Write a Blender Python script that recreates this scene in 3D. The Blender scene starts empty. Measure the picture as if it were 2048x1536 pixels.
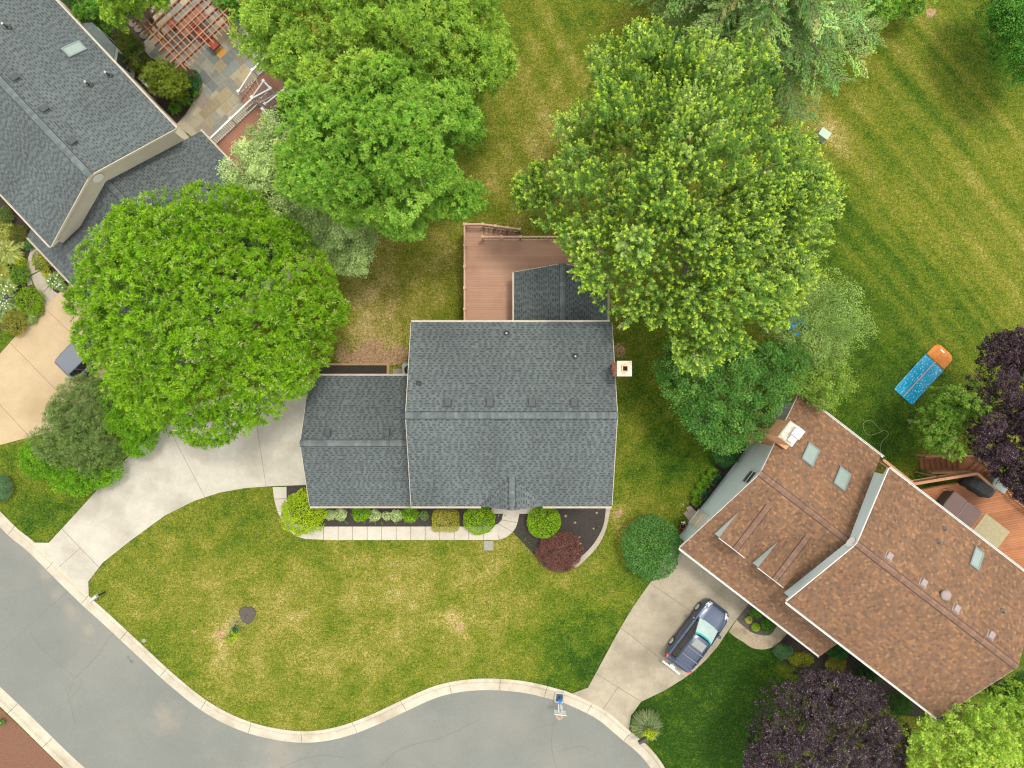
import bpy, bmesh, math, random
import numpy as np
from mathutils import Vector, Matrix

# ------------------------------------------------------------------ camera, sky, sun, exposure
scene = bpy.context.scene
C = scene.collection
CAM_H, FPX = 44.0, 1422.0            # drone height in metres, focal length in photo pixels
SUN_EL, SUN_AZ = math.radians(72.0), math.radians(45.0)   # azimuth clockwise from +Y (sun stands to the upper right)

cam_d = bpy.data.cameras.new('camera')
cam_d.sensor_fit = 'HORIZONTAL'
cam_d.angle = 2 * math.atan(1024 / FPX)
cam_d.clip_end = 2000
cam = bpy.data.objects.new('camera', cam_d)
cam.location = (0, 0, CAM_H)
C.objects.link(cam)
scene.camera = cam

world = bpy.data.worlds.new('World')
scene.world = world
world.use_nodes = True
wn = world.node_tree.nodes
wl = world.node_tree.links
sky = wn.new('ShaderNodeTexSky')
sky.sky_type = 'NISHITA'
sky.sun_disc = False
sky.sun_elevation = SUN_EL
sky.sun_rotation = SUN_AZ
sky.air_density = 0.7
sky.dust_density = 6.0
sky.ozone_density = 1.0
bg = wn['Background']
bg.inputs['Strength'].default_value = 0.15
# thin even cloud veil over the blue sky: an unbroken pale layer, the same in every direction
veil = wn.new('ShaderNodeMix')
veil.data_type = 'RGBA'
veil.inputs[0].default_value = 0.85
veil.inputs[7].default_value = (8.0, 7.9, 7.6, 1)
wl.new(sky.outputs[0], veil.inputs[6])
wl.new(veil.outputs[2], bg.inputs[0])

sun_d = bpy.data.lights.new('sun', 'SUN')
sun_d.energy = 1.5
sun_d.angle = math.radians(10.0)
sun_d.color = (1.0, 0.92, 0.79)
sun = bpy.data.objects.new('sun', sun_d)
sd = Vector((math.sin(SUN_AZ) * math.cos(SUN_EL), math.cos(SUN_AZ) * math.cos(SUN_EL), math.sin(SUN_EL)))
sun.rotation_euler = sd.to_track_quat('Z', 'Y').to_euler()
sun.location = sd * 60
C.objects.link(sun)

vs = scene.view_settings
vs.view_transform = 'Standard'
vs.look = 'None'
vs.gamma = 1.0
vs.use_curve_mapping = False
vs.exposure = 1.0
scene.cycles.use_denoising = True
scene.cycles.denoiser = 'OPENIMAGEDENOISE'
scene.cycles.denoising_prefilter = 'ACCURATE'
scene.cycles.denoising_input_passes = 'RGB_ALBEDO_NORMAL'
scene.cycles.use_adaptive_sampling = False
scene.cycles.filter_width = 1.2

# ------------------------------------------------------------------ helpers
rnd = random.Random(7)
RNG = np.random.default_rng(11)


def W(px, py, z=0.0):
    s = (CAM_H - z) / FPX
    return Vector(((px - 1024) * s, (768 - py) * s, z))


def W2(px, py, z=0.0):
    s = (CAM_H - z) / FPX
    return ((px - 1024) * s, (768 - py) * s)


def lin(r, g, b):
    f = lambda c: (c / 255 / 12.92) if c <= 10 else ((c / 255 + 0.055) / 1.055) ** 2.4
    return (f(r), f(g), f(b))


def tag(o, label, cat=None, group=None, kind=None):
    if label: o['label'] = label
    if cat: o['category'] = cat
    if group: o['group'] = group
    if kind: o['kind'] = kind
    return o


def thing(name, label, cat, loc=(0, 0, 0), rotz=0.0, group=None, kind=None):
    o = bpy.data.objects.new(name, None)
    o.empty_display_size = 0.2
    C.objects.link(o)
    o.location = loc
    o.rotation_euler = (0, 0, rotz)
    return tag(o, label, cat, group, kind)


def link(name, me, parent=None):
    o = bpy.data.objects.new(name, me)
    C.objects.link(o)
    if parent is not None: o.parent = parent
    return o


class MB:
    def __init__(self):
        self.v, self.f, self.s = [], [], []

    def add(self, vs_, fs, smooth=False):
        n = len(self.v)
        self.v += [tuple(p) for p in vs_]
        self.f += [tuple(i + n for i in f) for f in fs]
        self.s += [smooth] * len(fs)
        return self

    def box(self, c, size, rz=0.0, M=None):
        x, y, z = [d / 2 for d in size]
        P = [Vector((a, b, e)) for a in (-x, x) for b in (-y, y) for e in (-z, z)]
        if rz: P = [Matrix.Rotation(rz, 3, 'Z') @ p for p in P]
        P = [p + Vector(c) for p in P]
        if M is not None: P = [M @ p for p in P]
        return self.add(P, [(0, 1, 3, 2), (4, 6, 7, 5), (0, 4, 5, 1), (2, 3, 7, 6), (0, 2, 6, 4), (1, 5, 7, 3)])

    def prism(self, poly, z0, z1):
        a = sum(poly[i][0] * poly[(i + 1) % len(poly)][1] - poly[(i + 1) % len(poly)][0] * poly[i][1] for i in range(len(poly)))
        if a < 0: poly = poly[::-1]
        n = len(poly)
        P = [(p[0], p[1], z0) for p in poly] + [(p[0], p[1], z1) for p in poly]
        F = [tuple(range(n, 2 * n)), tuple(range(n - 1, -1, -1))]
        F += [(i, (i + 1) % n, n + (i + 1) % n, n + i) for i in range(n)]
        return self.add(P, F)

    def tube(self, pts, radii, n=8, caps=True, smooth=True):
        pts = [Vector(p) for p in pts]
        if not hasattr(radii, '__len__'): radii = [radii] * len(pts)
        P, F = [], []
        ref = None
        for i, p in enumerate(pts):
            d = (pts[min(i + 1, len(pts) - 1)] - pts[max(i - 1, 0)]).normalized()
            if ref is None:
                ref = d.orthogonal().normalized()
            ref = (ref - d * ref.dot(d)).normalized()
            b = d.cross(ref)
            for k in range(n):
                a = 2 * math.pi * k / n
                P.append(p + (ref * math.cos(a) + b * math.sin(a)) * radii[i])
        for i in range(len(pts) - 1):
            for k in range(n):
                F.append((i * n + k, i * n + (k + 1) % n, (i + 1) * n + (k + 1) % n, (i + 1) * n + k))
        self.add(P, F, smooth)
        if caps:
            m = len(self.v) - len(P)
            self.f.append(tuple(m + k for k in range(n - 1, -1, -1))); self.s.append(False)
            self.f.append(tuple(m + (len(pts) - 1) * n + k for k in range(n))); self.s.append(False)
        return self

    def lathe(self, prof, c=(0, 0, 0), n=20):
        P, F = [], []
        for r, z in prof:
            for k in range(n):
                a = 2 * math.pi * k / n
                P.append((c[0] + r * math.cos(a), c[1] + r * math.sin(a), c[2] + z))
        for i in range(len(prof) - 1):
            for k in range(n):
                F.append((i * n + k, i * n + (k + 1) % n, (i + 1) * n + (k + 1) % n, (i + 1) * n + k))
        F.append(tuple(range(n - 1, -1, -1)))
        F.append(tuple((len(prof) - 1) * n + k for k in range(n)))
        return self.add(P, F, True)

    def loft(self, rings, closed=True, caps=True, smooth=True):
        n = len(rings[0])
        P = [p for r in rings for p in r]
        F = []
        for i in range(len(rings) - 1):
            for k in range(n if closed else n - 1):
                F.append((i * n + k, i * n + (k + 1) % n, (i + 1) * n + (k + 1) % n, (i + 1) * n + k))
        self.add(P, F, smooth)
        if caps and closed:
            m = len(self.v) - len(P)
            self.f.append(tuple(m + k for k in range(n - 1, -1, -1))); self.s.append(False)
            self.f.append(tuple(m + (len(rings) - 1) * n + k for k in range(n))); self.s.append(False)
        return self

    def mesh(self, name, mat):
        me = bpy.data.meshes.new(name)
        me.from_pydata(self.v, [], self.f)
        me.polygons.foreach_set('use_smooth', self.s)
        if mat: me.materials.append(mat)
        me.update()
        return me

    def build(self, name, mat, parent=None):
        return link(name, self.mesh(name, mat), parent)


_unit = {}


def unit_box(mat):
    if mat.name not in _unit:
        _unit[mat.name] = MB().box((0, 0, 0), (1, 1, 1)).mesh('box_' + mat.name, mat)
    return _unit[mat.name]


def bx(name, mat, parent, loc, size, rz=0.0):
    o = link(name, unit_box(mat), parent)
    o.location = loc
    o.scale = size
    o.rotation_euler = (0, 0, rz)
    return o


def beam(name, mat, parent, a, b, w, h):
    """box from a to b (centre line), w across, h up"""
    a, b = Vector(a), Vector(b)
    d = b - a
    o = link(name, unit_box(mat), parent)
    L = d.length
    yaw = math.atan2(d.y, d.x)
    pitch = -math.atan2(d.z, math.hypot(d.x, d.y))
    o.location = (a + b) / 2
    o.rotation_euler = (0, pitch, yaw)
    o.scale = (L, w, h)
    return o


def clip_half(poly, p, n):
    """keep the part of poly where (q-p).n >= 0"""
    out = []
    for i in range(len(poly)):
        a, b = poly[i], poly[(i + 1) % len(poly)]
        da = (a[0] - p[0]) * n[0] + (a[1] - p[1]) * n[1]
        db = (b[0] - p[0]) * n[0] + (b[1] - p[1]) * n[1]
        if da >= 0: out.append(a)
        if (da >= 0) != (db >= 0):
            t = da / (da - db)
            out.append((a[0] + (b[0] - a[0]) * t, a[1] + (b[1] - a[1]) * t))
    return out


def catmull(pts, per=6):
    out = []
    P = [Vector(p) for p in pts]
    for i in range(len(P) - 1):
        p0, p1, p2, p3 = P[max(i - 1, 0)], P[i], P[i + 1], P[min(i + 2, len(P) - 1)]
        for k in range(per):
            t = k / per
            out.append(0.5 * ((2 * p1) + (p2 - p0) * t + (2 * p0 - 5 * p1 + 4 * p2 - p3) * t * t + (3 * p1 - p0 - 3 * p2 + p3) * t ** 3))
    out.append(P[-1])
    return out


def inside(poly, x, y):
    x = np.asarray(x); y = np.asarray(y)
    r = np.zeros(x.shape, bool)
    n = len(poly)
    for i in range(n):
        x1, y1 = poly[i]; x2, y2 = poly[(i + 1) % n]
        c = ((y1 > y) != (y2 > y))
        with np.errstate(divide='ignore', invalid='ignore'):
            xi = (x2 - x1) * (y - y1) / (y2 - y1 + 1e-12) + x1
        r ^= c & (x < xi)
    return r


_tab = np.random.default_rng(3).random((256, 256))


def vnoise(x, y, sc):
    """smooth value noise 0..1"""
    x = np.asarray(x) * sc + 1000.0; y = np.asarray(y) * sc + 1000.0
    ix = np.floor(x).astype(int); iy = np.floor(y).astype(int)
    fx = x - ix; fy = y - iy
    fx = fx * fx * (3 - 2 * fx); fy = fy * fy * (3 - 2 * fy)
    g = lambda a, b: _tab[a % 256, b % 256]
    return (g(ix, iy) * (1 - fx) + g(ix + 1, iy) * fx) * (1 - fy) + (g(ix, iy + 1) * (1 - fx) + g(ix + 1, iy + 1) * fx) * fy


# ------------------------------------------------------------------ materials
def nodes(m):
    m.use_nodes = True
    return m.node_tree.nodes, m.node_tree.links, m.node_tree.nodes['Principled BSDF']


def mat(name, c, rough=0.8, c2=None, scale=3.0, detail=4.0, bump=0.0, bscale=40.0, metal=0.0, spec=0.3, coat=0.0, stretch=None, c3=None, scale3=0.3, orand=0.0, speck=0.0, speck_scale=9.0, spots=None):
    """two or three colours mixed by noise in world space"""
    m = bpy.data.materials.new(name)
    N, L, P = nodes(m)
    P.inputs['Roughness'].default_value = rough
    P.inputs['Metallic'].default_value = metal
    P.inputs['Specular IOR Level'].default_value = spec
    P.inputs['Coat Weight'].default_value = coat
    P.inputs['Base Color'].default_value = (*c, 1)
    g = N.new('ShaderNodeNewGeometry')
    vec = g.outputs['Position']
    if stretch:
        mp = N.new('ShaderNodeMapping')
        mp.inputs['Scale'].default_value = stretch[0]
        mp.inputs['Rotation'].default_value = (0, 0, stretch[1])
        L.new(vec, mp.inputs[0]); vec = mp.outputs[0]
    if c2:
        t = N.new('ShaderNodeTexNoise')
        t.inputs['Scale'].default_value = scale
        t.inputs['Detail'].default_value = detail
        t.inputs['Roughness'].default_value = 0.65
        L.new(vec, t.inputs['Vector'])
        r = N.new('ShaderNodeValToRGB')
        r.color_ramp.elements[0].position = 0.33
        r.color_ramp.elements[0].color = (*c, 1)
        r.color_ramp.elements[1].position = 0.67
        r.color_ramp.elements[1].color = (*c2, 1)
        L.new(t.outputs['Fac'], r.inputs[0])
        outc = r.outputs[0]
        if c3:
            t3 = N.new('ShaderNodeTexNoise')
            t3.inputs['Scale'].default_value = scale3
            t3.inputs['Detail'].default_value = 5
            L.new(g.outputs['Position'], t3.inputs['Vector'])
            r3 = N.new('ShaderNodeValToRGB')
            r3.color_ramp.elements[0].position = 0.48
            r3.color_ramp.elements[1].position = 0.72
            L.new(t3.outputs['Fac'], r3.inputs[0])
            mx = N.new('ShaderNodeMix'); mx.data_type = 'RGBA'
            L.new(r3.outputs[0], mx.inputs[0])
            L.new(outc, mx.inputs[6]); mx.inputs[7].default_value = (*c3, 1)
            outc = mx.outputs[2]
        for (sx, sy, sr) in (spots or []):      # pale grit drifts with ragged edges
            cx_, cy_ = W2(sx, sy)
            vd = N.new('ShaderNodeVectorMath'); vd.operation = 'DISTANCE'
            L.new(g.outputs['Position'], vd.inputs[0]); vd.inputs[1].default_value = (cx_, cy_, -.11)
            tn = N.new('ShaderNodeTexNoise'); tn.inputs['Scale'].default_value = 1.1; tn.inputs['Detail'].default_value = 6
            L.new(g.outputs['Position'], tn.inputs['Vector'])
            ad = N.new('ShaderNodeMath'); ad.operation = 'MULTIPLY_ADD'; ad.inputs[1].default_value = -1.6 * sr * .031; ad.inputs[2].default_value = .8 * sr * .031
            L.new(tn.outputs['Fac'], ad.inputs[0])
            sm = N.new('ShaderNodeMath'); sm.operation = 'ADD'; L.new(vd.outputs['Value'], sm.inputs[0]); L.new(ad.outputs[0], sm.inputs[1])
            mr_ = N.new('ShaderNodeMapRange'); mr_.interpolation_type = 'SMOOTHSTEP'
            mr_.inputs['From Min'].default_value = sr * .031; mr_.inputs['From Max'].default_value = 0; mr_.inputs['To Max'].default_value = .32
            L.new(sm.outputs[0], mr_.inputs[0])
            mx_ = N.new('ShaderNodeMix'); mx_.data_type = 'RGBA'
            L.new(mr_.outputs[0], mx_.inputs[0]); L.new(outc, mx_.inputs[6]); mx_.inputs[7].default_value = (.235, .20, .155, 1)
            outc = mx_.outputs[2]
        if speck:
            ts = N.new('ShaderNodeTexNoise'); ts.inputs['Scale'].default_value = speck_scale; ts.inputs['Detail'].default_value = 6; ts.inputs['Roughness'].default_value = .75
            L.new(g.outputs['Position'], ts.inputs['Vector'])
            ms = N.new('ShaderNodeMapRange'); ms.inputs['From Min'].default_value = .3; ms.inputs['From Max'].default_value = .7
            ms.inputs['To Min'].default_value = 1 - speck; ms.inputs['To Max'].default_value = 1 + speck
            L.new(ts.outputs['Fac'], ms.inputs[0])
            mo = N.new('ShaderNodeMix'); mo.data_type = 'RGBA'; mo.blend_type = 'MULTIPLY'; mo.inputs[0].default_value = 1
            L.new(outc, mo.inputs[6]); L.new(ms.outputs[0], mo.inputs[7]); outc = mo.outputs[2]
        if orand:
            oi = N.new('ShaderNodeObjectInfo')
            mr = N.new('ShaderNodeMapRange'); mr.inputs['To Min'].default_value = 1 - orand; mr.inputs['To Max'].default_value = 1 + orand
            L.new(oi.outputs['Random'], mr.inputs[0])
            mo = N.new('ShaderNodeMix'); mo.data_type = 'RGBA'; mo.blend_type = 'MULTIPLY'; mo.inputs[0].default_value = 1
            L.new(outc, mo.inputs[6]); L.new(mr.outputs[0], mo.inputs[7]); outc = mo.outputs[2]
        L.new(outc, P.inputs['Base Color'])
    if bump:
        t2 = N.new('ShaderNodeTexNoise')
        t2.inputs['Scale'].default_value = bscale
        t2.inputs['Detail'].default_value = 3
        L.new(g.outputs['Position'], t2.inputs['Vector'])
        b = N.new('ShaderNodeBump')
        b.inputs['Strength'].default_value = bump
        b.inputs['Distance'].default_value = 0.02
        L.new(t2.outputs['Fac'], b.inputs['Height'])
        L.new(b.outputs[0], P.inputs['Normal'])
    return m


def leaf_mat(name, trans=0.35, rough=0.55, spec=0.25):
    m = bpy.data.materials.new(name)
    N, L, P = nodes(m)
    a = N.new('ShaderNodeAttribute'); a.attribute_name = 'col'
    L.new(a.outputs['Color'], P.inputs['Base Color'])
    P.inputs['Roughness'].default_value = rough
    P.inputs['Specular IOR Level'].default_value = spec
    t = N.new('ShaderNodeBsdfTranslucent')
    hs = N.new('ShaderNodeHueSaturation')
    hs.inputs['Saturation'].default_value = 1.1
    hs.inputs['Value'].default_value = 1.25
    L.new(a.outputs['Color'], hs.inputs['Color'])
    L.new(hs.outputs[0], t.inputs['Color'])
    mx = N.new('ShaderNodeMixShader')
    mx.inputs[0].default_value = trans
    L.new(P.outputs[0], mx.inputs[1]); L.new(t.outputs[0], mx.inputs[2])
    L.new(mx.outputs[0], N['Material Output'].inputs['Surface'])
    return m


def attr_mat(name, rough=0.85, fine=35.0, amt=0.35, bump=0.3, spec=0.2):
    """colour from the pieces' own colour attribute, grain from noise"""
    m = bpy.data.materials.new(name)
    N, L, P = nodes(m)
    a = N.new('ShaderNodeAttribute'); a.attribute_name = 'col'
    g = N.new('ShaderNodeNewGeometry')
    t = N.new('ShaderNodeTexNoise'); t.inputs['Scale'].default_value = fine; t.inputs['Detail'].default_value = 4
    L.new(g.outputs['Position'], t.inputs['Vector'])
    mr = N.new('ShaderNodeMapRange')
    mr.inputs['To Min'].default_value = 1 - amt; mr.inputs['To Max'].default_value = 1 + amt
    L.new(t.outputs['Fac'], mr.inputs[0])
    mu = N.new('ShaderNodeMix'); mu.data_type = 'RGBA'; mu.blend_type = 'MULTIPLY'; mu.inputs[0].default_value = 1
    L.new(a.outputs['Color'], mu.inputs[6]); L.new(mr.outputs[0], mu.inputs[7])
    L.new(mu.outputs[2], P.inputs['Base Color'])
    P.inputs['Roughness'].default_value = rough
    P.inputs['Specular IOR Level'].default_value = spec
    if bump:
        b = N.new('ShaderNodeBump'); b.inputs['Strength'].default_value = bump; b.inputs['Distance'].default_value = 0.01
        L.new(t.outputs['Fac'], b.inputs['Height']); L.new(b.outputs[0], P.inputs['Normal'])
    return m


M = {}
M['concrete'] = mat('concrete', (0.288, 0.272, 0.228), 0.9, (0.34, 0.323, 0.276), 1.1, 9, 0.25, 60, c3=(0.205, 0.19, 0.155), scale3=0.30, orand=.03, speck=.07, speck_scale=7)
M['concrete_old'] = mat('concrete_old', (0.20, 0.174, 0.128), 0.9, (0.28, 0.247, 0.187), 0.7, 9, 0.3, 60, c3=(0.145, 0.125, 0.092), scale3=0.38, orand=.04, speck=.09, speck_scale=7)
M['concrete_tan'] = mat('concrete_tan', (0.29, 0.222, 0.133), 0.9, (0.33, 0.258, 0.16), 0.9, 9, 0.25, 60, c3=(0.258, 0.195, 0.112), scale3=0.4, speck=.05, speck_scale=7)
M['concrete_kerb'] = mat('concrete_kerb', (0.30, 0.27, 0.21), 0.9, (0.36, 0.33, 0.268), 2.2, 8, 0.3, 60, c3=(0.235, 0.205, 0.15), scale3=0.6, speck=.12, orand=.05)
M['walk'] = mat('walk_concrete', (0.31, 0.285, 0.24), 0.9, (0.36, 0.335, 0.29), 2.0, 8, 0.2, 70, orand=.06, speck=.08)
M['aggregate'] = mat('aggregate', (0.21, 0.168, 0.112), 0.9, (0.30, 0.255, 0.185), 9.0, 6, 0.5, 60, c3=(0.165, 0.135, 0.09), scale3=1.4)
M['joint'] = mat('joint', (0.145, 0.115, 0.08), 1.0, (0.185, 0.15, 0.108), 8)
M['asphalt'] = mat('asphalt', (0.112, 0.118, 0.108), 0.92, (0.134, 0.140, 0.128), 0.22, 9, 0.35, 90, c3=(0.150, 0.150, 0.133), scale3=0.16, speck=.10, speck_scale=13, spots=[(70, 1105, 26), (88, 1150, 26), (108, 1190, 24), (140, 1225, 22), (175, 1262, 18), (330, 1440, 50), (560, 1515, 70)])
M['crack'] = mat('crack', (0.098, 0.102, 0.092), 1.0, (0.115, 0.118, 0.105), 4)
M['mulch'] = mat('mulch', (0.020, 0.017, 0.016), 1.0, (0.045, 0.038, 0.034), 14, 6, 0.9, 45)
M['mulch_grey'] = mat('mulch_grey', (0.05, 0.043, 0.038), 1.0, (0.085, 0.072, 0.063), 14, 6, 0.9, 45)
M['mulch_brown'] = mat('mulch_brown', (0.095, 0.045, 0.028), 1.0, (0.15, 0.078, 0.05), 14, 6, 0.9, 45)
M['soil'] = mat('soil', (0.020, 0.016, 0.012), 1.0, (0.045, 0.034, 0.026), 5, 6, 0.8, 30)
M['white'] = mat('white_paint', (0.72, 0.70, 0.65), 0.5, (0.68, 0.66, 0.61), 2.0)
M['white_vinyl'] = mat('white_vinyl', (0.58, 0.58, 0.565), 0.4, (0.52, 0.52, 0.51), 2.0)
M['gutter'] = mat('gutter', (0.46, 0.42, 0.345), 0.5, (0.38, 0.345, 0.275), 3.0)
M['trim_white'] = mat('trim_white', (0.52, 0.53, 0.50), 0.5, (0.44, 0.455, 0.43), 3.0)
M['siding_tan'] = mat('siding_tan', (0.52, 0.465, 0.365), 0.7, (0.56, 0.505, 0.40), 1.2)
M['siding_cream'] = mat('siding_cream', (0.55, 0.50, 0.40), 0.7, (0.60, 0.55, 0.45), 1.2)
M['siding_blue'] = mat('siding_blue', (0.44, 0.53, 0.525), 0.65, (0.48, 0.565, 0.56), 1.2)
M['brick'] = mat('brick', (0.25, 0.10, 0.055), 0.9, (0.36, 0.17, 0.095), 7.0, 4, 0.3, 30, orand=.2)
M['brick_tan'] = mat('brick_tan', (0.36, 0.185, 0.09), 0.9, (0.44, 0.24, 0.125), 7.0, 4, 0.3, 30, orand=.15)
M['mortar'] = mat('mortar', (0.42, 0.33, 0.24), 1.0, (0.5, 0.4, 0.3), 8)
M['crown_mortar'] = mat('crown_mortar', (0.40, 0.35, 0.28), 0.9, (0.48, 0.45, 0.40), 6.0, 5, c3=(0.30, 0.235, 0.14), scale3=3.5)
M['flue'] = mat('flue', (0.45, 0.22, 0.10), 0.9, (0.6, 0.38, 0.2), 6)
M['soot'] = mat('soot', (0.012, 0.008, 0.006), 1.0)
M['glass'] = mat('window_glass', (0.05, 0.06, 0.065), 0.08, spec=0.6)
M['sky_glass'] = mat('skylight_glass', (0.155, 0.205, 0.18), 0.15, (0.17, 0.225, 0.20), 0.8, spec=0.4)
M['sky_frame'] = mat('skylight_frame', (0.13, 0.16, 0.16), 0.5)
M['vent_grey'] = mat('vent_grey', (0.030, 0.037, 0.039), 0.6, (0.042, 0.05, 0.052), 4)
M['vent_brown'] = mat('vent_brown', (0.185, 0.15, 0.14), 0.6, (0.215, 0.175, 0.165), 4)
M['pipe_dark'] = mat('pipe_dark', (0.035, 0.035, 0.035), 0.6)
M['pipe_brown'] = mat('pipe_brown', (0.10, 0.08, 0.07), 0.6)
M['deck'] = mat('deck_board', (0.285, 0.168, 0.115), 0.75, (0.312, 0.187, 0.13), 0.7, 5, c3=(0.26, 0.15, 0.10), scale3=0.8, orand=.06)
M['deck_rail'] = mat('deck_rail', (0.36, 0.235, 0.168), 0.7, (0.40, 0.27, 0.20), 2)
M['deck_red'] = mat('deck_red', (0.225, 0.088, 0.035), 0.75, (0.265, 0.112, 0.05), 1.3, 5, c3=(0.18, 0.07, 0.03), scale3=0.7, orand=.12)
M['deck_redrail'] = mat('deck_redrail', (0.29, 0.145, 0.075), 0.7, (0.33, 0.172, 0.092), 2)
M['deck_trex'] = mat('deck_trex', (0.205, 0.098, 0.06), 0.75, (0.235, 0.116, 0.074), 1.0, orand=.08)
M['pergola'] = mat('pergola_wood', (0.19, 0.085, 0.05), 0.75, (0.235, 0.11, 0.066), 1.5)
M['pergola_end'] = mat('pergola_light', (0.26, 0.135, 0.082), 0.75, (0.30, 0.16, 0.098), 1.5)
M['timber'] = mat('timber', (0.24, 0.165, 0.09), 0.85, (0.30, 0.21, 0.115), 4)
M['bark'] = mat('bark', (0.13, 0.105, 0.08), 0.95, (0.21, 0.175, 0.135), 6, 5, 0.6, 30)
M['bark_pale'] = mat('bark_pale', (0.25, 0.22, 0.16), 0.95, (0.34, 0.30, 0.23), 6, 5, 0.5, 30)
M['bark_dark'] = mat('bark_dark', (0.06, 0.045, 0.04), 0.95, (0.10, 0.08, 0.07), 6, 5, 0.6, 30)
M['black_fabric'] = mat('black_fabric', (0.022, 0.024, 0.025), 0.75, (0.035, 0.037, 0.038), 6, 4, 0.4, 14)
M['tub_cover'] = mat('tub_cover', (0.085, 0.052, 0.046), 0.6, (0.10, 0.062, 0.055), 3)
M['tub_side'] = mat('tub_side', (0.07, 0.045, 0.04), 0.7)
M['bin_grey'] = mat('bin_grey', (0.20, 0.225, 0.20), 0.6, (0.25, 0.27, 0.24), 6)
M['utility_green'] = mat('utility_green', (0.265, 0.36, 0.25), 0.5, (0.30, 0.395, 0.285), 3)
M['terracotta'] = mat('terracotta', (0.20, 0.06, 0.03), 0.8, (0.25, 0.08, 0.042), 8)
M['metal_grey'] = mat('metal_grey', (0.27, 0.285, 0.285), 0.45, (0.32, 0.335, 0.335), 4)
M['metal_dark'] = mat('metal_dark', (0.035, 0.038, 0.04), 0.5)
M['red_cushion'] = mat('red_cushion', (0.25, 0.055, 0.032), 0.85, (0.30, 0.07, 0.04), 8)
M['stone_edge'] = mat('stone_edge', (0.235, 0.205, 0.165), 0.9, (0.285, 0.255, 0.205), 3, 5, 0.3, 50)
M['step_stone'] = mat('step_stone', (0.17, 0.168, 0.15), 0.9, (0.21, 0.205, 0.185), 4)
M['field_stone'] = mat('field_stone', (0.085, 0.075, 0.06), 0.9, (0.13, 0.115, 0.09), 4)
M['shingle'] = attr_mat('shingle', 0.92, 60, 0.18, 0.3)
M['cap_grey'] = mat('cap_grey', (0.066, 0.083, 0.085), 0.9, (0.095, 0.114, 0.115), 3.5, 3, 0.3, 60, orand=.22)
M['cap_brown'] = mat('cap_brown', (0.125, 0.072, 0.048), 0.9, (0.165, 0.096, 0.066), 3.5, 3, 0.3, 60, orand=.15)
M['underlay_grey'] = mat('underlay_grey', (0.06, 0.068, 0.068), 0.95)
M['underlay_brown'] = mat('underlay_brown', (0.10, 0.068, 0.05), 0.95)
M['flag'] = attr_mat('flagstone', 0.85, 5, 0.22, 0.2)
M['flag_mortar'] = mat('flag_mortar', (0.25, 0.225, 0.17), 0.95, (0.29, 0.262, 0.20), 5)
M['leaf'] = leaf_mat('leaf', 0.38, .6, .12)
M['leaf_thin'] = leaf_mat('leaf_thin', 0.45, .6, .12)
M['leaf_dark'] = leaf_mat('leaf_dark', 0.12, 0.5, 0.2)
M['needle'] = leaf_mat('needle', 0.2, 0.6, 0.2)
# ------------------------------------------------------------------ the setting: lawn, road, kerbs, drives
KERB_IN = [(-420, 640), (-300, 745), (-150, 885), (-40, 984), (0, 1022), (35, 1057), (70, 1085), (120, 1135), (178, 1192), (215, 1225), (285, 1290), (350, 1350), (420, 1405),
           (490, 1440), (560, 1458), (620, 1462), (680, 1452), (740, 1430), (800, 1402), (860, 1375), (910, 1362), (960, 1357),
           (1010, 1358), (1060, 1364), (1115, 1377.5), (1144, 1387), (1207, 1418), (1257, 1459), (1291, 1487), (1313, 1511), (1331, 1538), (1375, 1620), (1400, 1720), (1405, 1830)]
kin = [Vector((*W2(*p), 0)) for p in KERB_IN]
kin = catmull(kin, 6)
FAR_IN = [(-420, 1010), (-200, 1222), (0, 1412), (43, 1453), (150, 1556), (260, 1640), (420, 1720), (560, 1790)]
fin = catmull([Vector((*W2(*p), 0)) for p in FAR_IN], 6)


def offs(path, d):
    out = []
    for i, p in enumerate(path):
        t = (path[min(i + 1, len(path) - 1)] - path[max(i - 1, 0)]).normalized()
        n = Vector((t.y, -t.x, 0))
        out.append(p + n * d)
    return out


KERB_W = 0.78
road_edge = offs(kin, KERB_W)
far_edge = offs(fin, -KERB_W)
road_poly = [(p.x, p.y) for p in offs(kin, 0.45)] + [(p.x, p.y) for p in offs(fin, -0.45)][::-1]

# ---- lawn fields: dryness, bare earth
DRY = [  # px, py, radius px, amount
    (770, 620, 90, .62), (740, 700, 70, .6), (1100, 330, 90, .34), (1080, 200, 80, .26), (1120, 100, 70, .18), (1010, 380, 70, .3), (880, 480, 90, .12),
    (1000, 560, 80, .2),
    (330, 1150, 90, .22), (260, 1215, 60, .35), (430, 1230, 80, .3), (600, 1180, 130, .25), (760, 1170, 90, .25), (920, 1250, 30, .5), (860, 1240, 90, .2),
    (740, 1320, 140, .1), (1000, 1190, 120, .2), (1050, 1300, 130, .12), (460, 1330, 90, .2), (560, 1400, 90, .12), (440, 1270, 30, .5),
    (1240, 1040, 30, .55), (1270, 880, 50, .3), (1250, 700, 40, .3), (1290, 1000, 40, .15), (1380, 985, 40, .25), (1240, 1180, 60, .05),
    (1640, 270, 60, .36), (1740, 170, 90, .15), (1840, 250, 120, .12), (1960, 420, 120, .16), (2010, 560, 100, .22), (1760, 380, 80, .12), (1900, 600, 80, .05),
    (1870, 30, 30, .35), (1700, 250, 60, .1), (1810, 950, 40, .3), (1640, 220, 70, .25), (2030, 300, 90, .15), (1920, 130, 60, .05),
    (1560, 1345, 30, .2), (130, 1050, 40, .12), (90, 980, 30, .05), (420, 1020, 60, .1), (1030, 1080, 40, .35), (980, 1130, 50, .2), (1150, 1200, 60, .1)]
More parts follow.
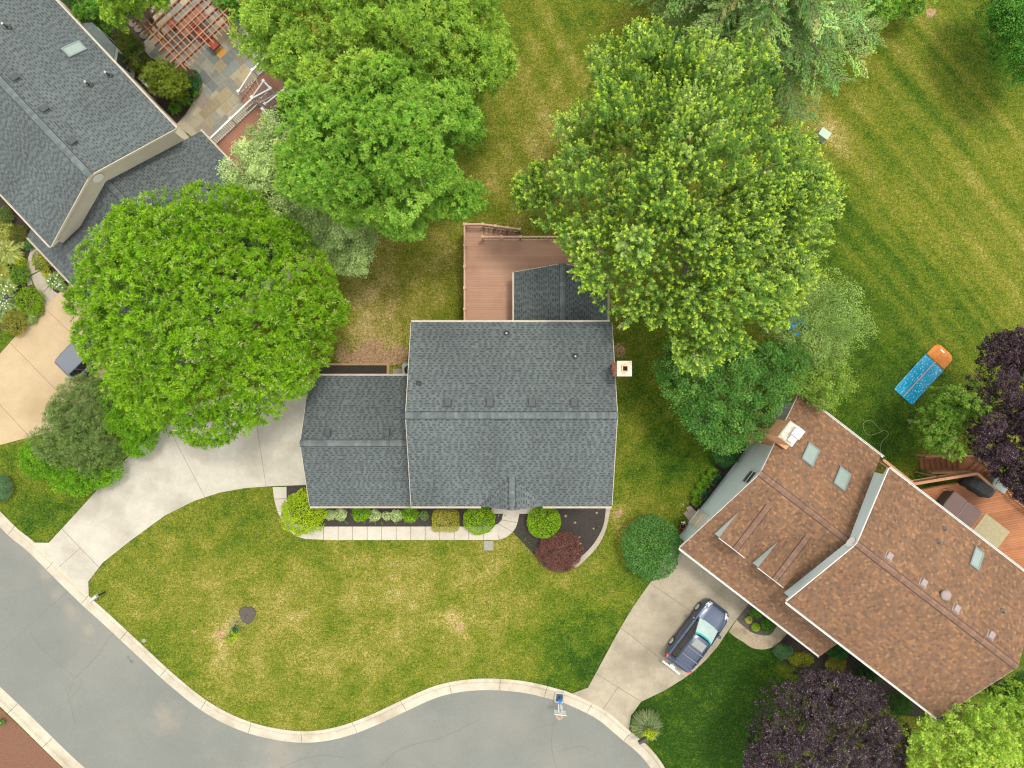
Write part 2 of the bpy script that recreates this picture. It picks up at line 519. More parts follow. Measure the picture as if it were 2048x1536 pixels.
LUSH = [(1430, 1420, 190, .55), (1400, 1500, 140, .3), (1500, 1300, 90, .35), (100, 1000, 120, .22), (1330, 900, 70, .25), (1310, 700, 70, .35), (1760, 850, 120, .38),
        (1700, 620, 130, .33), (1850, 560, 100, .1), (1650, 430, 90, .35), (1420, 960, 90, .32), (1240, 1300, 120, .2), (1990, 100, 110, .3), (240, 1300, 40, .3), (330, 1255, 60, .22),
        (900, 640, 60, .15), (1170, 1330, 80, .25), (1350, 1200, 90, .2), (960, 430, 50, .2), (1150, 60, 60, .15), (20, 680, 40, .5), (1960, 650, 80, .1), (1800, 730, 90, .25), (760, 1090, 60, .1)]
DIRT = [(745, 708, 40, .5), (700, 712, 35, .5), (805, 712, 16, .8), (780, 700, 30, .2), (1235, 1030, 14, .8), (918, 1253, 16, .5), (1862, 25, 14, .6), (1238, 700, 18, .5), (1236, 650, 20, .5), (440, 1268, 14, .6), (390, 1265, 14, .4), (1365, 1010, 10, .4), (1645, 290, 20, .4), (1062, 1100, 12, .35), (740, 728, 40, .35), (100, 983, 10, .3), (500, 985, 14, .3)]


def gsum(L, x, y):
    r = np.zeros_like(x)
    for px, py, rad, a in L:
        cx, cy = W2(px, py)
        s = rad * CAM_H / FPX
        r += a * np.exp(-((x - cx) ** 2 + (y - cy) ** 2) / (s * s))
    return r


def lawn_fields(x, y):
    nz = (vnoise(x, y, .12) - .5) * .12 + (vnoise(x, y, .35) - .5) * .16 + (vnoise(x, y, .9) - .5) * .22 + (vnoise(x, y, 2.1) - .5) * .22
    px = x * FPX / CAM_H + 1024; py = 768 - y * FPX / CAM_H
    # mowing lines in the back garden and in the plot at the lower right
    q = x * 0.755 + y * 0.656 + 0.0045 * (x - 25) ** 2
    al = x * .656 - y * .755
    m1 = 1 / (1 + np.exp(-(px - 1600) / 25)) / (1 + np.exp((py - 760) / 40))
    base = .435 + nz * (1 - .55 * m1)
    st = np.sin(q * 2 * math.pi / 1.3 + vnoise(x, y, .1) * 1.2)
    base += m1 * (.035 * st + .20 * (vnoise(al * .025, q * .7, 2.0) - .5) + .20 * (vnoise(al * .03 + 40, q * 1.4, 2.0) - .5) + .16 * np.maximum(0, np.sin(q * 2 * math.pi / 2.1 + 1)) ** 16 - .03)
    m2 = 1 / (1 + np.exp(-(px - 1330) / 15)) / (1 + np.exp(-(py - 1290) / 20))
    q2 = x * .6 + y * .8
    base += m2 * (.10 * np.maximum(0, np.sin(q2 * 2 * math.pi / 1.1)) ** 6)
    m3 = np.exp(-((px - 1100) / 130) ** 2) / (1 + np.exp((py - 420) / 40))
    base += m3 * .10 * np.sin((x * .85 + y * .5) * 2 * math.pi / 1.6)
    dry = base + gsum(DRY, x, y) * .42 * (.55 + .9 * vnoise(x, y, .7)) - gsum(LUSH, x, y) * .68
    # back of the plot is an olive, thinner turf
    dry += .10 * np.exp(-((px - 950) / 260) ** 2 - ((py - 480) / 300) ** 2)
    dirt = gsum(DIRT, x, y) * (.35 + 1.3 * vnoise(x, y, 1.3))
    return np.clip(dry, 0, 1), np.clip(dirt, 0, 1)


def lawn_material():
    m = bpy.data.materials.new('lawn')
    N, L, P = nodes(m)
    g = N.new('ShaderNodeNewGeometry')

    def noise(sc, det=4, rough=.6):
        t = N.new('ShaderNodeTexNoise')
        t.inputs['Scale'].default_value = sc; t.inputs['Detail'].default_value = det; t.inputs['Roughness'].default_value = rough
        L.new(g.outputs['Position'], t.inputs['Vector'])
        return t.outputs['Fac']

    def math_(op, a, b):
        n = N.new('ShaderNodeMath'); n.operation = op
        for i, v in enumerate((a, b)):
            if isinstance(v, (int, float)): n.inputs[i].default_value = v
            else: L.new(v, n.inputs[i])
        return n.outputs[0]
    a = N.new('ShaderNodeAttribute'); a.attribute_name = 'dry'
    d = N.new('ShaderNodeAttribute'); d.attribute_name = 'dirt'
    f = math_('ADD', a.outputs['Fac'], math_('MULTIPLY', math_('SUBTRACT', noise(2.2, 6, .7), .5), .62))
    f = math_('ADD', f, math_('MULTIPLY', math_('SUBTRACT', noise(7.0, 5, .75), .5), 1.05))
    r = N.new('ShaderNodeValToRGB')
    e = r.color_ramp.elements
    e[0].position = 0.0; e[0].color = (0.013, 0.038, 0.003, 1)
    e[1].position = 1.0; e[1].color = (0.29, 0.225, 0.10, 1)
    for p, c in ((.22, (0.036, 0.070, 0.0045)), (.42, (0.074, 0.098, 0.008)), (.60, (0.112, 0.118, 0.015)), (.80, (0.175, 0.155, 0.038))):
        n = e.new(p); n.color = (*c, 1)
    L.new(f, r.inputs[0])
    dr = N.new('ShaderNodeValToRGB')
    dr.color_ramp.elements[0].position = .35; dr.color_ramp.elements[0].color = (.20, .125, .068, 1)
    dr.color_ramp.elements[1].position = .65; dr.color_ramp.elements[1].color = (.29, .20, .12, 1)
    L.new(noise(6, 5), dr.inputs[0])
    df = math_('ADD', d.outputs['Fac'], math_('MULTIPLY', math_('SUBTRACT', noise(5.0, 5, .7), .5), 1.3))
    dm = N.new('ShaderNodeValToRGB')
    dm.color_ramp.elements[0].position = .42; dm.color_ramp.elements[1].position = .62
    L.new(df, dm.inputs[0])
    mx = N.new('ShaderNodeMix'); mx.data_type = 'RGBA'
    L.new(dm.outputs[0], mx.inputs[0]); L.new(r.outputs[0], mx.inputs[6]); L.new(dr.outputs[0], mx.inputs[7])
    # blade- and tuft-scale grain
    def grain(prev, sc, lo_, hi_, det=3):
        gr = N.new('ShaderNodeMapRange'); gr.inputs['From Min'].default_value = .32; gr.inputs['From Max'].default_value = .68
        gr.inputs['To Min'].default_value = lo_; gr.inputs['To Max'].default_value = hi_
        L.new(noise(sc, det, .7), gr.inputs[0])
        mu = N.new('ShaderNodeMix'); mu.data_type = 'RGBA'; mu.blend_type = 'MULTIPLY'; mu.inputs[0].default_value = 1
        L.new(prev, mu.inputs[6]); L.new(gr.outputs[0], mu.inputs[7])
        return mu
    mu = grain(mx.outputs[2], 14, .55, 1.5)
    mu = grain(mu.outputs[2], 5, .74, 1.28)
    L.new(mu.outputs[2], P.inputs['Base Color'])
    P.inputs['Roughness'].default_value = .95
    P.inputs['Specular IOR Level'].default_value = .1
    b = N.new('ShaderNodeBump'); b.inputs['Strength'].default_value = .9; b.inputs['Distance'].default_value = .05
    L.new(noise(16, 4, .7), b.inputs['Height']); L.new(b.outputs[0], P.inputs['Normal'])
    return m


M['lawn'] = lawn_material()


def float_attr(me, name, arr):
    a = me.attributes.new(name, 'FLOAT', 'POINT')
    a.data.foreach_set('value', np.asarray(arr, np.float32))


def build_lawn():
    fine = np.arange(-36, 36.01, 0.2)
    out = np.array([45, 60, 90, 150, 300])
    gx = np.concatenate([-out[::-1], fine, out])
    gy = np.concatenate([-out[::-1], np.arange(-27, 27.01, 0.2), out])
    X, Y = np.meshgrid(gx, gy)
    x, y = X.ravel(), Y.ravel()
    z = (vnoise(x, y, .8) - .5) * .012 - .006
    inr = inside([(p.x, p.y) for p in kin] + [(p.x, p.y) for p in fin][::-1], x, y)
    # bring grid points near a kerb line onto it, so the turf meets the kerb cleanly
    near = np.full(x.shape, 9.0); qx = x.copy(); qy = y.copy()
    for path, sg in ((kin, 1), (fin, -1)):
        pts = np.array([(p.x, p.y) for p in offs(path, .09 * sg)])
        for i in range(len(pts) - 1):
            a, b = pts[i], pts[i + 1]
            e = b - a
            t = np.clip(((x - a[0]) * e[0] + (y - a[1]) * e[1]) / (e @ e), 0, 1)
            hx, hy = a[0] + t * e[0], a[1] + t * e[1]
            dd = np.hypot(x - hx, y - hy)
            m = dd < near
            near = np.where(m, dd, near); qx = np.where(m, hx, qx); qy = np.where(m, hy, qy)
    sn = near < .15
    x = np.where(sn, qx, x); y = np.where(sn, qy, y)
    z = np.where(inr & ~sn, -.45, z)
    nx, ny = len(gx), len(gy)
    i = np.arange(nx * ny).reshape(ny, nx)
    q = np.stack([i[:-1, :-1], i[:-1, 1:], i[1:, 1:], i[1:, :-1]], -1).reshape(-1, 4)
    me = bpy.data.meshes.new('lawn')
    me.from_pydata(np.stack([x, y, z], 1).tolist(), [], q.tolist())
    dry, dirt = lawn_fields(x, y)
    float_attr(me, 'dry', dry); float_attr(me, 'dirt', dirt)
    me.materials.append(M['lawn'])
    tag(link('lawn', me), 'green and straw mottled lawn around all three houses', 'lawn', kind='structure')


build_lawn()

# ---- road
rp = [(p.x, p.y) for p in offs(kin, .70)] + [(p.x, p.y) for p in offs(fin, -.70)][::-1]
tag(MB().prism(rp, -.34, -.112).build('road', M['asphalt']), 'pale grey asphalt street curving round the front lawn', 'road', kind='structure')
road = bpy.data.objects['road']


def ribbon(name, pts, w, z, mat_, parent):
    P = catmull([Vector((*W2(*p), 0)) for p in pts], 5)
    P = [p + Vector((rnd.uniform(-.04, .04), rnd.uniform(-.04, .04), 0)) for p in P]
    mb = MB()
    V, F = [], []
    for i, p in enumerate(P):
        t = (P[min(i + 1, len(P) - 1)] - P[max(i - 1, 0)]).normalized()
        n = Vector((t.y, -t.x, 0)) * w * rnd.uniform(.18, .5)
        V += [(p.x + n.x, p.y + n.y, z), (p.x - n.x, p.y - n.y, z)]
        if i: F.append((2 * i - 2, 2 * i, 2 * i + 1, 2 * i - 1))
    mb.add(V, F)
    return mb.build(name, mat_, parent)


for pts, w in (([(0, 1303), (55, 1255), (105, 1207), (140, 1180)], .05), ([(55, 1265), (95, 1312), (148, 1357)], .045), ([(148, 1357), (190, 1315), (225, 1268), (270, 1235)], .05),
               ([(148, 1357), (135, 1395), (150, 1450)], .04), ([(130, 1410), (160, 1370), (152, 1355)], .035), ([(760, 1536), (800, 1500), (880, 1478), (960, 1440)], .045),
               ([(1060, 1460), (1105, 1450), (1118, 1432)], .035), ([(1110, 1440), (1102, 1490), (1115, 1540)], .04), ([(1115, 1505), (1165, 1495), (1190, 1512)], .035),
               ([(500, 1600), (560, 1540), (640, 1512), (700, 1520)], .045)):
    ribbon('crack', pts, w, -.108, M['crack'], road)
for cx, cy, r in ((254, 1316, 3.5), (262, 1325, 4.5), (258, 1321, 2.0), (10, 1220, 1.5), (372, 1436, 2.0)):
    poly = [(W2(cx, cy)[0] + r * .031 * rnd.uniform(.6, 1.2) * math.cos(a), W2(cx, cy)[1] + r * .031 * rnd.uniform(.6, 1.2) * math.sin(a)) for a in np.linspace(0, 6.28, 10)[:-1]]
    MB().prism(poly, -.113, -.108).build('oil_stain', M['crack'], road)


def kerb(name, label, path, sgn, seg_len, start=0.0):
    root = thing(name, label, 'kerb', (path[0].x, path[0].y, 0), kind='structure')
    O = path[0].copy()
    prof = [(0, -.34), (0, .028), (.02, .035), (.17, .032), (.22, .01), (.30, -.085), (.34, -.098), (KERB_W - .02, -.104), (KERB_W, -.115), (KERB_W, -.34)]
    # resample
    L = [0.0]
    for i in range(1, len(path)): L.append(L[-1] + (path[i] - path[i - 1]).length)
    tot = L[-1]

    def at(d):
        d = min(max(d, 0), tot)
        i = max(j for j in range(len(L)) if L[j] <= d + 1e-9)
        i = min(i, len(path) - 2)
        t = (d - L[i]) / (L[i + 1] - L[i])
        return path[i].lerp(path[i + 1], t), (path[min(i + 2, len(path) - 1)] - path[max(i - 1, 0)]).normalized()
    d = start
    while d < tot - .2:
        e = min(d + seg_len * rnd.uniform(.93, 1.07), tot)
        rings = []
        n = max(3, int((e - d) / .35))
        for k in range(n + 1):
            p, t = at(d + .012 + (e - d - .024) * k / n)
            nn = Vector((t.y, -t.x, 0)) * sgn
            rings.append([p - O + nn * a + Vector((0, 0, b)) for a, b in prof])
        mb = MB()
        if sgn > 0: rings = [r[::-1] for r in rings]
        mb.loft(rings, closed=True, caps=True, smooth=False)
        mb.build('kerb_segment', M['concrete_kerb'], root)
        d = e


kerb('kerb', 'long pale concrete kerb along the front lawn and both driveway mouths', kin, 1, 3.15, 0.4)
kerb('far_kerb', 'short pale concrete kerb beside the brown flower bed across the street', fin, -1, 3.0, .8)

# ---- driveways: slabs cut from one outline by joint lines
def slabs(name, label, poly_px, joints, mat_, z0, z1, gap=.022, extra=None, cat='driveway', piece='concrete_slab'):
    """joints: list of (p,q) in px, ordered; the outline is cut one after another; extra: list of (index, p, q) second cuts"""
    poly = [W2(*p) for p in poly_px]
    c = poly[0]
    root = thing(name, label, cat, (c[0], c[1], 0), kind='structure')
    MB().prism([(p[0] - c[0], p[1] - c[1]) for p in poly], z0 - .05, z1 - .022).build('joint_bed', M['joint'], root)
    pieces = []
    rest = poly
    for (p, q) in joints:
        p, q = W2(*p), W2(*q)
        d = Vector((q[0] - p[0], q[1] - p[1])).normalized()
        n = (-d.y, d.x)
        a = clip_half(rest, (p[0] + n[0] * gap / 2, p[1] + n[1] * gap / 2), n)
        b = clip_half(rest, (p[0] - n[0] * gap / 2, p[1] - n[1] * gap / 2), (-n[0], -n[1]))
        pieces.append(a); rest = b
    pieces.append(rest)
    for idx, p, q in (extra or []):
        p, q = W2(*p), W2(*q)
        d = Vector((q[0] - p[0], q[1] - p[1])).normalized(); n = (-d.y, d.x)
        t = pieces[idx]
        pieces[idx] = clip_half(t, (p[0] + n[0] * gap / 2, p[1] + n[1] * gap / 2), n)
        pieces.append(clip_half(t, (p[0] - n[0] * gap / 2, p[1] - n[1] * gap / 2), (-n[0], -n[1])))
    for pc in pieces:
        if len(pc) >= 3:
            MB().prism([(p[0] - c[0], p[1] - c[1]) for p in pc], z0, z1 + rnd.uniform(-.003, .003)).build(piece, mat_, root)
    return root


slabs('driveway', 'pale concrete driveway sweeping from the street to the middle garage',
      [(70, 1085), (98, 1085.5), (140, 1040), (190, 985), (240, 930), (300, 872), (328, 852), (400, 806), (500, 775), (654, 768), (654, 971), (605, 970), (545, 972), (490, 976), (440, 985), (390, 1001), (330, 1031), (260, 1082), (205, 1126), (177, 1163), (178, 1192), (120, 1138)],
      [((197, 1133), (125, 1058)), ((408, 990), (343, 866)), ((535, 990), (500, 760))], M['concrete'], -.12, .028, extra=[(0, (113, 1138), (161, 1096))])
slabs('tan_driveway', 'warm tan concrete driveway in front of the left house',
      [(-160, 868), (-90, 800), (0, 708), (31, 673), (55, 650), (88, 613), (110, 592), (140, 570), (175, 560), (330, 700), (300, 770), (190, 830), (110, 862), (45, 878), (0, 890), (-70, 930), (-110, 916)],
      [((49, 862), (0, 809)), ((105, 772), (24, 689)), ((162, 685), (115, 640))][::1], M['concrete_tan'], -.12, .028)
slabs('aged_driveway', 'weathered beige concrete driveway with the parked dark blue estate car on it',
      [(1144, 1387), (1176, 1375), (1195, 1340), (1230, 1275), (1242, 1254), (1265, 1215), (1304, 1160), (1345, 1090), (1400, 1075), (1530, 1170), (1497, 1207), (1472, 1239), (1455, 1262.5), (1435, 1293), (1413, 1318), (1390, 1340), (1367, 1357), (1328, 1381), (1282, 1403), (1268, 1423), (1262, 1430), (1258, 1459), (1207, 1419)],
      [((1282, 1402.5), (1197.5, 1350)), ((1370, 1355), (1242, 1256)), ((1386, 1224.5), (1300, 1166))], M['concrete_old'], -.12, .028, extra=[(0, (1207, 1416), (1232, 1380))])

# ---- front walk of the middle house
def px_poly(name, pts, z0, z1, mat_, parent, o):
    return MB().prism([(W2(*p)[0] - o[0], W2(*p)[1] - o[1]) for p in pts], z0, z1).build(name, mat_, parent)


o = W2(780, 1066)
walk = thing('front_walk', 'cream concrete walk along the bed to the middle house porch', 'walkway', (*o, 0), kind='structure')
SP = []
SP.append([(545.5, 974), (573, 974), (573.5, 996.5), (548.5, 997.5)])
SP.append([(548.5, 998.5), (573.5, 997.5), (577, 1020), (555, 1022)])
SP.append([(555, 1023), (577, 1021), (590, 1046), (571, 1053)])
SP.append([(571, 1054), (590, 1047), (612, 1053), (590, 1071)])
SP.append([(591, 1071.5), (613, 1053), (647, 1053), (647, 1079.5), (610, 1077.5)])
x = 648
while x < 975:
    SP.append([(x, 1053), (x + 28, 1053), (x + 28, 1079.7), (x, 1079.7)]); x += 29
SP.append([(967, 1053), (985, 1052), (999, 1079), (967, 1079.7)] if x > 975 else [(x, 1053), (985, 1052), (999, 1079), (x, 1079.7)])
SP.append([(986, 1051.8), (996, 1047.5), (1025, 1064), (1013, 1074), (1000, 1078.8)])
SP.append([(996.7, 1047), (1003, 1040), (1035, 1045.5), (1031, 1056), (1025.6, 1063.4)])
SP.append([(1003.3, 1039.2), (1006.5, 1027.4), (1038.7, 1027.4), (1035.2, 1044.7)])
SP.append([(983, 1026.8), (983, 985), (1066, 985), (1066, 1026.8)])
for s in SP: px_poly('walk_slab', s, -.1, .03 + (0.09 if s[0] == (983, 1026.8) else rnd.uniform(-.003, .003)), M['walk'], walk, o)
px_poly('joint_bed', [(546, 974), (573, 974), (577, 1020), (590, 1046), (612, 1053), (985, 1052), (996, 1047), (1003, 1039), (1006, 1027), (1038, 1027), (1034, 1046), (1025, 1063), (1012, 1073), (998, 1078), (610, 1077), (590, 1070), (571, 1053), (555, 1022)], -.1, .008, M['joint'], walk, o)
st = tag(MB().prism([(p[0] - W2(977, 1091)[0], p[1] - W2(977, 1091)[1]) for p in (W2(967.5, 1081.5), W2(987, 1081.5), W2(987, 1100.5), W2(967.5, 1100.5))], -.03, .03).build('stepping_stone', M['step_stone']),
         'square grey stepping stone in the grass below the front walk', 'stepping stone')
st.location = (*W2(977, 1091), 0)


def bed(name, label, pts, mat_, z=.02):
    o = W2(*pts[0])
    ob = MB().prism([(W2(*p)[0] - o[0], W2(*p)[1] - o[1]) for p in pts], -.1, z).build(name, mat_)
    ob.location = (*o, 0)
    return tag(ob, label, 'flower bed', kind='structure')


bed('mulch_bed', 'dark mulch strip between the front walk and the middle house', [(573.5, 972), (573.5, 997), (577, 1020), (590, 1046), (612, 1053.5), (985, 1052.5), (996, 1047), (1003, 1040), (1006.5, 1027.5), (983, 1027), (983, 985), (620, 960), (600, 970.5)], M['mulch'], .012)
bed('mulch_bed', 'dark mulch fan bed right of the middle house porch', [(1039, 1027), (1034.5, 1046), (1026, 1064), (1048, 1088), (1075, 1116), (1094, 1136), (1130, 1142), (1161, 1128), (1164.7, 1112), (1180, 1098), (1192, 1081), (1201, 1064), (1207.7, 1046), (1211.6, 1015), (1211, 980), (1066, 980), (1066, 1027)], M['mulch'], .014)
edg = thing('paver_edging', 'curved light stone edging round the mulch fan bed', 'edging', (*W2(1210, 1050), 0), kind='structure')
eo = catmull([Vector((*W2(*p), 0)) for p in ((1222, 985), (1221, 1015), (1217, 1038), (1208, 1069), (1190, 1099), (1161, 1128), (1150, 1136))], 5)
ei = catmull([Vector((*W2(*p), 0)) for p in ((1212, 985), (1211.6, 1015), (1207.7, 1046), (1198, 1070), (1180, 1096), (1155, 1119), (1144, 1127))], 5)
for i in range(len(eo) - 1):
    q = [eo[i], eo[i + 1], ei[i + 1], ei[i]]
    c = sum(q, Vector()) / 4
    q = [c + (p - c) * .985 for p in q]
    MB().prism([(p.x - W2(1210, 1050)[0], p.y - W2(1210, 1050)[1]) for p in q], -.08, .05 + rnd.uniform(-.004, .004)).build('edging_stone', M['stone_edge'], edg)

# ---- right house: aggregate path and bed
o = W2(1500, 1280)
apath = thing('garden_path', 'speckled aggregate path curving round the small bed at the brown roofed house', 'path', (*o, 0), kind='structure')
ao = catmull([Vector((*W2(*p), 0)) for p in ((1457, 1263.5), (1472, 1275), (1488, 1285), (1503, 1295), (1523, 1298.7), (1542.5, 1295), (1558, 1285), (1572, 1269), (1600, 1235))], 4)
ai = catmull([Vector((*W2(*p), 0)) for p in ((1473, 1239.5), (1484, 1250), (1494, 1258), (1503, 1264.5), (1523, 1270), (1540.5, 1269), (1552, 1254), (1562, 1240), (1580, 1215))], 4)
MB().prism([(p.x - o[0], p.y - o[1]) for p in ao + ai[::-1]], -.1, .024).build('path_surface', M['aggregate'], apath)
bed('mulch_bed', 'small grey mulch island beside the aggregate path', [(1497, 1207), (1472.5, 1239), (1484, 1250), (1494, 1258), (1503, 1264.5), (1523, 1270), (1540.5, 1269), (1552, 1254), (1562, 1240), (1590, 1205), (1520, 1165)], M['mulch_grey'], .012)
bed('soil_bed', 'shaded soil bed under the eaves behind the purple round tree', [(1545, 1296), (1572, 1269), (1600, 1235), (1680, 1230), (1900, 1390), (1890, 1440), (1800, 1430), (1720, 1390), (1620, 1345), (1565, 1325)], M['soil'], .01)
bed('soil_bed', 'narrow planted bed along the pale blue gable wall', [(1372, 1030), (1382, 1000), (1396, 970), (1415, 945), (1440, 920), (1475, 880), (1540, 830), (1560, 850), (1440, 985), (1400, 1040)], M['soil'], .012)
# ---- left house beds
bed('soil_bed', 'leafy front garden bed beside the tan driveway', [(-80, 400), (40, 380), (130, 540), (165, 575), (142, 572), (112, 592), (104, 578), (96, 560), (88, 545), (84, 535), (66, 520), (56, 536), (54, 552), (62, 566), (70, 578), (80, 596), (88, 613), (55, 650), (40, 664), (15, 665), (-60, 640)], M['soil'], .012)
bed('soil_bed', 'dark planted bed between the left house and the flagstone patio', [(180, -60), (290, -40), (300, 30), (295, 75), (285, 86), (288, 100), (302, 116), (321, 125), (345, 135), (400, 150), (398, 185), (372, 228), (356, 246), (330, 250), (180, 110), (120, 0)], M['soil'], .012)
bed('mulch_bed', 'red brown mulch bed with pink flowers across the street', [(-3, 1414), (42, 1455), (148, 1558), (100, 1600), (-120, 1500), (-160, 1270)], M['mulch_brown'], .012)
o = W2(70, 560)
lw = thing('stone_walk', 'curved pale stone walk from the tan driveway to the left house porch', 'walkway', (*o, 0), kind='structure')
for s in ([(66, 492), (80, 505), (70, 530), (71, 541), (80, 540.5), (57, 552), (54, 535), (57, 515)], [(62, 553), (82, 542), (92, 556), (100, 570), (80, 592), (72, 575)], [(72.5, 576), (80.5, 593), (100.5, 571), (108, 582), (118, 588), (89, 612)], [(54, 556), (61, 553.5), (66, 568), (56, 572)], [(66, 492), (80, 505), (110, 470), (90, 455)]):
    px_poly('stone_slab', s, -.08, .035 + rnd.uniform(-.006, .006), M['stone_edge'], lw, o)

# bare planting bed with timber edging behind the garage
o = W2(715, 742)
tb = thing('planting_bed', 'empty black soil bed framed with timbers behind the garage', 'planting bed', (*o, 0))
px_poly('soil_fill', [(640, 731), (774, 731), (774, 775), (640, 775)], -.05, .06, M['mulch'], tb, o)
beam('timber', M['timber'], tb, W(640, 728.5, .06) - Vector((*o, 0)), W(775, 728.5, .06) - Vector((*o, 0)), .13, .14)
beam('timber', M['timber'], tb, W(776.5, 727, .06) - Vector((*o, 0)), W(776.5, 778, .06) - Vector((*o, 0)), .17, .14)
st = tag(MB().prism([(p[0] - W2(797, 745)[0], p[1] - W2(797, 745)[1]) for p in (W2(786, 738), W2(806, 737), W2(806, 760), W2(787, 760))], -.03, .035).build('paving_slab', M['step_stone']),
         'small grey paving slab beside the air conditioner', 'paving slab')
st.location = (*W2(797, 745), 0)

# ---- flagstone patio of the left house (joints follow the house)
LU = Vector((.686, -.728)); LV = Vector((.728, .686))
PATIO = [(302, 70), (285.5, 86), (288, 100), (302, 116), (321, 125), (350, 138), (392, 150), (398, 185), (372, 226), (352, 250), (420, 300), (440, 290), (513, 215), (540, 190), (560, 150), (545, 110), (520, 78), (492, 60), (478, 20), (455, -40), (400, -70), (330, -30), (300, 20)]
pp = [W2(*p) for p in PATIO]
pc = Vector(W2(420, 160))
patio = thing('flagstone_patio', 'multicoloured flagstone patio behind the left house', 'patio', (pc.x, pc.y, 0), math.atan2(LU.y, LU.x), kind='structure')
loc = lambda p: ((Vector(p) - pc).dot(LU), (Vector(p) - pc).dot(LV))
plocal = [loc(p) for p in pp]
MB().prism(plocal, -.1, .012).build('mortar_bed', M['flag_mortar'], patio)
mod = .30
grid = {}
r2 = random.Random(5)
lo = (min(p[0] for p in plocal), min(p[1] for p in plocal)); hi = (max(p[0] for p in plocal), max(p[1] for p in plocal))
nx_, ny_ = int((hi[0] - lo[0]) / mod) + 2, int((hi[1] - lo[1]) / mod) + 2
FC = [lin(150, 150, 138), lin(165, 158, 135), lin(140, 148, 142), lin(172, 160, 128), lin(150, 140, 128), lin(178, 170, 145), lin(133, 140, 138), lin(160, 148, 120), lin(168, 165, 150)]
for j in range(ny_):
    for i in range(nx_):
        if (i, j) in grid: continue
        for (a, b) in r2.sample([(2, 3), (3, 2), (2, 2), (3, 3), (2, 2), (1, 2), (2, 1), (2, 3), (3, 2)], 9) + [(1, 1)]:
            if all((i + s, j + t) not in grid for s in range(a) for t in range(b)): break
        for s in range(a):
            for t in range(b): grid[(i + s, j + t)] = 1
        x0, y0 = lo[0] + i * mod, lo[1] + j * mod
        x1, y1 = x0 + a * mod, y0 + b * mod
        cx, cy = (x0 + x1) / 2, (y0 + y1) / 2
        ins = inside(plocal, np.array([x0 + .06, x1 - .06, x1 - .06, x0 + .06, cx]), np.array([y0 + .06, y0 + .06, y1 - .06, y1 - .06, cy]))
        if ins.sum() < 4: continue
        g_ = .016
        q = [(x0 + g_, y0 + g_), (x1 - g_, y0 + g_), (x1 - g_, y1 - g_), (x0 + g_, y1 - g_)]
        q = [(p[0] - cx + r2.uniform(-.008, .008), p[1] - cy + r2.uniform(-.008, .008)) for p in q]
        fs = MB().prism(q, -.05, .03 + r2.uniform(-.006, .006)).build('flagstone', M['flag'], patio)
        fs.location = (cx, cy, 0)
        c = r2.choice(FC)
        k = r2.uniform(.48, .64)
        if r2.random() < .045: c = lin(215, 160, 85)
        ca = fs.data.color_attributes.new('col', 'FLOAT_COLOR', 'POINT')
        ca.data.foreach_set('color', np.tile(np.array([c[0] * k, c[1] * k, c[2] * k, 1], np.float32), len(fs.data.vertices)))
for px_, py_, r_, o_ in ((254, 35, 8, 'farthest'), (265, 47, 8, 'second farthest'), (276, 58, 8, 'second nearest'), (289, 71, 9, 'nearest')):
    c = W2(px_, py_)
    q = [(r_ * .031 * r2.uniform(.85, 1.1) * math.cos(a), r_ * .031 * r2.uniform(.85, 1.1) * math.sin(a)) for a in np.linspace(0, 2 * math.pi, 9)[:-1]]
    s = MB().prism(q, -.03, .05).build('stepping_stone', M['field_stone'])
    s.location = (*c, 0)
    tag(s, 'rough brown stepping stone %s from the patio corner' % o_, 'stepping stone', 'stepping stones by the pergola')
# ------------------------------------------------------------------ houses
def color_attr(me, cols):
    a = me.color_attributes.new('col', 'FLOAT_COLOR', 'POINT')
    a.data.foreach_set('color', np.ascontiguousarray(cols, np.float32).ravel())


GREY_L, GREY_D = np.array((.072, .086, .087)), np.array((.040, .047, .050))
BROWN = [(np.array(c) * .75 + np.array((.215, .135, .088)) * .25) * np.array((.60, .56, .51)) for c in ((.29, .165, .095), (.24, .14, .085), (.17, .112, .082), (.145, .098, .076), (.205, .13, .088), (.34, .205, .12), (.225, .135, .085))]


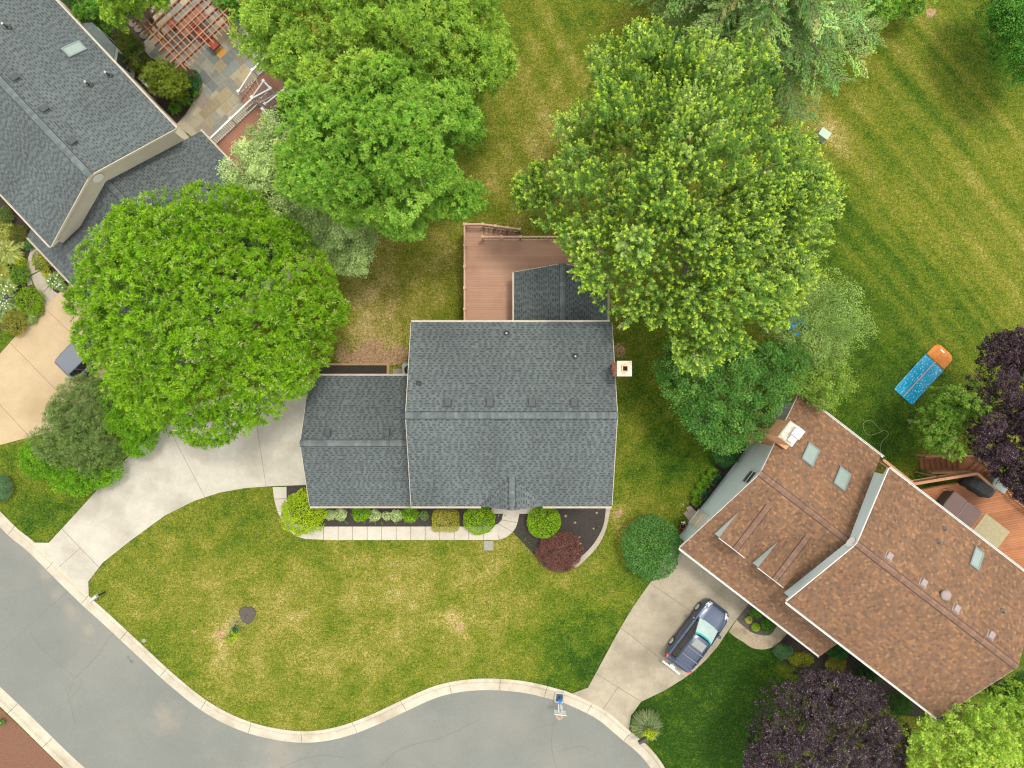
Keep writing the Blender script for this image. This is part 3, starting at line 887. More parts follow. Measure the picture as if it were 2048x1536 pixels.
def shingles(parent, poly, pal, seed=0, expo=.142):
    """poly: 3D points (local), the first two lie on the eave; lays overlapping tabs up the slope"""
    P = [Vector(p) for p in poly]
    ex = (P[1] - P[0]).normalized()
    nrm = Vector((0, 0, 0))
    for i in range(len(P)):
        nrm += (P[i] - P[0]).cross(P[(i + 1) % len(P)] - P[0])
    nrm.normalize()
    if nrm.z < 0: nrm = -nrm
    up = nrm.cross(ex).normalized()
    if up.z < 0: up = -up
    st = [((p - P[0]).dot(ex), (p - P[0]).dot(up)) for p in P]
    rg = random.Random(seed)
    tmax = max(t for s, t in st)
    V, F, Cc = [], [], []
    row = 0
    t = -.02
    prev = []
    while t < tmax - .02:
        tm = min(t + expo * .5, tmax - .01)
        xs = []
        for i in range(len(st)):
            (s1, t1), (s2, t2) = st[i], st[(i + 1) % len(st)]
            if (t1 > tm) != (t2 > tm): xs.append(s1 + (s2 - s1) * (tm - t1) / (t2 - t1))
        if len(xs) < 2:
            t += expo; row += 1; continue
        a, b = min(xs), max(xs)
        s = a - rg.uniform(0, .2)
        light = rg.random() < .5
        rowk = rg.uniform(.95, 1.05)
        while s < b:
            w = rg.uniform(.10, .21) if pal == 'grey' else rg.uniform(.10, .19)
            s0, s1 = max(s, a), min(s + w, b)
            wear = .86 + .2 * float(vnoise(s * .9 + seed * 13, t * .16, 1.0)) + .10 * float(vnoise(s + seed, t, .35))
            if s1 - s0 > .015:
                lift = .014 if light else .006
                t1 = min(t + expo + .03, tmax)
                n = len(V)
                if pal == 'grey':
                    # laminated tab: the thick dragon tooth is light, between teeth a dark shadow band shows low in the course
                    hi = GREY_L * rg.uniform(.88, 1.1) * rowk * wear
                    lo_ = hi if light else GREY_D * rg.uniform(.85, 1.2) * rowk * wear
                    tm_ = min(t + expo * rg.uniform(.5, .68), t1)
                else:
                    hi = lo_ = BROWN[rg.choice((0, 0, 1, 1, 2, 2, 3, 4, 4, 4, 5, 6, 6))] * rg.uniform(.9, 1.1) * rowk * wear
                    tm_ = t + expo * .6
                for (ss, tt, hh, c) in ((s0, t, lift + .004, lo_), (s1, t, lift + .004, lo_), (s1, tm_, lift, lo_), (s0, tm_, lift, lo_), (s0, tm_, lift, hi), (s1, tm_, lift, hi), (s1, t1, .002 + lift * .3, hi), (s0, t1, .002 + lift * .3, hi), (s0, t, -.006, lo_), (s1, t, -.006, lo_)):
                    V.append(P[0] + ex * ss + up * tt + nrm * hh)
                    Cc.append(c)
                F += [(n, n + 1, n + 2, n + 3), (n + 4, n + 5, n + 6, n + 7), (n + 8, n + 9, n + 1, n)]
            s += w
            light = not light if rg.random() < .9 else light
        t += expo; row += 1
    # face orientation up
    me = bpy.data.meshes.new('shingles')
    me.from_pydata([tuple(v) for v in V], [], F)
    cc = np.ones((len(V), 4), np.float32); cc[:, :3] = np.array(Cc)
    color_attr(me, cc)
    me.materials.append(M['shingle'])
    o = link('shingles', me, parent)
    o['kind'] = 'stuff'
    return o


def roof_plane(house, poly, pal, seed, tabs=True):
    """a roof deck slab with its shingles"""
    P = [Vector(p) for p in poly]
    nrm = (P[1] - P[0]).cross(P[2] - P[0]).normalized()
    if nrm.z < 0: nrm = -nrm
    n = len(P)
    V = [p - nrm * .012 for p in P] + [p - nrm * .09 for p in P]
    F = [tuple(range(n)), tuple(range(2 * n - 1, n - 1, -1))] + [(i, i + n, (i + 1) % n + n, (i + 1) % n) for i in range(n)]
    o = MB().add(V, F).build('roof', M['underlay_grey' if pal == 'grey' else 'underlay_brown'], house)
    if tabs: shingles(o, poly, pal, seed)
    return o


def ridge_caps(roof, a, b, slope1, slope2, pal, half=.17, expo=.21):
    """overlapping cap shingles along a ridge from a to b; slope = fall per metre on either side"""
    a, b = Vector(a), Vector(b)
    d = (b - a); L = d.length; d.normalize()
    side = Vector((-d.y, d.x, 0)).normalized()
    n = max(1, int(L / expo))
    M.setdefault('ridge_edge_dark', mat('ridge_edge_dark', (0.022, 0.022, 0.024), .9)) if 'ridge_edge_dark' not in M else None
    mk = M['cap_grey' if pal == 'grey' else 'cap_brown']
    key = ('cap', pal, slope1, slope2)
    if key not in _unit:
        V = []
        for xx, h in ((0, .034), (expo * 1.12, .018)):
            V += [(xx, half, h - half * slope1), (xx, 0, h + .008), (xx, -half, h - half * slope2)]
        V += [(0, half, -half * slope1), (0, 0, .0), (0, -half, -half * slope2)]
        _unit[key] = MB().add(V, [(0, 1, 4, 3), (1, 2, 5, 4), (6, 7, 1, 0), (7, 8, 2, 1)]).mesh('ridge_cap', mk)
    for sgn, sl in ((1, slope1), (-1, slope2)):  # thin dark strip added along either side of the cap row
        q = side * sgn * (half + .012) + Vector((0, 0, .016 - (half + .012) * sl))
        beam('ridge_edge_strip', M['ridge_edge_dark'], roof, a + q, b + q, .035, .03)
    for i in range(n):
        o = link('ridge_cap', _unit[key], roof)
        o.location = a + d * (i * L / n)
        o.rotation_euler = (0, 0, math.atan2(d.y, d.x))
        o.scale = (1, rnd.uniform(.96, 1.04), rnd.uniform(.9, 1.15))


def gutter(house, a, b, out, mat_=None, w=.125):
    """open trough hung on the eave from a to b; out = unit vector away from the house"""
    a, b, out = Vector(a), Vector(b), Vector(out)
    z = Vector((0, 0, 1))
    prof = [(0, .0), (0, -.11), (w * .85, -.11), (w, -.01), (w, .012), (w - .022, .012), (w - .03, -.006), (w * .75, -.07), (.018, -.07), (.018, 0)]
    rings = [[p + out * x + z * y for x, y in prof] for p in (a, b)]
    return MB().loft(rings, smooth=False).build('gutter', mat_ or M['gutter'], house)


def gable_wall(house, x, y0, y1, yr, ze0, ze1, zr, mat_, thick=.15, facing=1, z0=0.0):
    """end wall with lapped boards; profile in the y-z plane at local x; facing = sign of outward x"""
    mb = MB()
    e = .115
    z = z0

    def span(zz):
        if zz <= min(ze0, ze1): return y0, y1
        a = y0 if zz <= ze0 else y0 + (yr - y0) * (zz - ze0) / (zr - ze0)
        b = y1 if zz <= ze1 else y1 + (yr - y1) * (zz - ze1) / (zr - ze1)
        return a, b
    f = facing
    while z < zr - .02:
        z1 = min(z + e, zr - .01)
        a0, b0 = span(z); a1, b1 = span(z1)
        mb.add([(x + f * .016, a0, z), (x + f * .016, b0, z), (x + f * .003, b1, z1), (x + f * .003, a1, z1)], [(0, 1, 2, 3) if f < 0 else (3, 2, 1, 0)])
        mb.add([(x + f * .016, a1, z1), (x + f * .016, b1, z1), (x + f * .003, b1, z1), (x + f * .003, a1, z1)], [(0, 1, 2, 3)])
        z = z1
    pr = [(y0, z0), (y1, z0), (y1, ze1), (yr, zr), (y0, ze0)]
    V = [(x + f * .002, p[0], p[1]) for p in pr] + [(x - f * thick, p[0], p[1]) for p in pr]
    n = len(pr)
    mb.add(V, [tuple(range(n)), tuple(range(2 * n - 1, n - 1, -1))] + [(i, i + n, (i + 1) % n + n, (i + 1) % n) for i in range(n)])
    return mb.build('gable_wall', mat_, house)


def side_wall(house, x0, x1, y, ze, mat_, facing, z0=0.0):
    return bx('wall', mat_, house, ((x0 + x1) / 2, y, (z0 + ze) / 2), (abs(x1 - x0), .15, ze - z0))


def rake(house, a, b, out, mat_, w=.09):
    """white rake board under the roof edge from eave point a to ridge point b"""
    a, b, out = Vector(a), Vector(b), Vector(out)
    z = Vector((0, 0, 1))
    R = []
    for p in (a, b):
        R.append([p + out * .0 + z * -.02, p + out * w * .35 + z * -.02, p + out * w * .35 + z * -.20, p + out * 0 + z * -.20])
    return MB().loft(R, smooth=False).build('rake_board', mat_, house)


def box_vent(house, x, y, z, slope_dir, slope, mat_, s=.36):
    """low roof vent with a hood; slope_dir = +1 when the roof falls towards +y"""
    M3 = Matrix.Translation((x, y, z)) @ Matrix.Rotation(-math.atan(slope) * slope_dir, 4, 'X')
    mb = MB()
    h = s / 2
    mb.add([M3 @ Vector(p) for p in [(-h - .05, -h - .05, .0), (h + .05, -h - .05, .0), (h + .05, h + .05, .0), (-h - .05, h + .05, .0), (-h - .05, -h - .05, .03), (h + .05, -h - .05, .03), (h + .05, h + .05, .03), (-h - .05, h + .05, .03)]],
           [(4, 5, 6, 7), (0, 1, 5, 4), (1, 2, 6, 5), (2, 3, 7, 6), (3, 0, 4, 7)])
    lo_, hi_ = (-h, h) if slope_dir > 0 else (h, -h)
    mb.add([M3 @ Vector(p) for p in [(-h, lo_, .02), (h, lo_, .02), (h, hi_, .02), (-h, hi_, .02), (-h + .03, lo_, .09), (h - .03, lo_, .09), (h - .02, hi_, .17), (-h + .02, hi_, .17)]],
           [(4, 5, 6, 7), (0, 1, 5, 4), (1, 2, 6, 5), (2, 3, 7, 6), (3, 0, 4, 7)])
    o = mb.build('roof_vent', mat_, house)
    op = MB().add([M3 @ Vector(p) for p in [(-h + .02, hi_ * 1.02, .03), (h - .02, hi_ * 1.02, .03), (h - .02, hi_ * 1.02, .16), (-h + .02, hi_ * 1.02, .16), (-h + .02, hi_ * 1.3, .033), (h - .02, hi_ * 1.3, .033)]], [(0, 1, 2, 3), (0, 1, 5, 4)])
    op.build('vent_mouth', M['pipe_dark'], o)
    return o


def pipe_vent(house, x, y, z, mat_, h=.35, r=.05, top=None):
    mb = MB().lathe([(.17, -.05), (.16, .02), (r + .03, .09), (r + .005, .11)], (x, y, z), 14)
    mb.tube([(x, y, z - .1), (x, y, z + h)], r, 10)
    o = mb.build('vent_pipe', mat_, house)
    if top: MB().lathe([(r + .004, h - .03), (r + .004, h + .01)], (x, y, z), 12).build('pipe_collar', top, o)
    return o


def skylight(house, x, y, z, slope_dir, slope, w, l, up=.14):
    M3 = Matrix.Translation((x, y, z)) @ Matrix.Rotation(-math.atan(slope) * slope_dir, 4, 'X')
    fr = MB()
    for cx, cy, sx, sy in ((0, l / 2 - .04, w, .08), (0, -l / 2 + .04, w, .08), (-w / 2 + .04, 0, .08, l - .16), (w / 2 - .04, 0, .08, l - .16)):
        fr.box((cx, cy, up / 2 - .03), (sx, sy, up), M=M3)
    o = fr.build('skylight', M['sky_frame'], house)
    MB().box((0, 0, up - .055), (w - .13, l - .13, .02), M=M3).build('pane', M['sky_glass'], o)
    return o


def window(house, x, y, z, w, h, facing, frame=M['trim_white'], axis='x', glass=None):
    """window on a wall facing +-x (axis x) or +-y (axis y)"""
    mb = MB()
    f = facing
    def pt(a, d, c): return (x + f * d, y + a, z + c) if axis == 'x' else (x + a, y + f * d, z + c)
    def bar(a0, a1, c0, c1, d0, d1):
        V = [pt(a, d, c) for a in (a0, a1) for d in (d0, d1) for c in (c0, c1)]
        mb.add(V, [(0, 1, 3, 2), (4, 6, 7, 5), (0, 4, 5, 1), (2, 3, 7, 6), (0, 2, 6, 4), (1, 5, 7, 3)])
    t = .08
    bar(-w / 2 - t, w / 2 + t, h, h + t, .01, .07); bar(-w / 2 - t, w / 2 + t, -t, 0, .01, .09)
    bar(-w / 2 - t, -w / 2, 0, h, .01, .06); bar(w / 2, w / 2 + t, 0, h, .01, .06)
    bar(-w / 2, w / 2, h / 2 - .025, h / 2 + .025, .01, .05)
    o = mb.build('window', frame, house)
    mb = MB()
    V = [pt(a, .025, c) for a, c in ((-w / 2, 0), (w / 2, 0), (w / 2, h), (-w / 2, h))]
    mb.add(V, [(0, 1, 2, 3)])
    mb.build('pane', glass or M['glass'], o)
    return o


def brick_shell(name, parent, c, sx, sy, z0, z1, mat_, mb_mat, detail_from=None):
    """chimney stack: mortar core with courses of individual bricks on its faces from detail_from up"""
    core = MB().box((c[0], c[1], (z0 + z1) / 2), (sx - .03, sy - .03, z1 - z0)).build(name, mb_mat, parent)
    bl, bh, g = .30, .105, .012
    z = detail_from if detail_from is not None else z0
    if z > z0: bx('base_course', mat_, core, (c[0], c[1], (z0 + z) / 2), (sx, sy, z - z0))
    row = 0
    while z < z1 - .02:
        h = min(bh, z1 - z) - g
        for ax in (0, 1):
            L_ = sx if ax == 0 else sy
            for sgn in (-1, 1):
                s = -L_ / 2 - (bl / 2 if row % 2 else 0)
                while s < L_ / 2 - .02:
                    a, b = max(s, -L_ / 2), min(s + bl - g, L_ / 2)
                    if b - a > .03:
                        if ax == 0: bx('brick', mat_, core, (c[0] + (a + b) / 2, c[1] + sgn * (sy / 2 - .02), z + h / 2), (b - a, .05, h))
                        else: bx('brick', mat_, core, (c[0] + sgn * (sx / 2 - .02), c[1] + (a + b) / 2, z + h / 2), (.05, b - a - .09, h))
                    s += bl
        z += bh; row += 1
    return core


# ---- middle house ---------------------------------------------------------------------------------
X0, X1, YN, YS, YR, ZE, ZR = -5.47, 5.42, 3.34, -6.62, -1.62, 5.4, 7.42
mh = thing('house', 'middle house with plain blue grey shingle roof and brick chimney', 'house', (0, -1.6, 0))
oy = 1.6                                         # local y = world y + oy
L3 = lambda x, y, z: (x, y + oy, z)
pN = (ZR - ZE) / (YN - YR); pS = (ZR - ZE) / (YR - YS)
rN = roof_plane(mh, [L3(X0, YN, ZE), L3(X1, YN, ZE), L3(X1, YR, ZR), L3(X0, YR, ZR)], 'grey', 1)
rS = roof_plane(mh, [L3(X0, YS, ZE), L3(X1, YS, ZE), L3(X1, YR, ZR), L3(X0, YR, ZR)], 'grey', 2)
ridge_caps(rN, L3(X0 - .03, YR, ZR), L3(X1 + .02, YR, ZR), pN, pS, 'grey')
gable_wall(mh, X0 + .25, YS + .4 + oy, YN - .35 + oy, YR + oy, ZE - .12, ZE - .12, ZR - .14, M['siding_cream'], facing=-1)
gable_wall(mh, X1 - .22, YS + .4 + oy, YN - .35 + oy, YR + oy, ZE - .12, ZE - .12, ZR - .14, M['siding_cream'], facing=1)
side_wall(mh, X0 + .25, X1 - .22, YS + .4 + oy, ZE - .05, M['siding_cream'], -1)
side_wall(mh, X0 + .25, X1 - .22, YN - .35 + oy, ZE - .05, M['siding_cream'], 1)
gutter(mh, L3(X0, YN, ZE - .02), L3(X1 - .1, YN, ZE - .02), (0, 1, 0))
gutter(mh, L3(X0, YS, ZE - .02), L3(-1.68, YS, ZE - .02), (0, -1, 0))
gutter(mh, L3(1.68, YS, ZE - .02), L3(X1, YS, ZE - .02), (0, -1, 0))
for (y, z) in ((YN, ZE), (YS, ZE)):
    rake(mh, L3(X0, y, z), L3(X0, YR, ZR), (-1, 0, 0), M['gutter']); rake(mh, L3(X1, y, z), L3(X1, YR, ZR), (1, 0, 0), M['gutter'])
for px_ in (896, 980, 1064, 1148):
    xx = (px_ - 1024) * (CAM_H - 7.15) / FPX
    box_vent(mh, xx, YR + .62 + oy, ZR - .62 * pN + .01, 1, pN, M['vent_grey'])
for px_, py_, z in ((1013, 667, 5.75), (1150, 713, 6.2), (838, 768, 6.75)):
    p = W(px_, py_, z); zz = ZR - (p.y - YR) * pN
    pipe_vent(mh, p.x, p.y + oy, zz, M['pipe_dark'], .32, top=M['metal_grey'] if px_ != 838 else None)
# entry cross gable: its ridge runs into the front slope
GE = 1.70; GZ = ZE + .72
yb = YR - (ZR - GZ) / pS
for sg, sd_ in ((-1, 3), (1, 4)):
    g1 = roof_plane(mh, [L3(sg * 1.7, YS - .02, ZE), L3(0.0, YS - .12, GZ), L3(0.0, yb, GZ)], 'grey', sd_, tabs=False)
    g1.name = 'porch_roof'
    shingles(g1, [L3(sg * 1.7, YS - .02, ZE + .03), L3(sg * 1.7, YS, ZE + .03), L3(0.0, yb, GZ + .03), L3(0.0, YS - .1, GZ + .03)], 'grey', sd_)
ridge_caps(g1, L3(0, YS - .12, GZ + .01), L3(0, yb + .1, GZ + .02), .42, .42, 'grey')
MB().add([L3(-1.6, YS - .03, ZE - .12), L3(1.6, YS - .03, ZE - .12), L3(0, YS - .03, GZ - .12), L3(-1.6, YS + .3, ZE - .12), L3(1.6, YS + .3, ZE - .12), L3(0, YS + .3, GZ - .12)],
         [(0, 1, 2), (5, 4, 3), (0, 3, 4, 1), (1, 4, 5, 2), (2, 5, 3, 0)]).build('porch_pediment', M['siding_cream'], mh)
for sx in (-1.35, 1.35): MB().lathe([(.16, .12), (.16, .22), (.12, .26), (.10, 2.6), (.10, 5.1), (.15, 5.2), (.15, 5.28)], L3(sx, YS + .15, 0), 14).build('porch_column', M['white'], mh)
bx('front_door', M['brick'], mh, L3(0, YS + .30, 1.15), (1.0, .06, 2.1))
for xx in (-4.1, -2.2, 2.9): window(mh, xx, YS + .325 + oy, 3.4, 1.0, 1.4, -1, axis='y'); window(mh, xx, YS + .325 + oy, .8, 1.0, 1.5, -1, axis='y')
# garage wing
GX0, GX1, GYN, GYS, GYR, GZE, GZR = -11.70, X0 + .25, .46, -7.05, -3.28, 2.9, 4.72
qN = (GZR - GZE) / (GYN - GYR); qS = (GZR - GZE) / (GYR - GYS)
rgn = roof_plane(mh, [L3(GX0, GYN, GZE), L3(GX1, GYN, GZE), L3(GX1, GYR, GZR), L3(GX0, GYR, GZR)], 'grey', 6)
rgs = roof_plane(mh, [L3(GX0, GYS, GZE), L3(GX1, GYS, GZE), L3(GX1, GYR, GZR), L3(GX0, GYR, GZR)], 'grey', 7)
# short return of the garage eave in front of the house wall
rgr = roof_plane(mh, [L3(GX1, GYS, GZE), L3(GX1 + .45, GYS, GZE), L3(GX1 + .45, YS + .3, GZE + (YS + .3 - GYS) * qS), L3(GX1, YS + .3, GZE + (YS + .3 - GYS) * qS)], 'grey', 8)
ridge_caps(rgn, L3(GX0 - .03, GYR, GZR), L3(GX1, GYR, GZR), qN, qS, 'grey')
gable_wall(mh, GX0 + .25, GYS + .35 + oy, GYN - .3 + oy, GYR + oy, GZE - .12, GZE - .12, GZR - .14, M['siding_cream'], facing=-1)
side_wall(mh, GX0 + .25, GX1, GYS + .35 + oy, GZE - .05, M['siding_cream'], -1)
side_wall(mh, GX0 + .25, GX1, GYN - .3 + oy, GZE - .05, M['siding_cream'], 1)
gutter(mh, L3(GX0, GYN, GZE - .02), L3(GX1 + .15, GYN, GZE - .02), (0, 1, 0))
gutter(mh, L3(GX0, GYS, GZE - .02), L3(GX1 + .5, GYS, GZE - .02), (0, -1, 0))
for y in (GYN, GYS): rake(mh, L3(GX0, y, GZE), L3(GX0, GYR, GZR), (-1, 0, 0), M['gutter'])
for px_ in (656, 774):
    box_vent(mh, (px_ - 1024) * (CAM_H - 4.5) / FPX, GYR + .52 + oy, GZR - .52 * qN + .01, 1, qN, M['vent_grey'], .32)
bx('garage_door', M['white'], mh, L3(GX0 + .22, -3.3, 1.15), (.05, 4.9, 2.2))
# screened porch at the back, gable with a slight prow
PXE0, PXR, PXE1, PYE, PYP, PZE, PZR = .15, 2.82, 5.49, 6.45, 6.70, 3.0, 4.42
rp1 = roof_plane(mh, [L3(PXE0, PYE, PZE), L3(PXE0, YN - .35, PZE), L3(PXR, YN - .35, PZR), L3(PXR, PYP, PZR)], 'grey', 9)
rp2 = roof_plane(mh, [L3(PXE1, PYE, PZE), L3(PXE1, YN - .35, PZE), L3(PXR, YN - .35, PZR), L3(PXR, PYP, PZR)], 'grey', 10)
pp_ = (PZR - PZE) / (PXR - PXE0)
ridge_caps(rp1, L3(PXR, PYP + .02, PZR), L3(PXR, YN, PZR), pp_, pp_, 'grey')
gutter(mh, L3(PXE0, YN, PZE - .02), L3(PXE0, PYE, PZE - .02), (-1, 0, 0))
gutter(mh, L3(PXE1, YN, PZE - .02), L3(PXE1, PYE, PZE - .02), (1, 0, 0))
rake(mh, L3(PXE0, PYE, PZE), L3(PXR, PYP, PZR), (0, 1, 0), M['gutter']); rake(mh, L3(PXE1, PYE, PZE), L3(PXR, PYP, PZR), (0, 1, 0), M['gutter'])
for xx in (PXE0 + .3, PXE1 - .3): bx('porch_wall', M['siding_cream'], mh, L3(xx, 4.75, 1.45), (.1, 3.0, 2.85))
bx('porch_wall', M['siding_cream'], mh, L3(PXR, 6.2, 1.45), (4.74, .1, 2.85))
# chimney on the right gable
ch = brick_shell('chimney', mh, (5.62, .77 + oy), .66, .70, 2.6, 8.42, M['brick'], M['mortar'], detail_from=5.6)
MB().loft([[(5.2 + a, .77 + oy + b, z) for a, b in ((0, -w), (d, -w), (d, w), (0, w))] for z, w, d in ((0, .85, .78), (2.2, .85, .78), (2.7, .36, .76))], smooth=False).build('chimney_base', M['brick'], ch)
crn = MB()
crn.loft([[(5.62 + a * w, .77 + oy + b * w * 1.05, z) for a, b in ((-1, -1), (1, -1), (1, 1), (-1, 1))] for z, w in ((8.42, .37), (8.50, .365), (8.60, .17))], smooth=False)
crn.build('chimney_crown', M['crown_mortar'], ch)
for a, b, sx, sy in ((-.135, 0, .04, .31), (.135, 0, .04, .31), (0, -.135, .23, .04), (0, .135, .23, .04)):
    bx('flue_tile', M['flue'], ch, (5.62 + a, .77 + oy + b, 8.66), (sx, sy, .16))
bx('flue_opening', M['soot'], ch, (5.62, .77 + oy, 8.615), (.225, .225, .02))

# ---- left house ------------------------------------------------------------------------------------
uc, vc = -28.0, -8.43
lh_c = LU * uc + LV * vc
lh = thing('house', 'left house with two level blue grey roof and tan gable siding', 'house', (lh_c.x, lh_c.y, 0), math.atan2(LU.y, LU.x))
A = lambda u, v, z: (u - uc, v - vc, z)


def from_px(px, py, z, U, V, u0, v0):
    p = Vector(W2(px, py, z))
    return p.dot(U) - u0, p.dot(V) - v0


UE, UW = -22.62, -36.5
VE, VWs, VR = -3.77, -13.10, -8.43
s_e = (7.6 - 5.4) / (VE - VR); s_w = (7.6 - 5.4) / (VR - VWs)
r1 = roof_plane(lh, [A(UW, VE, 5.4), A(UE, VE, 5.4), A(UE, VR, 7.6), A(UW, VR, 7.6)], 'grey', 21)
r2_ = roof_plane(lh, [A(UW, VWs, 5.4), A(UE, VWs, 5.4), A(UE, VR, 7.6), A(UW, VR, 7.6)], 'grey', 22)
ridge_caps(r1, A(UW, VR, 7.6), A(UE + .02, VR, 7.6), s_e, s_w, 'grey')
UG = UE - .28
gable_wall(lh, UG - uc, VWs + .35 - vc, VE - .35 - vc, VR - vc, 5.3, 5.3, 7.45, M['siding_tan'], facing=1)
gable_wall(lh, UW + .4 - uc, VWs + .35 - vc, VE - .35 - vc, VR - vc, 5.3, 5.3, 7.45, M['siding_tan'], facing=-1)
side_wall(lh, UW + .4 - uc, UG - uc, VE - .35 - vc, 5.35, M['siding_tan'], 1)
side_wall(lh, UW + .4 - uc, UG - uc, VWs + .35 - vc, 5.35, M['siding_tan'], -1)
gutter(lh, A(UW, VE, 5.38), A(UE, VE, 5.38), (0, 1, 0)); gutter(lh, A(UW, VWs, 5.38), A(UE, VWs, 5.38), (0, -1, 0))
for v in (VE, VWs):
    rake(lh, A(UE, v, 5.4), A(UE, VR, 7.6), (1, 0, 0), M['siding_tan'])
    bx('soffit_return', M['siding_tan'], lh, A(UE - .15, v + (-.25 if v == VE else .25), 5.26), (.3, .5, .16))
MB().tube([A(UG + .02, VR, 6.55), A(UG + .09, VR, 6.55)], .30, 28).build('gable_vent', M['white'], lh)
# wing with porch roof along the front
LZ, LZR = 3.0, 5.75
WVE, WVW = -3.06, -14.5
t_e = (LZR - LZ) / (WVE - VR); t_w = (LZR - LZ) / (VR - WVW)
UWE = -13.6
w1 = roof_plane(lh, [A(UG, WVE, LZ), A(UWE, WVE, LZ), A(UWE, VR, LZR), A(UG, VR, LZR)], 'grey', 23)
w2 = roof_plane(lh, [A(UG, WVW, LZ), A(UWE, WVW, LZ), A(UWE, VR, LZR), A(UG, VR, LZR)], 'grey', 24)
zp = LZ + (VWs + .3 - WVW) * t_w
w3 = roof_plane(lh, [A(-25.35, WVW, LZ), A(UG, WVW, LZ), A(UG, VWs + .3, zp), A(-25.35, VWs + .3, zp)], 'grey', 25)
ridge_caps(w1, A(UG, VR, LZR), A(UWE, VR, LZR), t_e, t_w, 'grey')
gutter(lh, A(UG - .1, WVE, LZ - .02), A(UWE, WVE, LZ - .02), (0, 1, 0)); gutter(lh, A(-25.35, WVW, LZ - .02), A(UWE, WVW, LZ - .02), (0, -1, 0))
side_wall(lh, UG - uc, UWE - .4 - uc, WVE - .4 - vc, 2.95, M['siding_tan'], 1)
side_wall(lh, UG - uc, UWE - .4 - uc, -13.0 - vc, 3.4, M['siding_tan'], -1)
gable_wall(lh, UWE - .4 - uc, -13.0 - vc, WVE - .4 - vc, VR - vc, 3.5, 2.9, LZR - .14, M['siding_tan'], facing=1)
# front cross gable over the wing
cu = -21.75
cz = 5.1
cv0 = -12.95
cvb = VR - (LZR - cz) / t_w
for sg, sd_ in ((-1, 26), (1, 27)):
    ze_ = 4.4
    ev_b = VR - (LZR - ze_) / t_w
    rr = roof_plane(lh, [A(cu + sg * 1.08, cv0, ze_), A(cu + sg * 1.08, ev_b, ze_), A(cu, cvb, cz), A(cu, cv0, cz)], 'grey', sd_)
    rr.name = 'dormer_roof'
    if sg < 0: ridge_caps(rr, A(cu, cv0, cz), A(cu, cvb - .1, cz), .64, .64, 'grey')
MB().add([A(cu - 1.0, cv0 + .12, 3.6), A(cu + 1.0, cv0 + .12, 3.6), A(cu + 1.0, cv0 + .12, 4.4), A(cu, cv0 + .12, cz - .06), A(cu - 1.0, cv0 + .12, 4.4)], [(0, 1, 2, 3, 4)]).build('dormer_front', M['siding_tan'], lh)
for px_, py_ in ((31, 157 - 0), (90, 219), (147, 285)):
    a, b = from_px(px_, py_, 7.3, LU, LV, uc, vc)
    box_vent(lh, a, b, 7.6 - (b + vc - VR) * s_e + .01, 1, s_e, M['vent_grey'])
for px_, py_ in ((27, 63), (207, 142), (178, 169)):
    a, b = from_px(px_ + 3, py_ + 2, 6.2, LU, LV, uc, vc)
    pipe_vent(lh, a, b, 7.6 - (b + vc - VR) * s_e, M['pipe_dark'], .5, .06, top=M['metal_grey'])
a, b = from_px(135, 89, 6.5, LU, LV, uc, vc)
skylight(lh, a, b, 7.6 - (b + vc - VR) * s_e, 1, s_e, .65, 1.05)
# bay window at the back, under the eave
bw = MB()
ca, cb = from_px(212, 95, 2.0, LU, LV, uc, vc)
wv = VE - .28 - vc
ca = from_px(205, 100, 2.6, LU, LV, uc, vc)[0]
ca -= .55
bayp = [(ca - 1.5, wv), (ca - .95, wv + .7), (ca + .95, wv + .7), (ca + 1.5, wv)]
bay = MB().prism(bayp, .3, 2.6).build('bay_window', M['white_vinyl'], lh)
MB().loft([[(p[0] * k + ca * (1 - k), wv + (p[1] - wv) * k - .02, z) for p in bayp] for z, k in ((2.6, 1.04), (2.65, 1.04), (3.15, .35))], smooth=False).build('bay_roof', M['cap_grey'], bay)
for i in range(3):
    p, q = Vector((*bayp[i], 0)), Vector((*bayp[i + 1], 0))
    d = (q - p); n = Vector((-d.y, d.x, 0)).normalized()
    a0, a1 = p.lerp(q, .14) + n * .012, p.lerp(q, .86) + n * .012
    MB().add([a0 + Vector((0, 0, .8)), a1 + Vector((0, 0, .8)), a1 + Vector((0, 0, 2.3)), a0 + Vector((0, 0, 2.3))], [(0, 1, 2, 3)]).build('pane', M['glass'], bay)
ds_a = from_px(258, 165, 3.5, LU, LV, uc, vc)[0]
window(lh, ds_a, wv + .01, 2.7, .9, 1.3, 1, axis='y', frame=M['white_vinyl'])

# ---- right house ------------------------------------------------------------------------------------
RU = Vector((.792, -.610)); RV = Vector((.610, .792))
ruc, rvc = 21.0, 4.3
rc = RU * ruc + RV * rvc
rh = thing('house', 'right house with mottled brown shingle roof and pale blue siding', 'house', (rc.x, rc.y, 0), math.atan2(RU.y, RU.x))
B = lambda u, v, z: (u - ruc, v - rvc, z)
U0, U1 = 19.05, 29.4
V0, V1, VRr = -.25, 8.86, 4.30
b0 = (7.55 - 5.4) / (VRr - V0); b1 = (7.55 - 5.4) / (V1 - VRr)
h1 = roof_plane(rh, [B(U0, V1, 5.4), B(U1, V1, 5.4), B(U1, VRr, 7.55), B(U0, VRr, 7.55)], 'brown', 31)
h2 = roof_plane(rh, [B(U0, V0, 5.4), B(U1, V0, 5.4), B(U1, VRr, 7.55), B(U0, VRr, 7.55)], 'brown', 32)
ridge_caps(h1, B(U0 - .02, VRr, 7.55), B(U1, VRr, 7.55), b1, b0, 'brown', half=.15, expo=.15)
UGr = U0 + .28
gable_wall(rh, UGr - ruc, V0 + .35 - rvc, V1 - .35 - rvc, VRr - rvc, 5.3, 5.3, 7.42, M['siding_blue'], facing=-1)
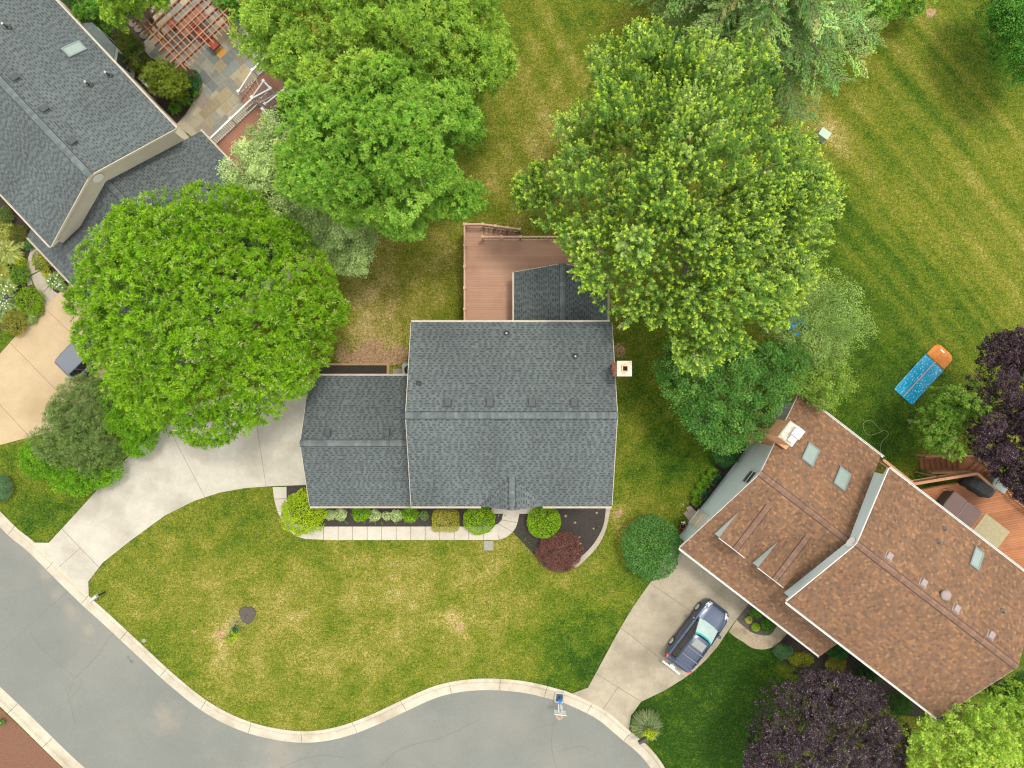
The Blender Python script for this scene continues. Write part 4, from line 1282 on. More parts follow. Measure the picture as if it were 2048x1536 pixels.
gable_wall(rh, U1 - .3 - ruc, V0 + .35 - rvc, V1 - .35 - rvc, VRr - rvc, 5.3, 5.3, 7.42, M['siding_blue'], facing=1)
side_wall(rh, UGr - ruc, U1 - .3 - ruc, V0 + .35 - rvc, 5.35, M['siding_blue'], -1); side_wall(rh, UGr - ruc, U1 - .3 - ruc, V1 - .35 - rvc, 5.35, M['siding_blue'], 1)
gutter(rh, B(U0, V1, 5.38), B(U1, V1, 5.38), (0, 1, 0), M['trim_white'], .14); gutter(rh, B(U0, V0, 5.38), B(U1, V0, 5.38), (0, -1, 0), M['trim_white'], .14)
for v in (V0, V1):
    rake(rh, B(U0, v, 5.4), B(U0, VRr, 7.55), (-1, 0, 0), M['trim_white'], .16); rake(rh, B(U1, v, 5.4), B(U1, VRr, 7.55), (1, 0, 0), M['trim_white'])
    bx('soffit_return', M['trim_white'], rh, B(U0 + .15, v + (.25 if v == V0 else -.25), 5.25), (.3, .5, .16))
MB().tube([B(UGr - .02, VRr, 6.45), B(UGr - .09, VRr, 6.45)], .30, 28).build('gable_vent', M['white'], rh)
# lower wing with garage
RZ, RZR = 3.1, 6.1
RV0, RV1 = -1.56, 9.66
RU0 = 13.42
d0 = (RZR - RZ) / (VRr - RV0); d1 = (RZR - RZ) / (RV1 - VRr)
k1 = roof_plane(rh, [B(RU0, RV1, RZ), B(UGr, RV1, RZ), B(UGr, VRr, RZR), B(RU0, VRr, RZR)], 'brown', 33)
k2 = roof_plane(rh, [B(RU0, RV0, RZ), B(UGr, RV0, RZ), B(UGr, VRr, RZR), B(RU0, VRr, RZR)], 'brown', 34)
zq = RZ + (V0 + .3 - RV0) * d0
k3 = roof_plane(rh, [B(UGr, RV0, RZ), B(23.6, RV0, RZ), B(23.6, V0 + .3, zq), B(UGr, V0 + .3, zq)], 'brown', 35)
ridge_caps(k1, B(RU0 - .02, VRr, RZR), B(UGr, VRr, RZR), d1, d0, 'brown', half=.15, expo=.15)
gutter(rh, B(RU0, RV1, RZ - .02), B(UGr + .2, RV1, RZ - .02), (0, 1, 0), M['trim_white'], .14); gutter(rh, B(RU0, RV0, RZ - .02), B(23.6, RV0, RZ - .02), (0, -1, 0), M['trim_white'], .14)
WU = 13.95
gable_wall(rh, WU - ruc, RV0 + .45 - rvc, RV1 - .4 - rvc, VRr - rvc, 3.15, 3.1, RZR - .16, M['siding_blue'], facing=-1)
side_wall(rh, WU - ruc, UGr - ruc, RV0 + .45 - rvc, 3.1, M['siding_blue'], -1); side_wall(rh, WU - ruc, UGr - ruc, RV1 - .4 - rvc, 3.1, M['siding_blue'], 1)
for v in (RV0, RV1): rake(rh, B(RU0, v, RZ), B(RU0, VRr, RZR), (-1, 0, 0), M['trim_white'])
MB().tube([B(WU + .02, VRr, 5.0), B(WU - .09, VRr, 5.0)], .30, 28).build('gable_vent', M['white'], rh)
fpx = lambda px, py, z: from_px(px, py, z, RU, RV, ruc, rvc)
window(rh, WU - ruc, 4.05 - rvc, 3.0, .75, 1.15, -1)
window(rh, WU - ruc, 7.4 - rvc, 1.1, .9, 1.5, -1)
dn = window(rh, WU - ruc, .38 - rvc, .12, .95, 2.05, -1, glass=M['siding_cream']); dn.name = 'side_door'
bx('porch_post', M['white'], rh, B(23.3, RV0 + .3, 1.55), (.14, .14, 3.1))
# dormers
for uu, sd_ in ((15.03, 36), (17.72, 40)):
    zt, zb = 5.65, 5.05
    vf = .25
    vb_r = VRr - (RZR - zt) / d0; vb_e = VRr - (RZR - zb) / d0
    for sg in (-1, 1):
        rr = roof_plane(rh, [B(uu + sg * .88, vf, zb), B(uu + sg * .88, vb_e, zb), B(uu, vb_r, zt), B(uu, vf, zt)], 'brown', sd_ + sg + 1)
        rr.name = 'dormer_roof'
        if sg > 0: ridge_caps(rr, B(uu, vf, zt), B(uu, vb_r + .05, zt), .65, .65, 'brown', half=.15, expo=.15)
        zs = RZ + (vf + .25 - RV0) * d0
        MB().add([B(uu + sg * .875, vf + .03, zs - .4), B(uu + sg * .875, vb_e, zb - .02), B(uu + sg * .875, vf + .03, zb - .02)], [(0, 1, 2)]).build('dormer_cheek', M['siding_blue'], rh)
        MB().loft([[Vector(B(uu + sg * .88, vf, zb)) + Vector(q) for q in ((0, 0, 0), (0, -.04, 0), (0, -.04, -.16), (0, 0, -.16))], [Vector(B(uu, vf, zt)) + Vector(q) for q in ((0, 0, 0), (0, -.04, 0), (0, -.04, -.16), (0, 0, -.16))]], smooth=False).build('rake_board', M['trim_white'], rh)
    zs = RZ + (vf + .15 - RV0) * d0
    MB().add([B(uu - .82, vf + .15, zs - .1), B(uu + .82, vf + .15, zs - .1), B(uu + .82, vf + .15, zb - .02), B(uu, vf + .15, zt - .04), B(uu - .82, vf + .15, zb - .02)], [(0, 1, 2, 3, 4)]).build('dormer_front', M['siding_blue'], rh)
    window(rh, uu - ruc, vf + .14 - rvc, zs + .12, .6, .6, -1, axis='y')
# skylights, vents, dish-shaped cover
for px_, py_ in ((1626, 911), (1690, 960)):
    a, b = fpx(px_, py_, 5.0); skylight(rh, a, b, RZR - (b + rvc - VRr) * d1, 1, d1, .78, 1.25)
a, b = fpx(1964, 1122, 6.4); skylight(rh, a, b, 7.55 - (b + rvc - VRr) * b1, 1, b1, .6, 1.15)
for px_, py_ in ((1775, 1112), (1843, 1165), (1909, 1216), (1978, 1269)):
    a, b = fpx(px_, py_, 7.2); box_vent(rh, a, b, 7.55 - (b + rvc - VRr) * b1 + .01, 1, b1, M['vent_brown'], .34)
for px_, py_ in ((1903, 1062), (1882, 1085), (1999, 1219)):
    a, b = fpx(px_ - 3, py_, 6.3); pipe_vent(rh, a, b, 7.55 - (b + rvc - VRr) * b1, M['pipe_brown'], .3)
a, b = fpx(1882, 1186, 6.95)
zz = 7.55 - (b + rvc - VRr) * b1
MB().lathe([(.10, -.15), (.10, .12), (.27, .14), (.285, .17), (.25, .24), (.12, .29), (.02, .30)], (a, b, zz), 24).build('attic_fan', M['vent_brown'], rh)
# brick chimney on the blue gable
cu_, cv_ = 12.98, 6.75
cc = B(cu_, cv_, 0)
ch2 = brick_shell('chimney', rh, (cc[0], cc[1]), .84, 1.0, 2.4, 7.25, M['brick_tan'], M['mortar'], detail_from=2.4)
MB().loft([[(cc[0] + .42 - d, cc[1] + b * w, z) for d, b in ((1.0, -1), (0, -1), (0, 1), (1.0, 1))] for z, w in ((0, .95), (1.8, .95), (2.45, .52))], smooth=False).build('chimney_base', M['brick_tan'], ch2)
bx('chimney_link', M['brick_tan'], ch2, (cc[0] + .70, cc[1], 2.7), (.6, .98, 5.4))
MB().loft([[(cc[0] + a * w, cc[1] + b * w * 1.15, z) for a, b in ((-1, -1), (1, -1), (1, 1), (-1, 1))] for z, w in ((7.25, .45), (7.33, .45), (7.42, .38))], smooth=False).build('chimney_crown', M['crown_mortar'], ch2)
bx('chimney_cap', M['white_vinyl'], ch2, (cc[0] + .12, cc[1] + .20, 7.70), (.50, .52, .03))
bx('chimney_cap', M['white_vinyl'], ch2, (cc[0] + .12, cc[1] - .25, 7.62), (.36, .30, .03))
for q in ((-.08, .38), (.3, .38), (-.08, .0), (.3, .0)): bx('cap_leg', M['metal_grey'], ch2, (cc[0] + q[0], cc[1] + q[1], 7.55), (.03, .03, .28))
for q in ((-.02, -.36), (.26, -.36), (-.02, -.14), (.26, -.14)): bx('cap_leg', M['metal_grey'], ch2, (cc[0] + q[0], cc[1] + q[1], 7.5), (.03, .03, .22))
# ------------------------------------------------------------------ decks and railings
def railing(parent, pts, h, mat_, post=.11, spacing=1.37, bal=.12, bw=.035, rail_w=.09, cap=None, lower=.10, posts=True, low_post=None):
    """rail along deck-level points: posts, top and bottom rail, each baluster its own mesh"""
    pts = [Vector(p) for p in pts]
    up = Vector((0, 0, 1))
    for i in range(len(pts) - 1):
        a, b = pts[i], pts[i + 1]
        L = (b - a).length
        beam('top_rail', mat_, parent, a + up * h, b + up * h, rail_w, .045)
        if lower is not None: beam('bottom_rail', mat_, parent, a + up * lower, b + up * lower, rail_w * .6, .04)
        n = max(1, round(L / spacing))
        for k in range(n + (1 if i == len(pts) - 2 else 0)):
            if not posts: break
            p = a.lerp(b, k / n)
            lp = (p.z if low_post is None else low_post)
            z0 = p.z - lp
            bx('post', mat_, parent, (p.x, p.y, (z0 + p.z + h + .04) / 2), (post, post, p.z + h + .04 - z0))
            if cap: bx('post_cap', cap, parent, (p.x, p.y, p.z + h + .06), (post + .05, post + .05, .04))
        m = int(L / bal)
        for k in range(1, m):
            p = a.lerp(b, k / m)
            z0, z1 = p.z + (lower or 0) + .015, p.z + h - .02
            bx('baluster', mat_, parent, (p.x, p.y, (z0 + z1) / 2), (bw, bw, z1 - z0))


def boards_x(parent, x0, x1, y0, y1, z, mat_, w=.14, gap=.008, t=.03):
    y = y0
    while y < y1 - .02:
        e = min(y + w, y1)
        bx('deck_board', mat_, parent, ((x0 + x1) / 2, (y + e - gap) / 2, z - t / 2), (x1 - x0, e - gap - y, t))
        y += w


def stairs(parent, a, b, width, n, z0, z1, mat_, skirt):
    """flight from a (top edge, height z1) to b (bottom, height z0): treads and two stringers; 2D points"""
    a, b = Vector(a), Vector(b)
    d = b - a; L = d.length; d.normalize()
    nrm = Vector((-d.y, d.x))
    run = L / n
    rise = (z1 - z0) / (n + 1)
    yaw = math.atan2(d.y, d.x)
    for k in range(n):
        c = a + d * (run * (k + .5))
        z = z1 - rise * (k + 1)
        bx('stair_tread', mat_, parent, (c.x, c.y, z - .02), (run - .01, width, .04), yaw)
        bx('stair_riser', skirt, parent, ((a + d * run * k).x, (a + d * run * k).y, z + rise / 2 - .02), (.02, width - .04, rise - .02), yaw)
    for s in (-1, 1):
        p, q = a + nrm * s * (width / 2 - .03), b + nrm * s * (width / 2 - .03)
        beam('stringer', skirt, parent, (p.x, p.y, z1 - .25), (q.x, q.y, z0 - .05 + .05), .05, .26)


# middle house deck
DZ = 1.45
dk = thing('deck', 'salmon brown composite deck behind the middle house with matching railing', 'deck', (1.0, 6.0, 0))
D = lambda x, y, z: (x - 1.0, y - 6.0, z)
DX0, DX1, DY0, DY1 = -2.82, 5.3, 3.05, 8.62
y = DY0
while y < DY1 - .02:
    bx('deck_board', M['deck'], dk, D((DX0 + DX1) / 2, y + .066, DZ - .015 + rnd.uniform(-.0015, .0015)), (DX1 - DX0, .133, .03)); y += .14
y = DY1 + .01
while y < 9.36:
    bx('deck_board', M['deck'], dk, D((DX0 - 1.72) / 2, y + .066, DZ - .015), (abs(DX0 + 1.72), .132, .03)); y += .14
for x in np.arange(DX0 + .05, DX1, 1.2): bx('joist', M['deck_rail'], dk, D(float(x), (DY0 + DY1) / 2, DZ - .15), (.05, DY1 - DY0, .2))
bx('fascia', M['deck_rail'], dk, D(DX0 + .01, (DY0 + 9.36) / 2, DZ - .17), (.03, 9.36 - DY0, .26))
bx('fascia', M['deck_rail'], dk, D((DX0 - 1.72) / 2, 9.38, DZ - .17), (abs(DX0 + 1.72), .03, .26))
stairs(dk, D(-1.70, 9.0, 0)[:2], D(.45, 9.0, 0)[:2], .72, 8, 0, DZ, M['deck'], M['deck_trex'])
railing(dk, [D(DX0 + .04, DY0 + .1, DZ), D(DX0 + .04, 9.36, DZ)], .95, M['deck_rail'], post=.1, spacing=1.38, cap=M['deck_rail'], low_post=DZ)
railing(dk, [D(DX0 + .1, 9.36, DZ), D(-1.72, 9.36, DZ)], .95, M['deck_rail'], post=.1, spacing=1.0, cap=M['deck_rail'], low_post=DZ)
railing(dk, [D(-1.70, 9.36, DZ), D(.45, 9.36, .12)], .92, M['deck_rail'], post=.1, spacing=.9, cap=M['deck_rail'])
railing(dk, [D(-1.72, DY1, DZ), D(.5, DY1, DZ)], .95, M['deck_rail'], post=.1, spacing=1.1, cap=M['deck_rail'], low_post=DZ)
railing(dk, [D(.5, DY1, DZ), D(5.3, DY1, DZ)], .95, M['deck_rail'], post=.1, spacing=1.38, bal=.24, low_post=DZ)

# right house deck
RZD = 2.1
rdo = Vector(W2(1930, 1010, RZD))
rd = thing('deck', 'orange brown timber deck wrapping behind the brown roofed house', 'deck', (rdo.x, rdo.y, 0), math.atan2(RU.y, RU.x))


def RL(px, py, z):
    p = Vector(W2(px, py, z)) - rdo
    return (p.dot(RU), p.dot(RV), z)


dp = [RL(*p, RZD) for p in ((1762, 935), (1832, 982), (1958, 958), (2000, 985), (2035, 985), (2062, 1010), (2090, 1060), (2090, 1200), (2050, 1160), (1780, 950))]
dpoly = [(p[0], p[1]) for p in dp]
# boards run at an angle to the house as in the photo (parallel to the angled rail)
bd = Vector(RL(1958, 958, RZD)[:2]) - Vector(RL(1832, 982, RZD)[:2]); bd.normalize()
bn = Vector((-bd.y, bd.x))
ss = [Vector(p).dot(bn) for p in dpoly]
s = min(ss)
while s < max(ss):
    pc_ = clip_half(clip_half(dpoly, bn * s, bn), bn * (s + .131), -bn)
    if len(pc_) >= 3: MB().prism([tuple(p) for p in pc_], RZD - .03, RZD + rnd.uniform(-.002, .002)).build('deck_board', M['deck_red'], rd)
    s += .14
MB().prism([(p[0], p[1]) for p in dpoly], RZD - .3, RZD - .06).build('deck_frame', M['deck_redrail'], rd)
for p in dpoly[::2]: bx('deck_post', M['deck_redrail'], rd, (p[0] * .97, p[1] * .97, RZD / 2 - .1), (.14, .14, RZD - .2))
RH_ = .95
railing(rd, [RL(1767, 920, RZD + RH_)[:2] + (RZD,), RL(1828, 968, RZD + RH_)[:2] + (RZD,), RL(1955, 947, RZD + RH_)[:2] + (RZD,), RL(1988, 977, RZD + RH_)[:2] + (RZD,)], RH_, M['deck_redrail'], post=.1, spacing=1.5, bal=.12, rail_w=.16, low_post=RZD)
railing(rd, [RL(2022, 960, RZD + RH_)[:2] + (RZD,), RL(2045, 1000, RZD + RH_)[:2] + (RZD,), RL(2110, 1050, RZD + RH_)[:2] + (RZD,)], RH_, M['deck_redrail'], post=.1, spacing=1.3, bal=.14, rail_w=.14, low_post=RZD)
# two flights with a landing
LZD = 1.15
land = [RL(*p, LZD)[:2] for p in ((1917, 917), (1950, 914), (1960, 925), (1935, 944), (1918, 944))]
MB().prism(land, LZD - .05, LZD).build('landing', M['deck_red'], rd)
t0 = Vector(RL(1992, 965, RZD)[:2]); t1 = Vector(RL(1943, 930, LZD)[:2])
stairs(rd, t0, t1, .95, 5, LZD, RZD, M['deck_red'], M['deck_trex'])
t0 = Vector(RL(1918, 930, LZD)[:2]); t1 = Vector(RL(1842, 933, .2)[:2])
stairs(rd, t0, t1, .95, 7, 0.0, LZD, M['deck_red'], M['deck_trex'])
railing(rd, [RL(1948, 912, LZD + .9)[:2] + (LZD,), RL(2003, 950, RZD + .9)[:2] + (RZD,)], .9, M['deck_redrail'], post=.1, spacing=1.6, bal=.13, rail_w=.13, low_post=.9)
railing(rd, [RL(1852, 913, 1.0)[:2] + (.12,), RL(1915, 911, LZD + .9)[:2] + (LZD,), RL(1948, 912, LZD + .9)[:2] + (LZD,)], .9, M['deck_redrail'], post=.1, spacing=1.6, bal=.13, rail_w=.12, low_post=.9)
railing(rd, [RL(1864, 946, 1.0)[:2] + (.15,), RL(1918, 944, LZD + .9)[:2] + (LZD,), RL(1936, 943, LZD + .9)[:2] + (LZD,), RL(1955, 955, LZD + 1.2)[:2] + (LZD + .3,)], .9, M['deck_redrail'], post=.1, spacing=1.6, bal=.13, rail_w=.13, low_post=.9)

# left house deck (white railing, brown boards), landing and two flights
lz, mz = 1.05, 1.75
ldo = Vector(W2(490, 260, mz))
ld = thing('deck', 'brown deck with white railing beside the flagstone patio', 'deck', (ldo.x, ldo.y, 0), math.atan2(LU.y, LU.x))


def LL(px, py, z):
    p = Vector(W2(px, py, z)) - ldo
    return (p.dot(LU), p.dot(LV), z)


md = [LL(*p, mz)[:2] for p in ((430, 288), (513, 207), (546, 240), (612, 306), (622, 372), (575, 400), (468, 332))]


def deck_fill(poly, z, mat_, parent, dirn, w=.14):
    n = Vector((-dirn[1], dirn[0])); ss = [Vector(p).dot(n) for p in poly]; s = min(ss)
    while s < max(ss):
        pc_ = clip_half(clip_half(poly, n * s, n), n * (s + w - .009), -n)
        if len(pc_) >= 3: MB().prism([tuple(p) for p in pc_], z - .03, z + rnd.uniform(-.002, .002)).build('deck_board', mat_, parent)
        s += w


deck_fill(md, mz, M['deck_trex'], ld, (0, 1))
MB().prism(md, mz - .3, mz - .05).build('deck_frame', M['white_vinyl'], ld)
la = [LL(*p, lz)[:2] for p in ((513, 153), (543, 122), (598, 176), (546, 212), (520, 186))]
deck_fill(la, lz, M['deck_trex'], ld, (1, 0))
MB().prism(la, lz - .3, lz - .05).build('deck_frame', M['white_vinyl'], ld)
stairs(ld, LL(517, 172, lz)[:2], LL(486, 204, .1)[:2], 1.1, 6, 0.03, lz, M['deck_trex'], M['white_vinyl'])
stairs(ld, LL(524, 212, mz)[:2], LL(551, 193, lz)[:2], 1.0, 3, lz, mz, M['deck_trex'], M['white_vinyl'])
wv_ = M['white_vinyl']
railing(ld, [LL(478, 184, .95)[:2] + (.08,), LL(505, 140, lz + .95)[:2] + (lz,), LL(533, 110, lz + .95)[:2] + (lz,), LL(588, 163, lz + .95)[:2] + (lz,), LL(530, 208, lz + .95)[:2] + (lz,)], .95, wv_, post=.11, spacing=1.6, bal=.13, cap=wv_)
railing(ld, [LL(505, 196, .95)[:2] + (.1,), LL(527, 162, lz + .95)[:2] + (lz,), LL(541, 177, lz + .95)[:2] + (lz,), LL(505, 196, mz + .95)[:2] + (mz,), LL(418, 279, mz + .95)[:2] + (mz,)], .95, wv_, post=.11, spacing=1.6, bal=.13, cap=wv_)
railing(ld, [LL(525, 218, mz + .95)[:2] + (mz,), LL(545, 238, mz + .95)[:2] + (mz,), LL(604, 300, mz + .95)[:2] + (mz,), LL(614, 372, mz + .95)[:2] + (mz,), LL(572, 400, mz + .95)[:2] + (mz,)], .95, wv_, post=.11, spacing=1.6, bal=.13, cap=wv_)

# pergola
PZ = 2.6
pL, pB, pR = (Vector(W2(*p, PZ)) for p in ((275, 38), (363, 130), (461, 38)))
pg = thing('pergola', 'red brown timber pergola over the flagstone patio', 'pergola', (pL.x, pL.y, 0), math.atan2(LU.y, LU.x))
Lu = (pB - pL).dot(LU); Lv = (pR - pB).dot(LV)
for q in (0, .18): beam('beam', M['pergola_end'], pg, (-.25, q, PZ - .12), (Lu + .25, q, PZ - .12), .05, .22)
for q in (0, .18): beam('beam', M['pergola_end'], pg, (-.25, Lv - q, PZ - .12), (Lu + .25, Lv - q, PZ - .12), .05, .22)
for k in range(9): beam('rafter', M['pergola_end' if k % 2 else 'pergola'], pg, (Lu * k / 8, -.35, PZ + .08), (Lu * k / 8, Lv + .35, PZ + .08), .055, .18)
for k in range(13): beam('purlin', M['pergola_end'], pg, (-.45, Lv * (k + .2) / 12.4, PZ + .19), (Lu + .5, Lv * (k + .2) / 12.4, PZ + .19), .05, .05)
for a in (0.15, Lu - .15):
    for b in (.09, Lv - .09): bx('post', M['pergola'], pg, (a, b, PZ / 2 - .1), (.15, .15, PZ - .2))

# patio furniture under the pergola
def patio_chair(px, py, rot, label):
    p = W2(px, py, .4)
    t = thing('patio_chair', label, 'chair', (*p, .03), rot, 'patio chairs by the pergola')
    for sx in (-.27, .27):
        for sy in (-.27, .27): bx('leg', M['metal_dark'], t, (sx, sy, .2), (.035, .035, .4))
        beam('armrest', M['metal_dark'], t, (sx, -.3, .62), (sx, .3, .62), .05, .03)
    bx('seat_frame', M['metal_dark'], t, (0, 0, .39), (.62, .62, .03))
    MB().loft([[(-.27, y_, z_) for y_, z_ in ((-.28, .41), (.28, .41), (.28, .5), (-.28, .5))], [(.27, y_, z_) for y_, z_ in ((-.28, .41), (.28, .41), (.28, .5), (-.28, .5))]], smooth=False).build('cushion', M['red_cushion'], t)
    beam('backrest', M['red_cushion'], t, (-.27, .32, .72), (.27, .32, .72), .09, .45)
    beam('back_frame', M['metal_dark'], t, (-.3, .38, .98), (.3, .38, .98), .04, .04)
    return t


la_ = math.atan2(LU.y, LU.x)
patio_chair(428, 90, la_ + math.pi * .5, 'red cushioned patio chair standing in the open beyond the pergola')
patio_chair(402, 68, la_ + math.pi * .5, 'red cushioned patio chair at the near end of the table under the pergola')
patio_chair(347, 52, la_ - math.pi * .5, 'red cushioned patio chair on the house side of the pergola table')
p = W2(382, 42, .75)
t = thing('patio_table', 'dark red rectangular table under the pergola', 'table', (*p, .03), la_ + math.pi / 2)
for k in range(7): bx('table_slat', M['pergola'], t, (0, -.45 + k * .15, .73), (1.9, .14, .03))
for sx in (-.8, .8):
    for sy in (-.4, .4): bx('leg', M['metal_dark'], t, (sx, sy, .36), (.06, .06, .7))

# ------------------------------------------------------------------ cars
def loft_ring(x, hw, z0, z1, rt, rb=.08, n=6):
    """closed half-profile ring at station x: flat-bottomed rounded box"""
    pts = []
    def arc(cy, cz, r, a0, a1):
        for k in range(n + 1):
            a = a0 + (a1 - a0) * k / n
            pts.append((x, cy + r * math.cos(a), cz + r * math.sin(a)))
    arc(hw - rt, z1 - rt, rt, 0, math.pi / 2)
    arc(-hw + rt, z1 - rt, rt, math.pi / 2, math.pi)
    arc(-hw + rb, z0 + rb, rb, math.pi, 1.5 * math.pi)
    arc(hw - rb, z0 + rb, rb, 1.5 * math.pi, 2 * math.pi)
    return pts


def make_car(name, label, loc, rotz, paint, rack=True, shade=True):
    t = thing(name, label, 'car', loc, rotz)
    glassm = M['car_glass']
    # lower body, front at +x
    st = [(2.27, .62, .42, .66, .08), (2.24, .74, .36, .76, .12), (2.12, .84, .30, .86, .14), (1.9, .89, .26, .94, .14), (1.45, .925, .24, 1.00, .13), (.95, .93, .24, 1.05, .12), (0, .93, .24, 1.06, .10),
          (-1.2, .93, .24, 1.07, .10), (-1.9, .915, .26, 1.06, .10), (-2.2, .87, .32, 1.02, .12), (-2.30, .80, .38, .96, .12)]
    MB().loft([loft_ring(*s) for s in st]).build('body', paint, t)
    # hood with two creases
    H_ = []
    for x, hw, z in ((2.10, .66, .865), (1.8, .72, .965), (1.4, .76, 1.035), (1.02, .79, 1.085)):
        H_.append([(x, -hw, z - .03), (x, -hw * .72, z + .02), (x, -hw * .62, z + .012), (x, 0, z + .03), (x, hw * .62, z + .012), (x, hw * .72, z + .02), (x, hw, z - .03)])
    MB().loft(H_, closed=False, caps=False).build('hood', paint, t)
    # greenhouse: glass body
    G = []
    for z, xf, xr, hf, hr in ((1.02, 1.06, -2.10, .80, .80), (1.35, .58, -2.00, .715, .72), (1.66, .12, -1.88, .63, .63)):
        G.append([(xf, hf * .55, z), (xf - .10, hf, z), (xr + .25, hr, z), (xr, hr * .8, z), (xr, -hr * .8, z), (xr + .25, -hr, z), (xf - .10, -hf, z), (xf, -hf * .55, z)])
    MB().loft(G, smooth=False).build('side_glass', glassm, t)
    # roof
    R_ = []
    for x, hw, z in ((.16, .56, 1.665), (.05, .635, 1.70), (-.6, .655, 1.735), (-1.4, .65, 1.72), (-1.85, .62, 1.685), (-1.97, .55, 1.655)):
        R_.append([(x, -hw, z - .05), (x, -hw * .9, z - .012), (x, -hw * .3, z), (x, hw * .3, z), (x, hw * .9, z - .012), (x, hw, z - .05), (x, hw * .9, z - .08), (x, -hw * .9, z - .08)])
    MB().loft(R_).build('roof', paint, t)
    # windscreen and rear window panes, slightly proud
    ws = MB(); W_ = []
    for k, (x, hw, z) in enumerate(((1.08, .70, 1.05), (.62, .645, 1.37), (.20, .585, 1.655))):
        W_.append([(x - .09, -hw, z + .012), (x + .012, -hw * .5, z + .02), (x + .03, 0, z + .022), (x + .012, hw * .5, z + .02), (x - .09, hw, z + .012)])
    ws.loft(W_, closed=False, caps=False).build('windscreen', M['sunshade'] if shade else glassm, t)
    if shade:
        W2_ = [[(p[0] + .004 - .0, p[1] * .97, p[2] + .006) for p in r] for r in ([tuple(a_ * .22 + b_ * .78 for a_, b_ in zip(p, q)) for p, q in zip(W_[1], W_[2])], W_[2])]
        MB().loft(W2_, closed=False, caps=False).build('tint_band', M['tint_teal'], t)
    # pillars
    for sy in (-1, 1):
        beam('pillar', paint, t, (1.0, sy * .775, 1.06), (.12, sy * .625, 1.67), .06, .05)
        beam('pillar', paint, t, (-.35, sy * .80, 1.04), (-.42, sy * .64, 1.67), .07, .09)
        beam('pillar', paint, t, (-1.25, sy * .80, 1.04), (-1.32, sy * .64, 1.67), .07, .09)
        beam('pillar', paint, t, (-2.0, sy * .74, 1.04), (-1.85, sy * .58, 1.66), .07, .12)
        m_ = MB().loft([loft_ring(x, w_, .0, h_, .03, .02, 3) for x, w_, h_ in ((.05, .06, .10), (.0, .12, .16), (-.10, .12, .15), (-.13, .08, .10))]).build('mirror', paint, t)
        m_.location = (.80, sy * .97, .98)
        bx('sill', M['metal_dark'], t, (-.1, sy * .90, .28), (2.2, .09, .14))
        hl = MB().loft([[(x, sy * (y_ + dy), z_ + dz) for dy, dz in ((-.15, -.05), (.09, -.08), (.11, .03), (-.13, .06))] for x, y_, z_ in ((1.86, .755, .90), (2.06, .70, .85), (2.20, .60, .76))]).build('headlight', M['lamp_clear'], t)
        tl = MB().loft([[(x, sy * (y_ + dy), z_ + dz) for dy, dz in ((-.10, -.14), (.03, -.14), (.03, .14), (-.10, .10))] for x, y_, z_ in ((-2.02, .90, .90), (-2.2, .87, .90), (-2.29, .80, .88))]).build('tail_light', M['lamp_red'], t)
        for x in (1.38, -1.36):
            w = MB().tube([(x, sy * .70, .335), (x, sy * .955, .335)], [.34, .335], 22)
            wo = w.build('wheel', M['tyre'], t)
            MB().lathe([(.02, .0), (.21, .0), (.225, .02), (.215, .035), (.06, .015), (.02, .03)], (0, 0, 0), 18).build('rim', M['metal_grey'], wo)
            r_ = wo.children[0]; r_.location = (x, sy * .945, .335); r_.rotation_euler = (-sy * math.pi / 2, 0, 0)
    t.scale = (.955, .98, .97)
    bx('grille', M['metal_dark'], t, (2.265, 0, .62), (.03, .85, .14))
    bx('front_bumper', paint, t, (2.26, 0, .46), (.10, 1.35, .14))
    bx('rear_bumper', paint, t, (-2.33, 0, .50), (.12, 1.55, .18))
    bx('wiper_cowl', M['metal_dark'], t, (1.06, 0, 1.062), (.10, 1.3, .02))
    if rack:
        for sy in (-1, 1): beam('roof_rail', M['metal_dark'], t, (-.15, sy * .57, 1.76), (-1.75, sy * .56, 1.745), .035, .04)
        for x in (-.78, -1.32): beam('crossbar', M['rack_grey'], t, (x, -.56, 1.79), (x, .56, 1.79), .07, .035)
        bx('sunroof', M['sunroof'], t, (-.34, 0, 1.738), (.52, .80, .012))
        for y_ in (-.36, -.12, .12, .36): beam('roof_rib', paint, t, (-.70, y_, 1.736), (-1.72, y_, 1.712), .03, .012)
        bx('spoiler', paint, t, (-2.0, 0, 1.655), (.16, 1.12, .035))
    return t


M['paint_blue'] = mat('paint_blue', (0.034, 0.050, 0.088), 0.36, (0.036, 0.053, 0.092), 1.0, metal=.35, spec=.4, coat=.35)
M['paint_silver'] = mat('paint_silver', (0.10, 0.115, 0.135), 0.38, (0.105, 0.12, 0.14), 1.0, metal=.4, spec=.4, coat=.3)
M['car_glass'] = mat('car_glass', (0.018, 0.02, 0.02), 0.06, spec=.7, coat=.3)
M['sunshade'] = mat('sunshade', (0.27, 0.37, 0.355), 0.2, (0.32, 0.41, 0.39), 2.0, spec=.6, coat=.5)
M['tint_teal'] = mat('tint_teal', (0.02, 0.30, 0.29), 0.15, spec=.6, coat=.5)
M['sunroof'] = mat('sunroof_glass', (0.16, 0.17, 0.165), 0.15, spec=.6)
M['rack_grey'] = mat('rack_grey', (0.10, 0.11, 0.115), 0.5)
M['lamp_clear'] = mat('lamp_clear', (0.45, 0.45, 0.43), 0.12, spec=.7, coat=.6)
M['lamp_red'] = mat('lamp_red', (0.42, 0.03, 0.02), 0.15, spec=.6, coat=.5)
M['tyre'] = mat('tyre', (0.025, 0.025, 0.025), 0.9)
car = make_car('estate_car', 'dark blue estate car with roof rails parked on the beige driveway', (11.32, -15.28, .028), math.atan2(3.47, 2.63), M['paint_blue'])
car2 = make_car('silver_car', 'silver grey car mostly hidden under the big round tree', (*W2(181, 694, .9), .028), math.radians(45), M['paint_silver'], rack=False, shade=False)
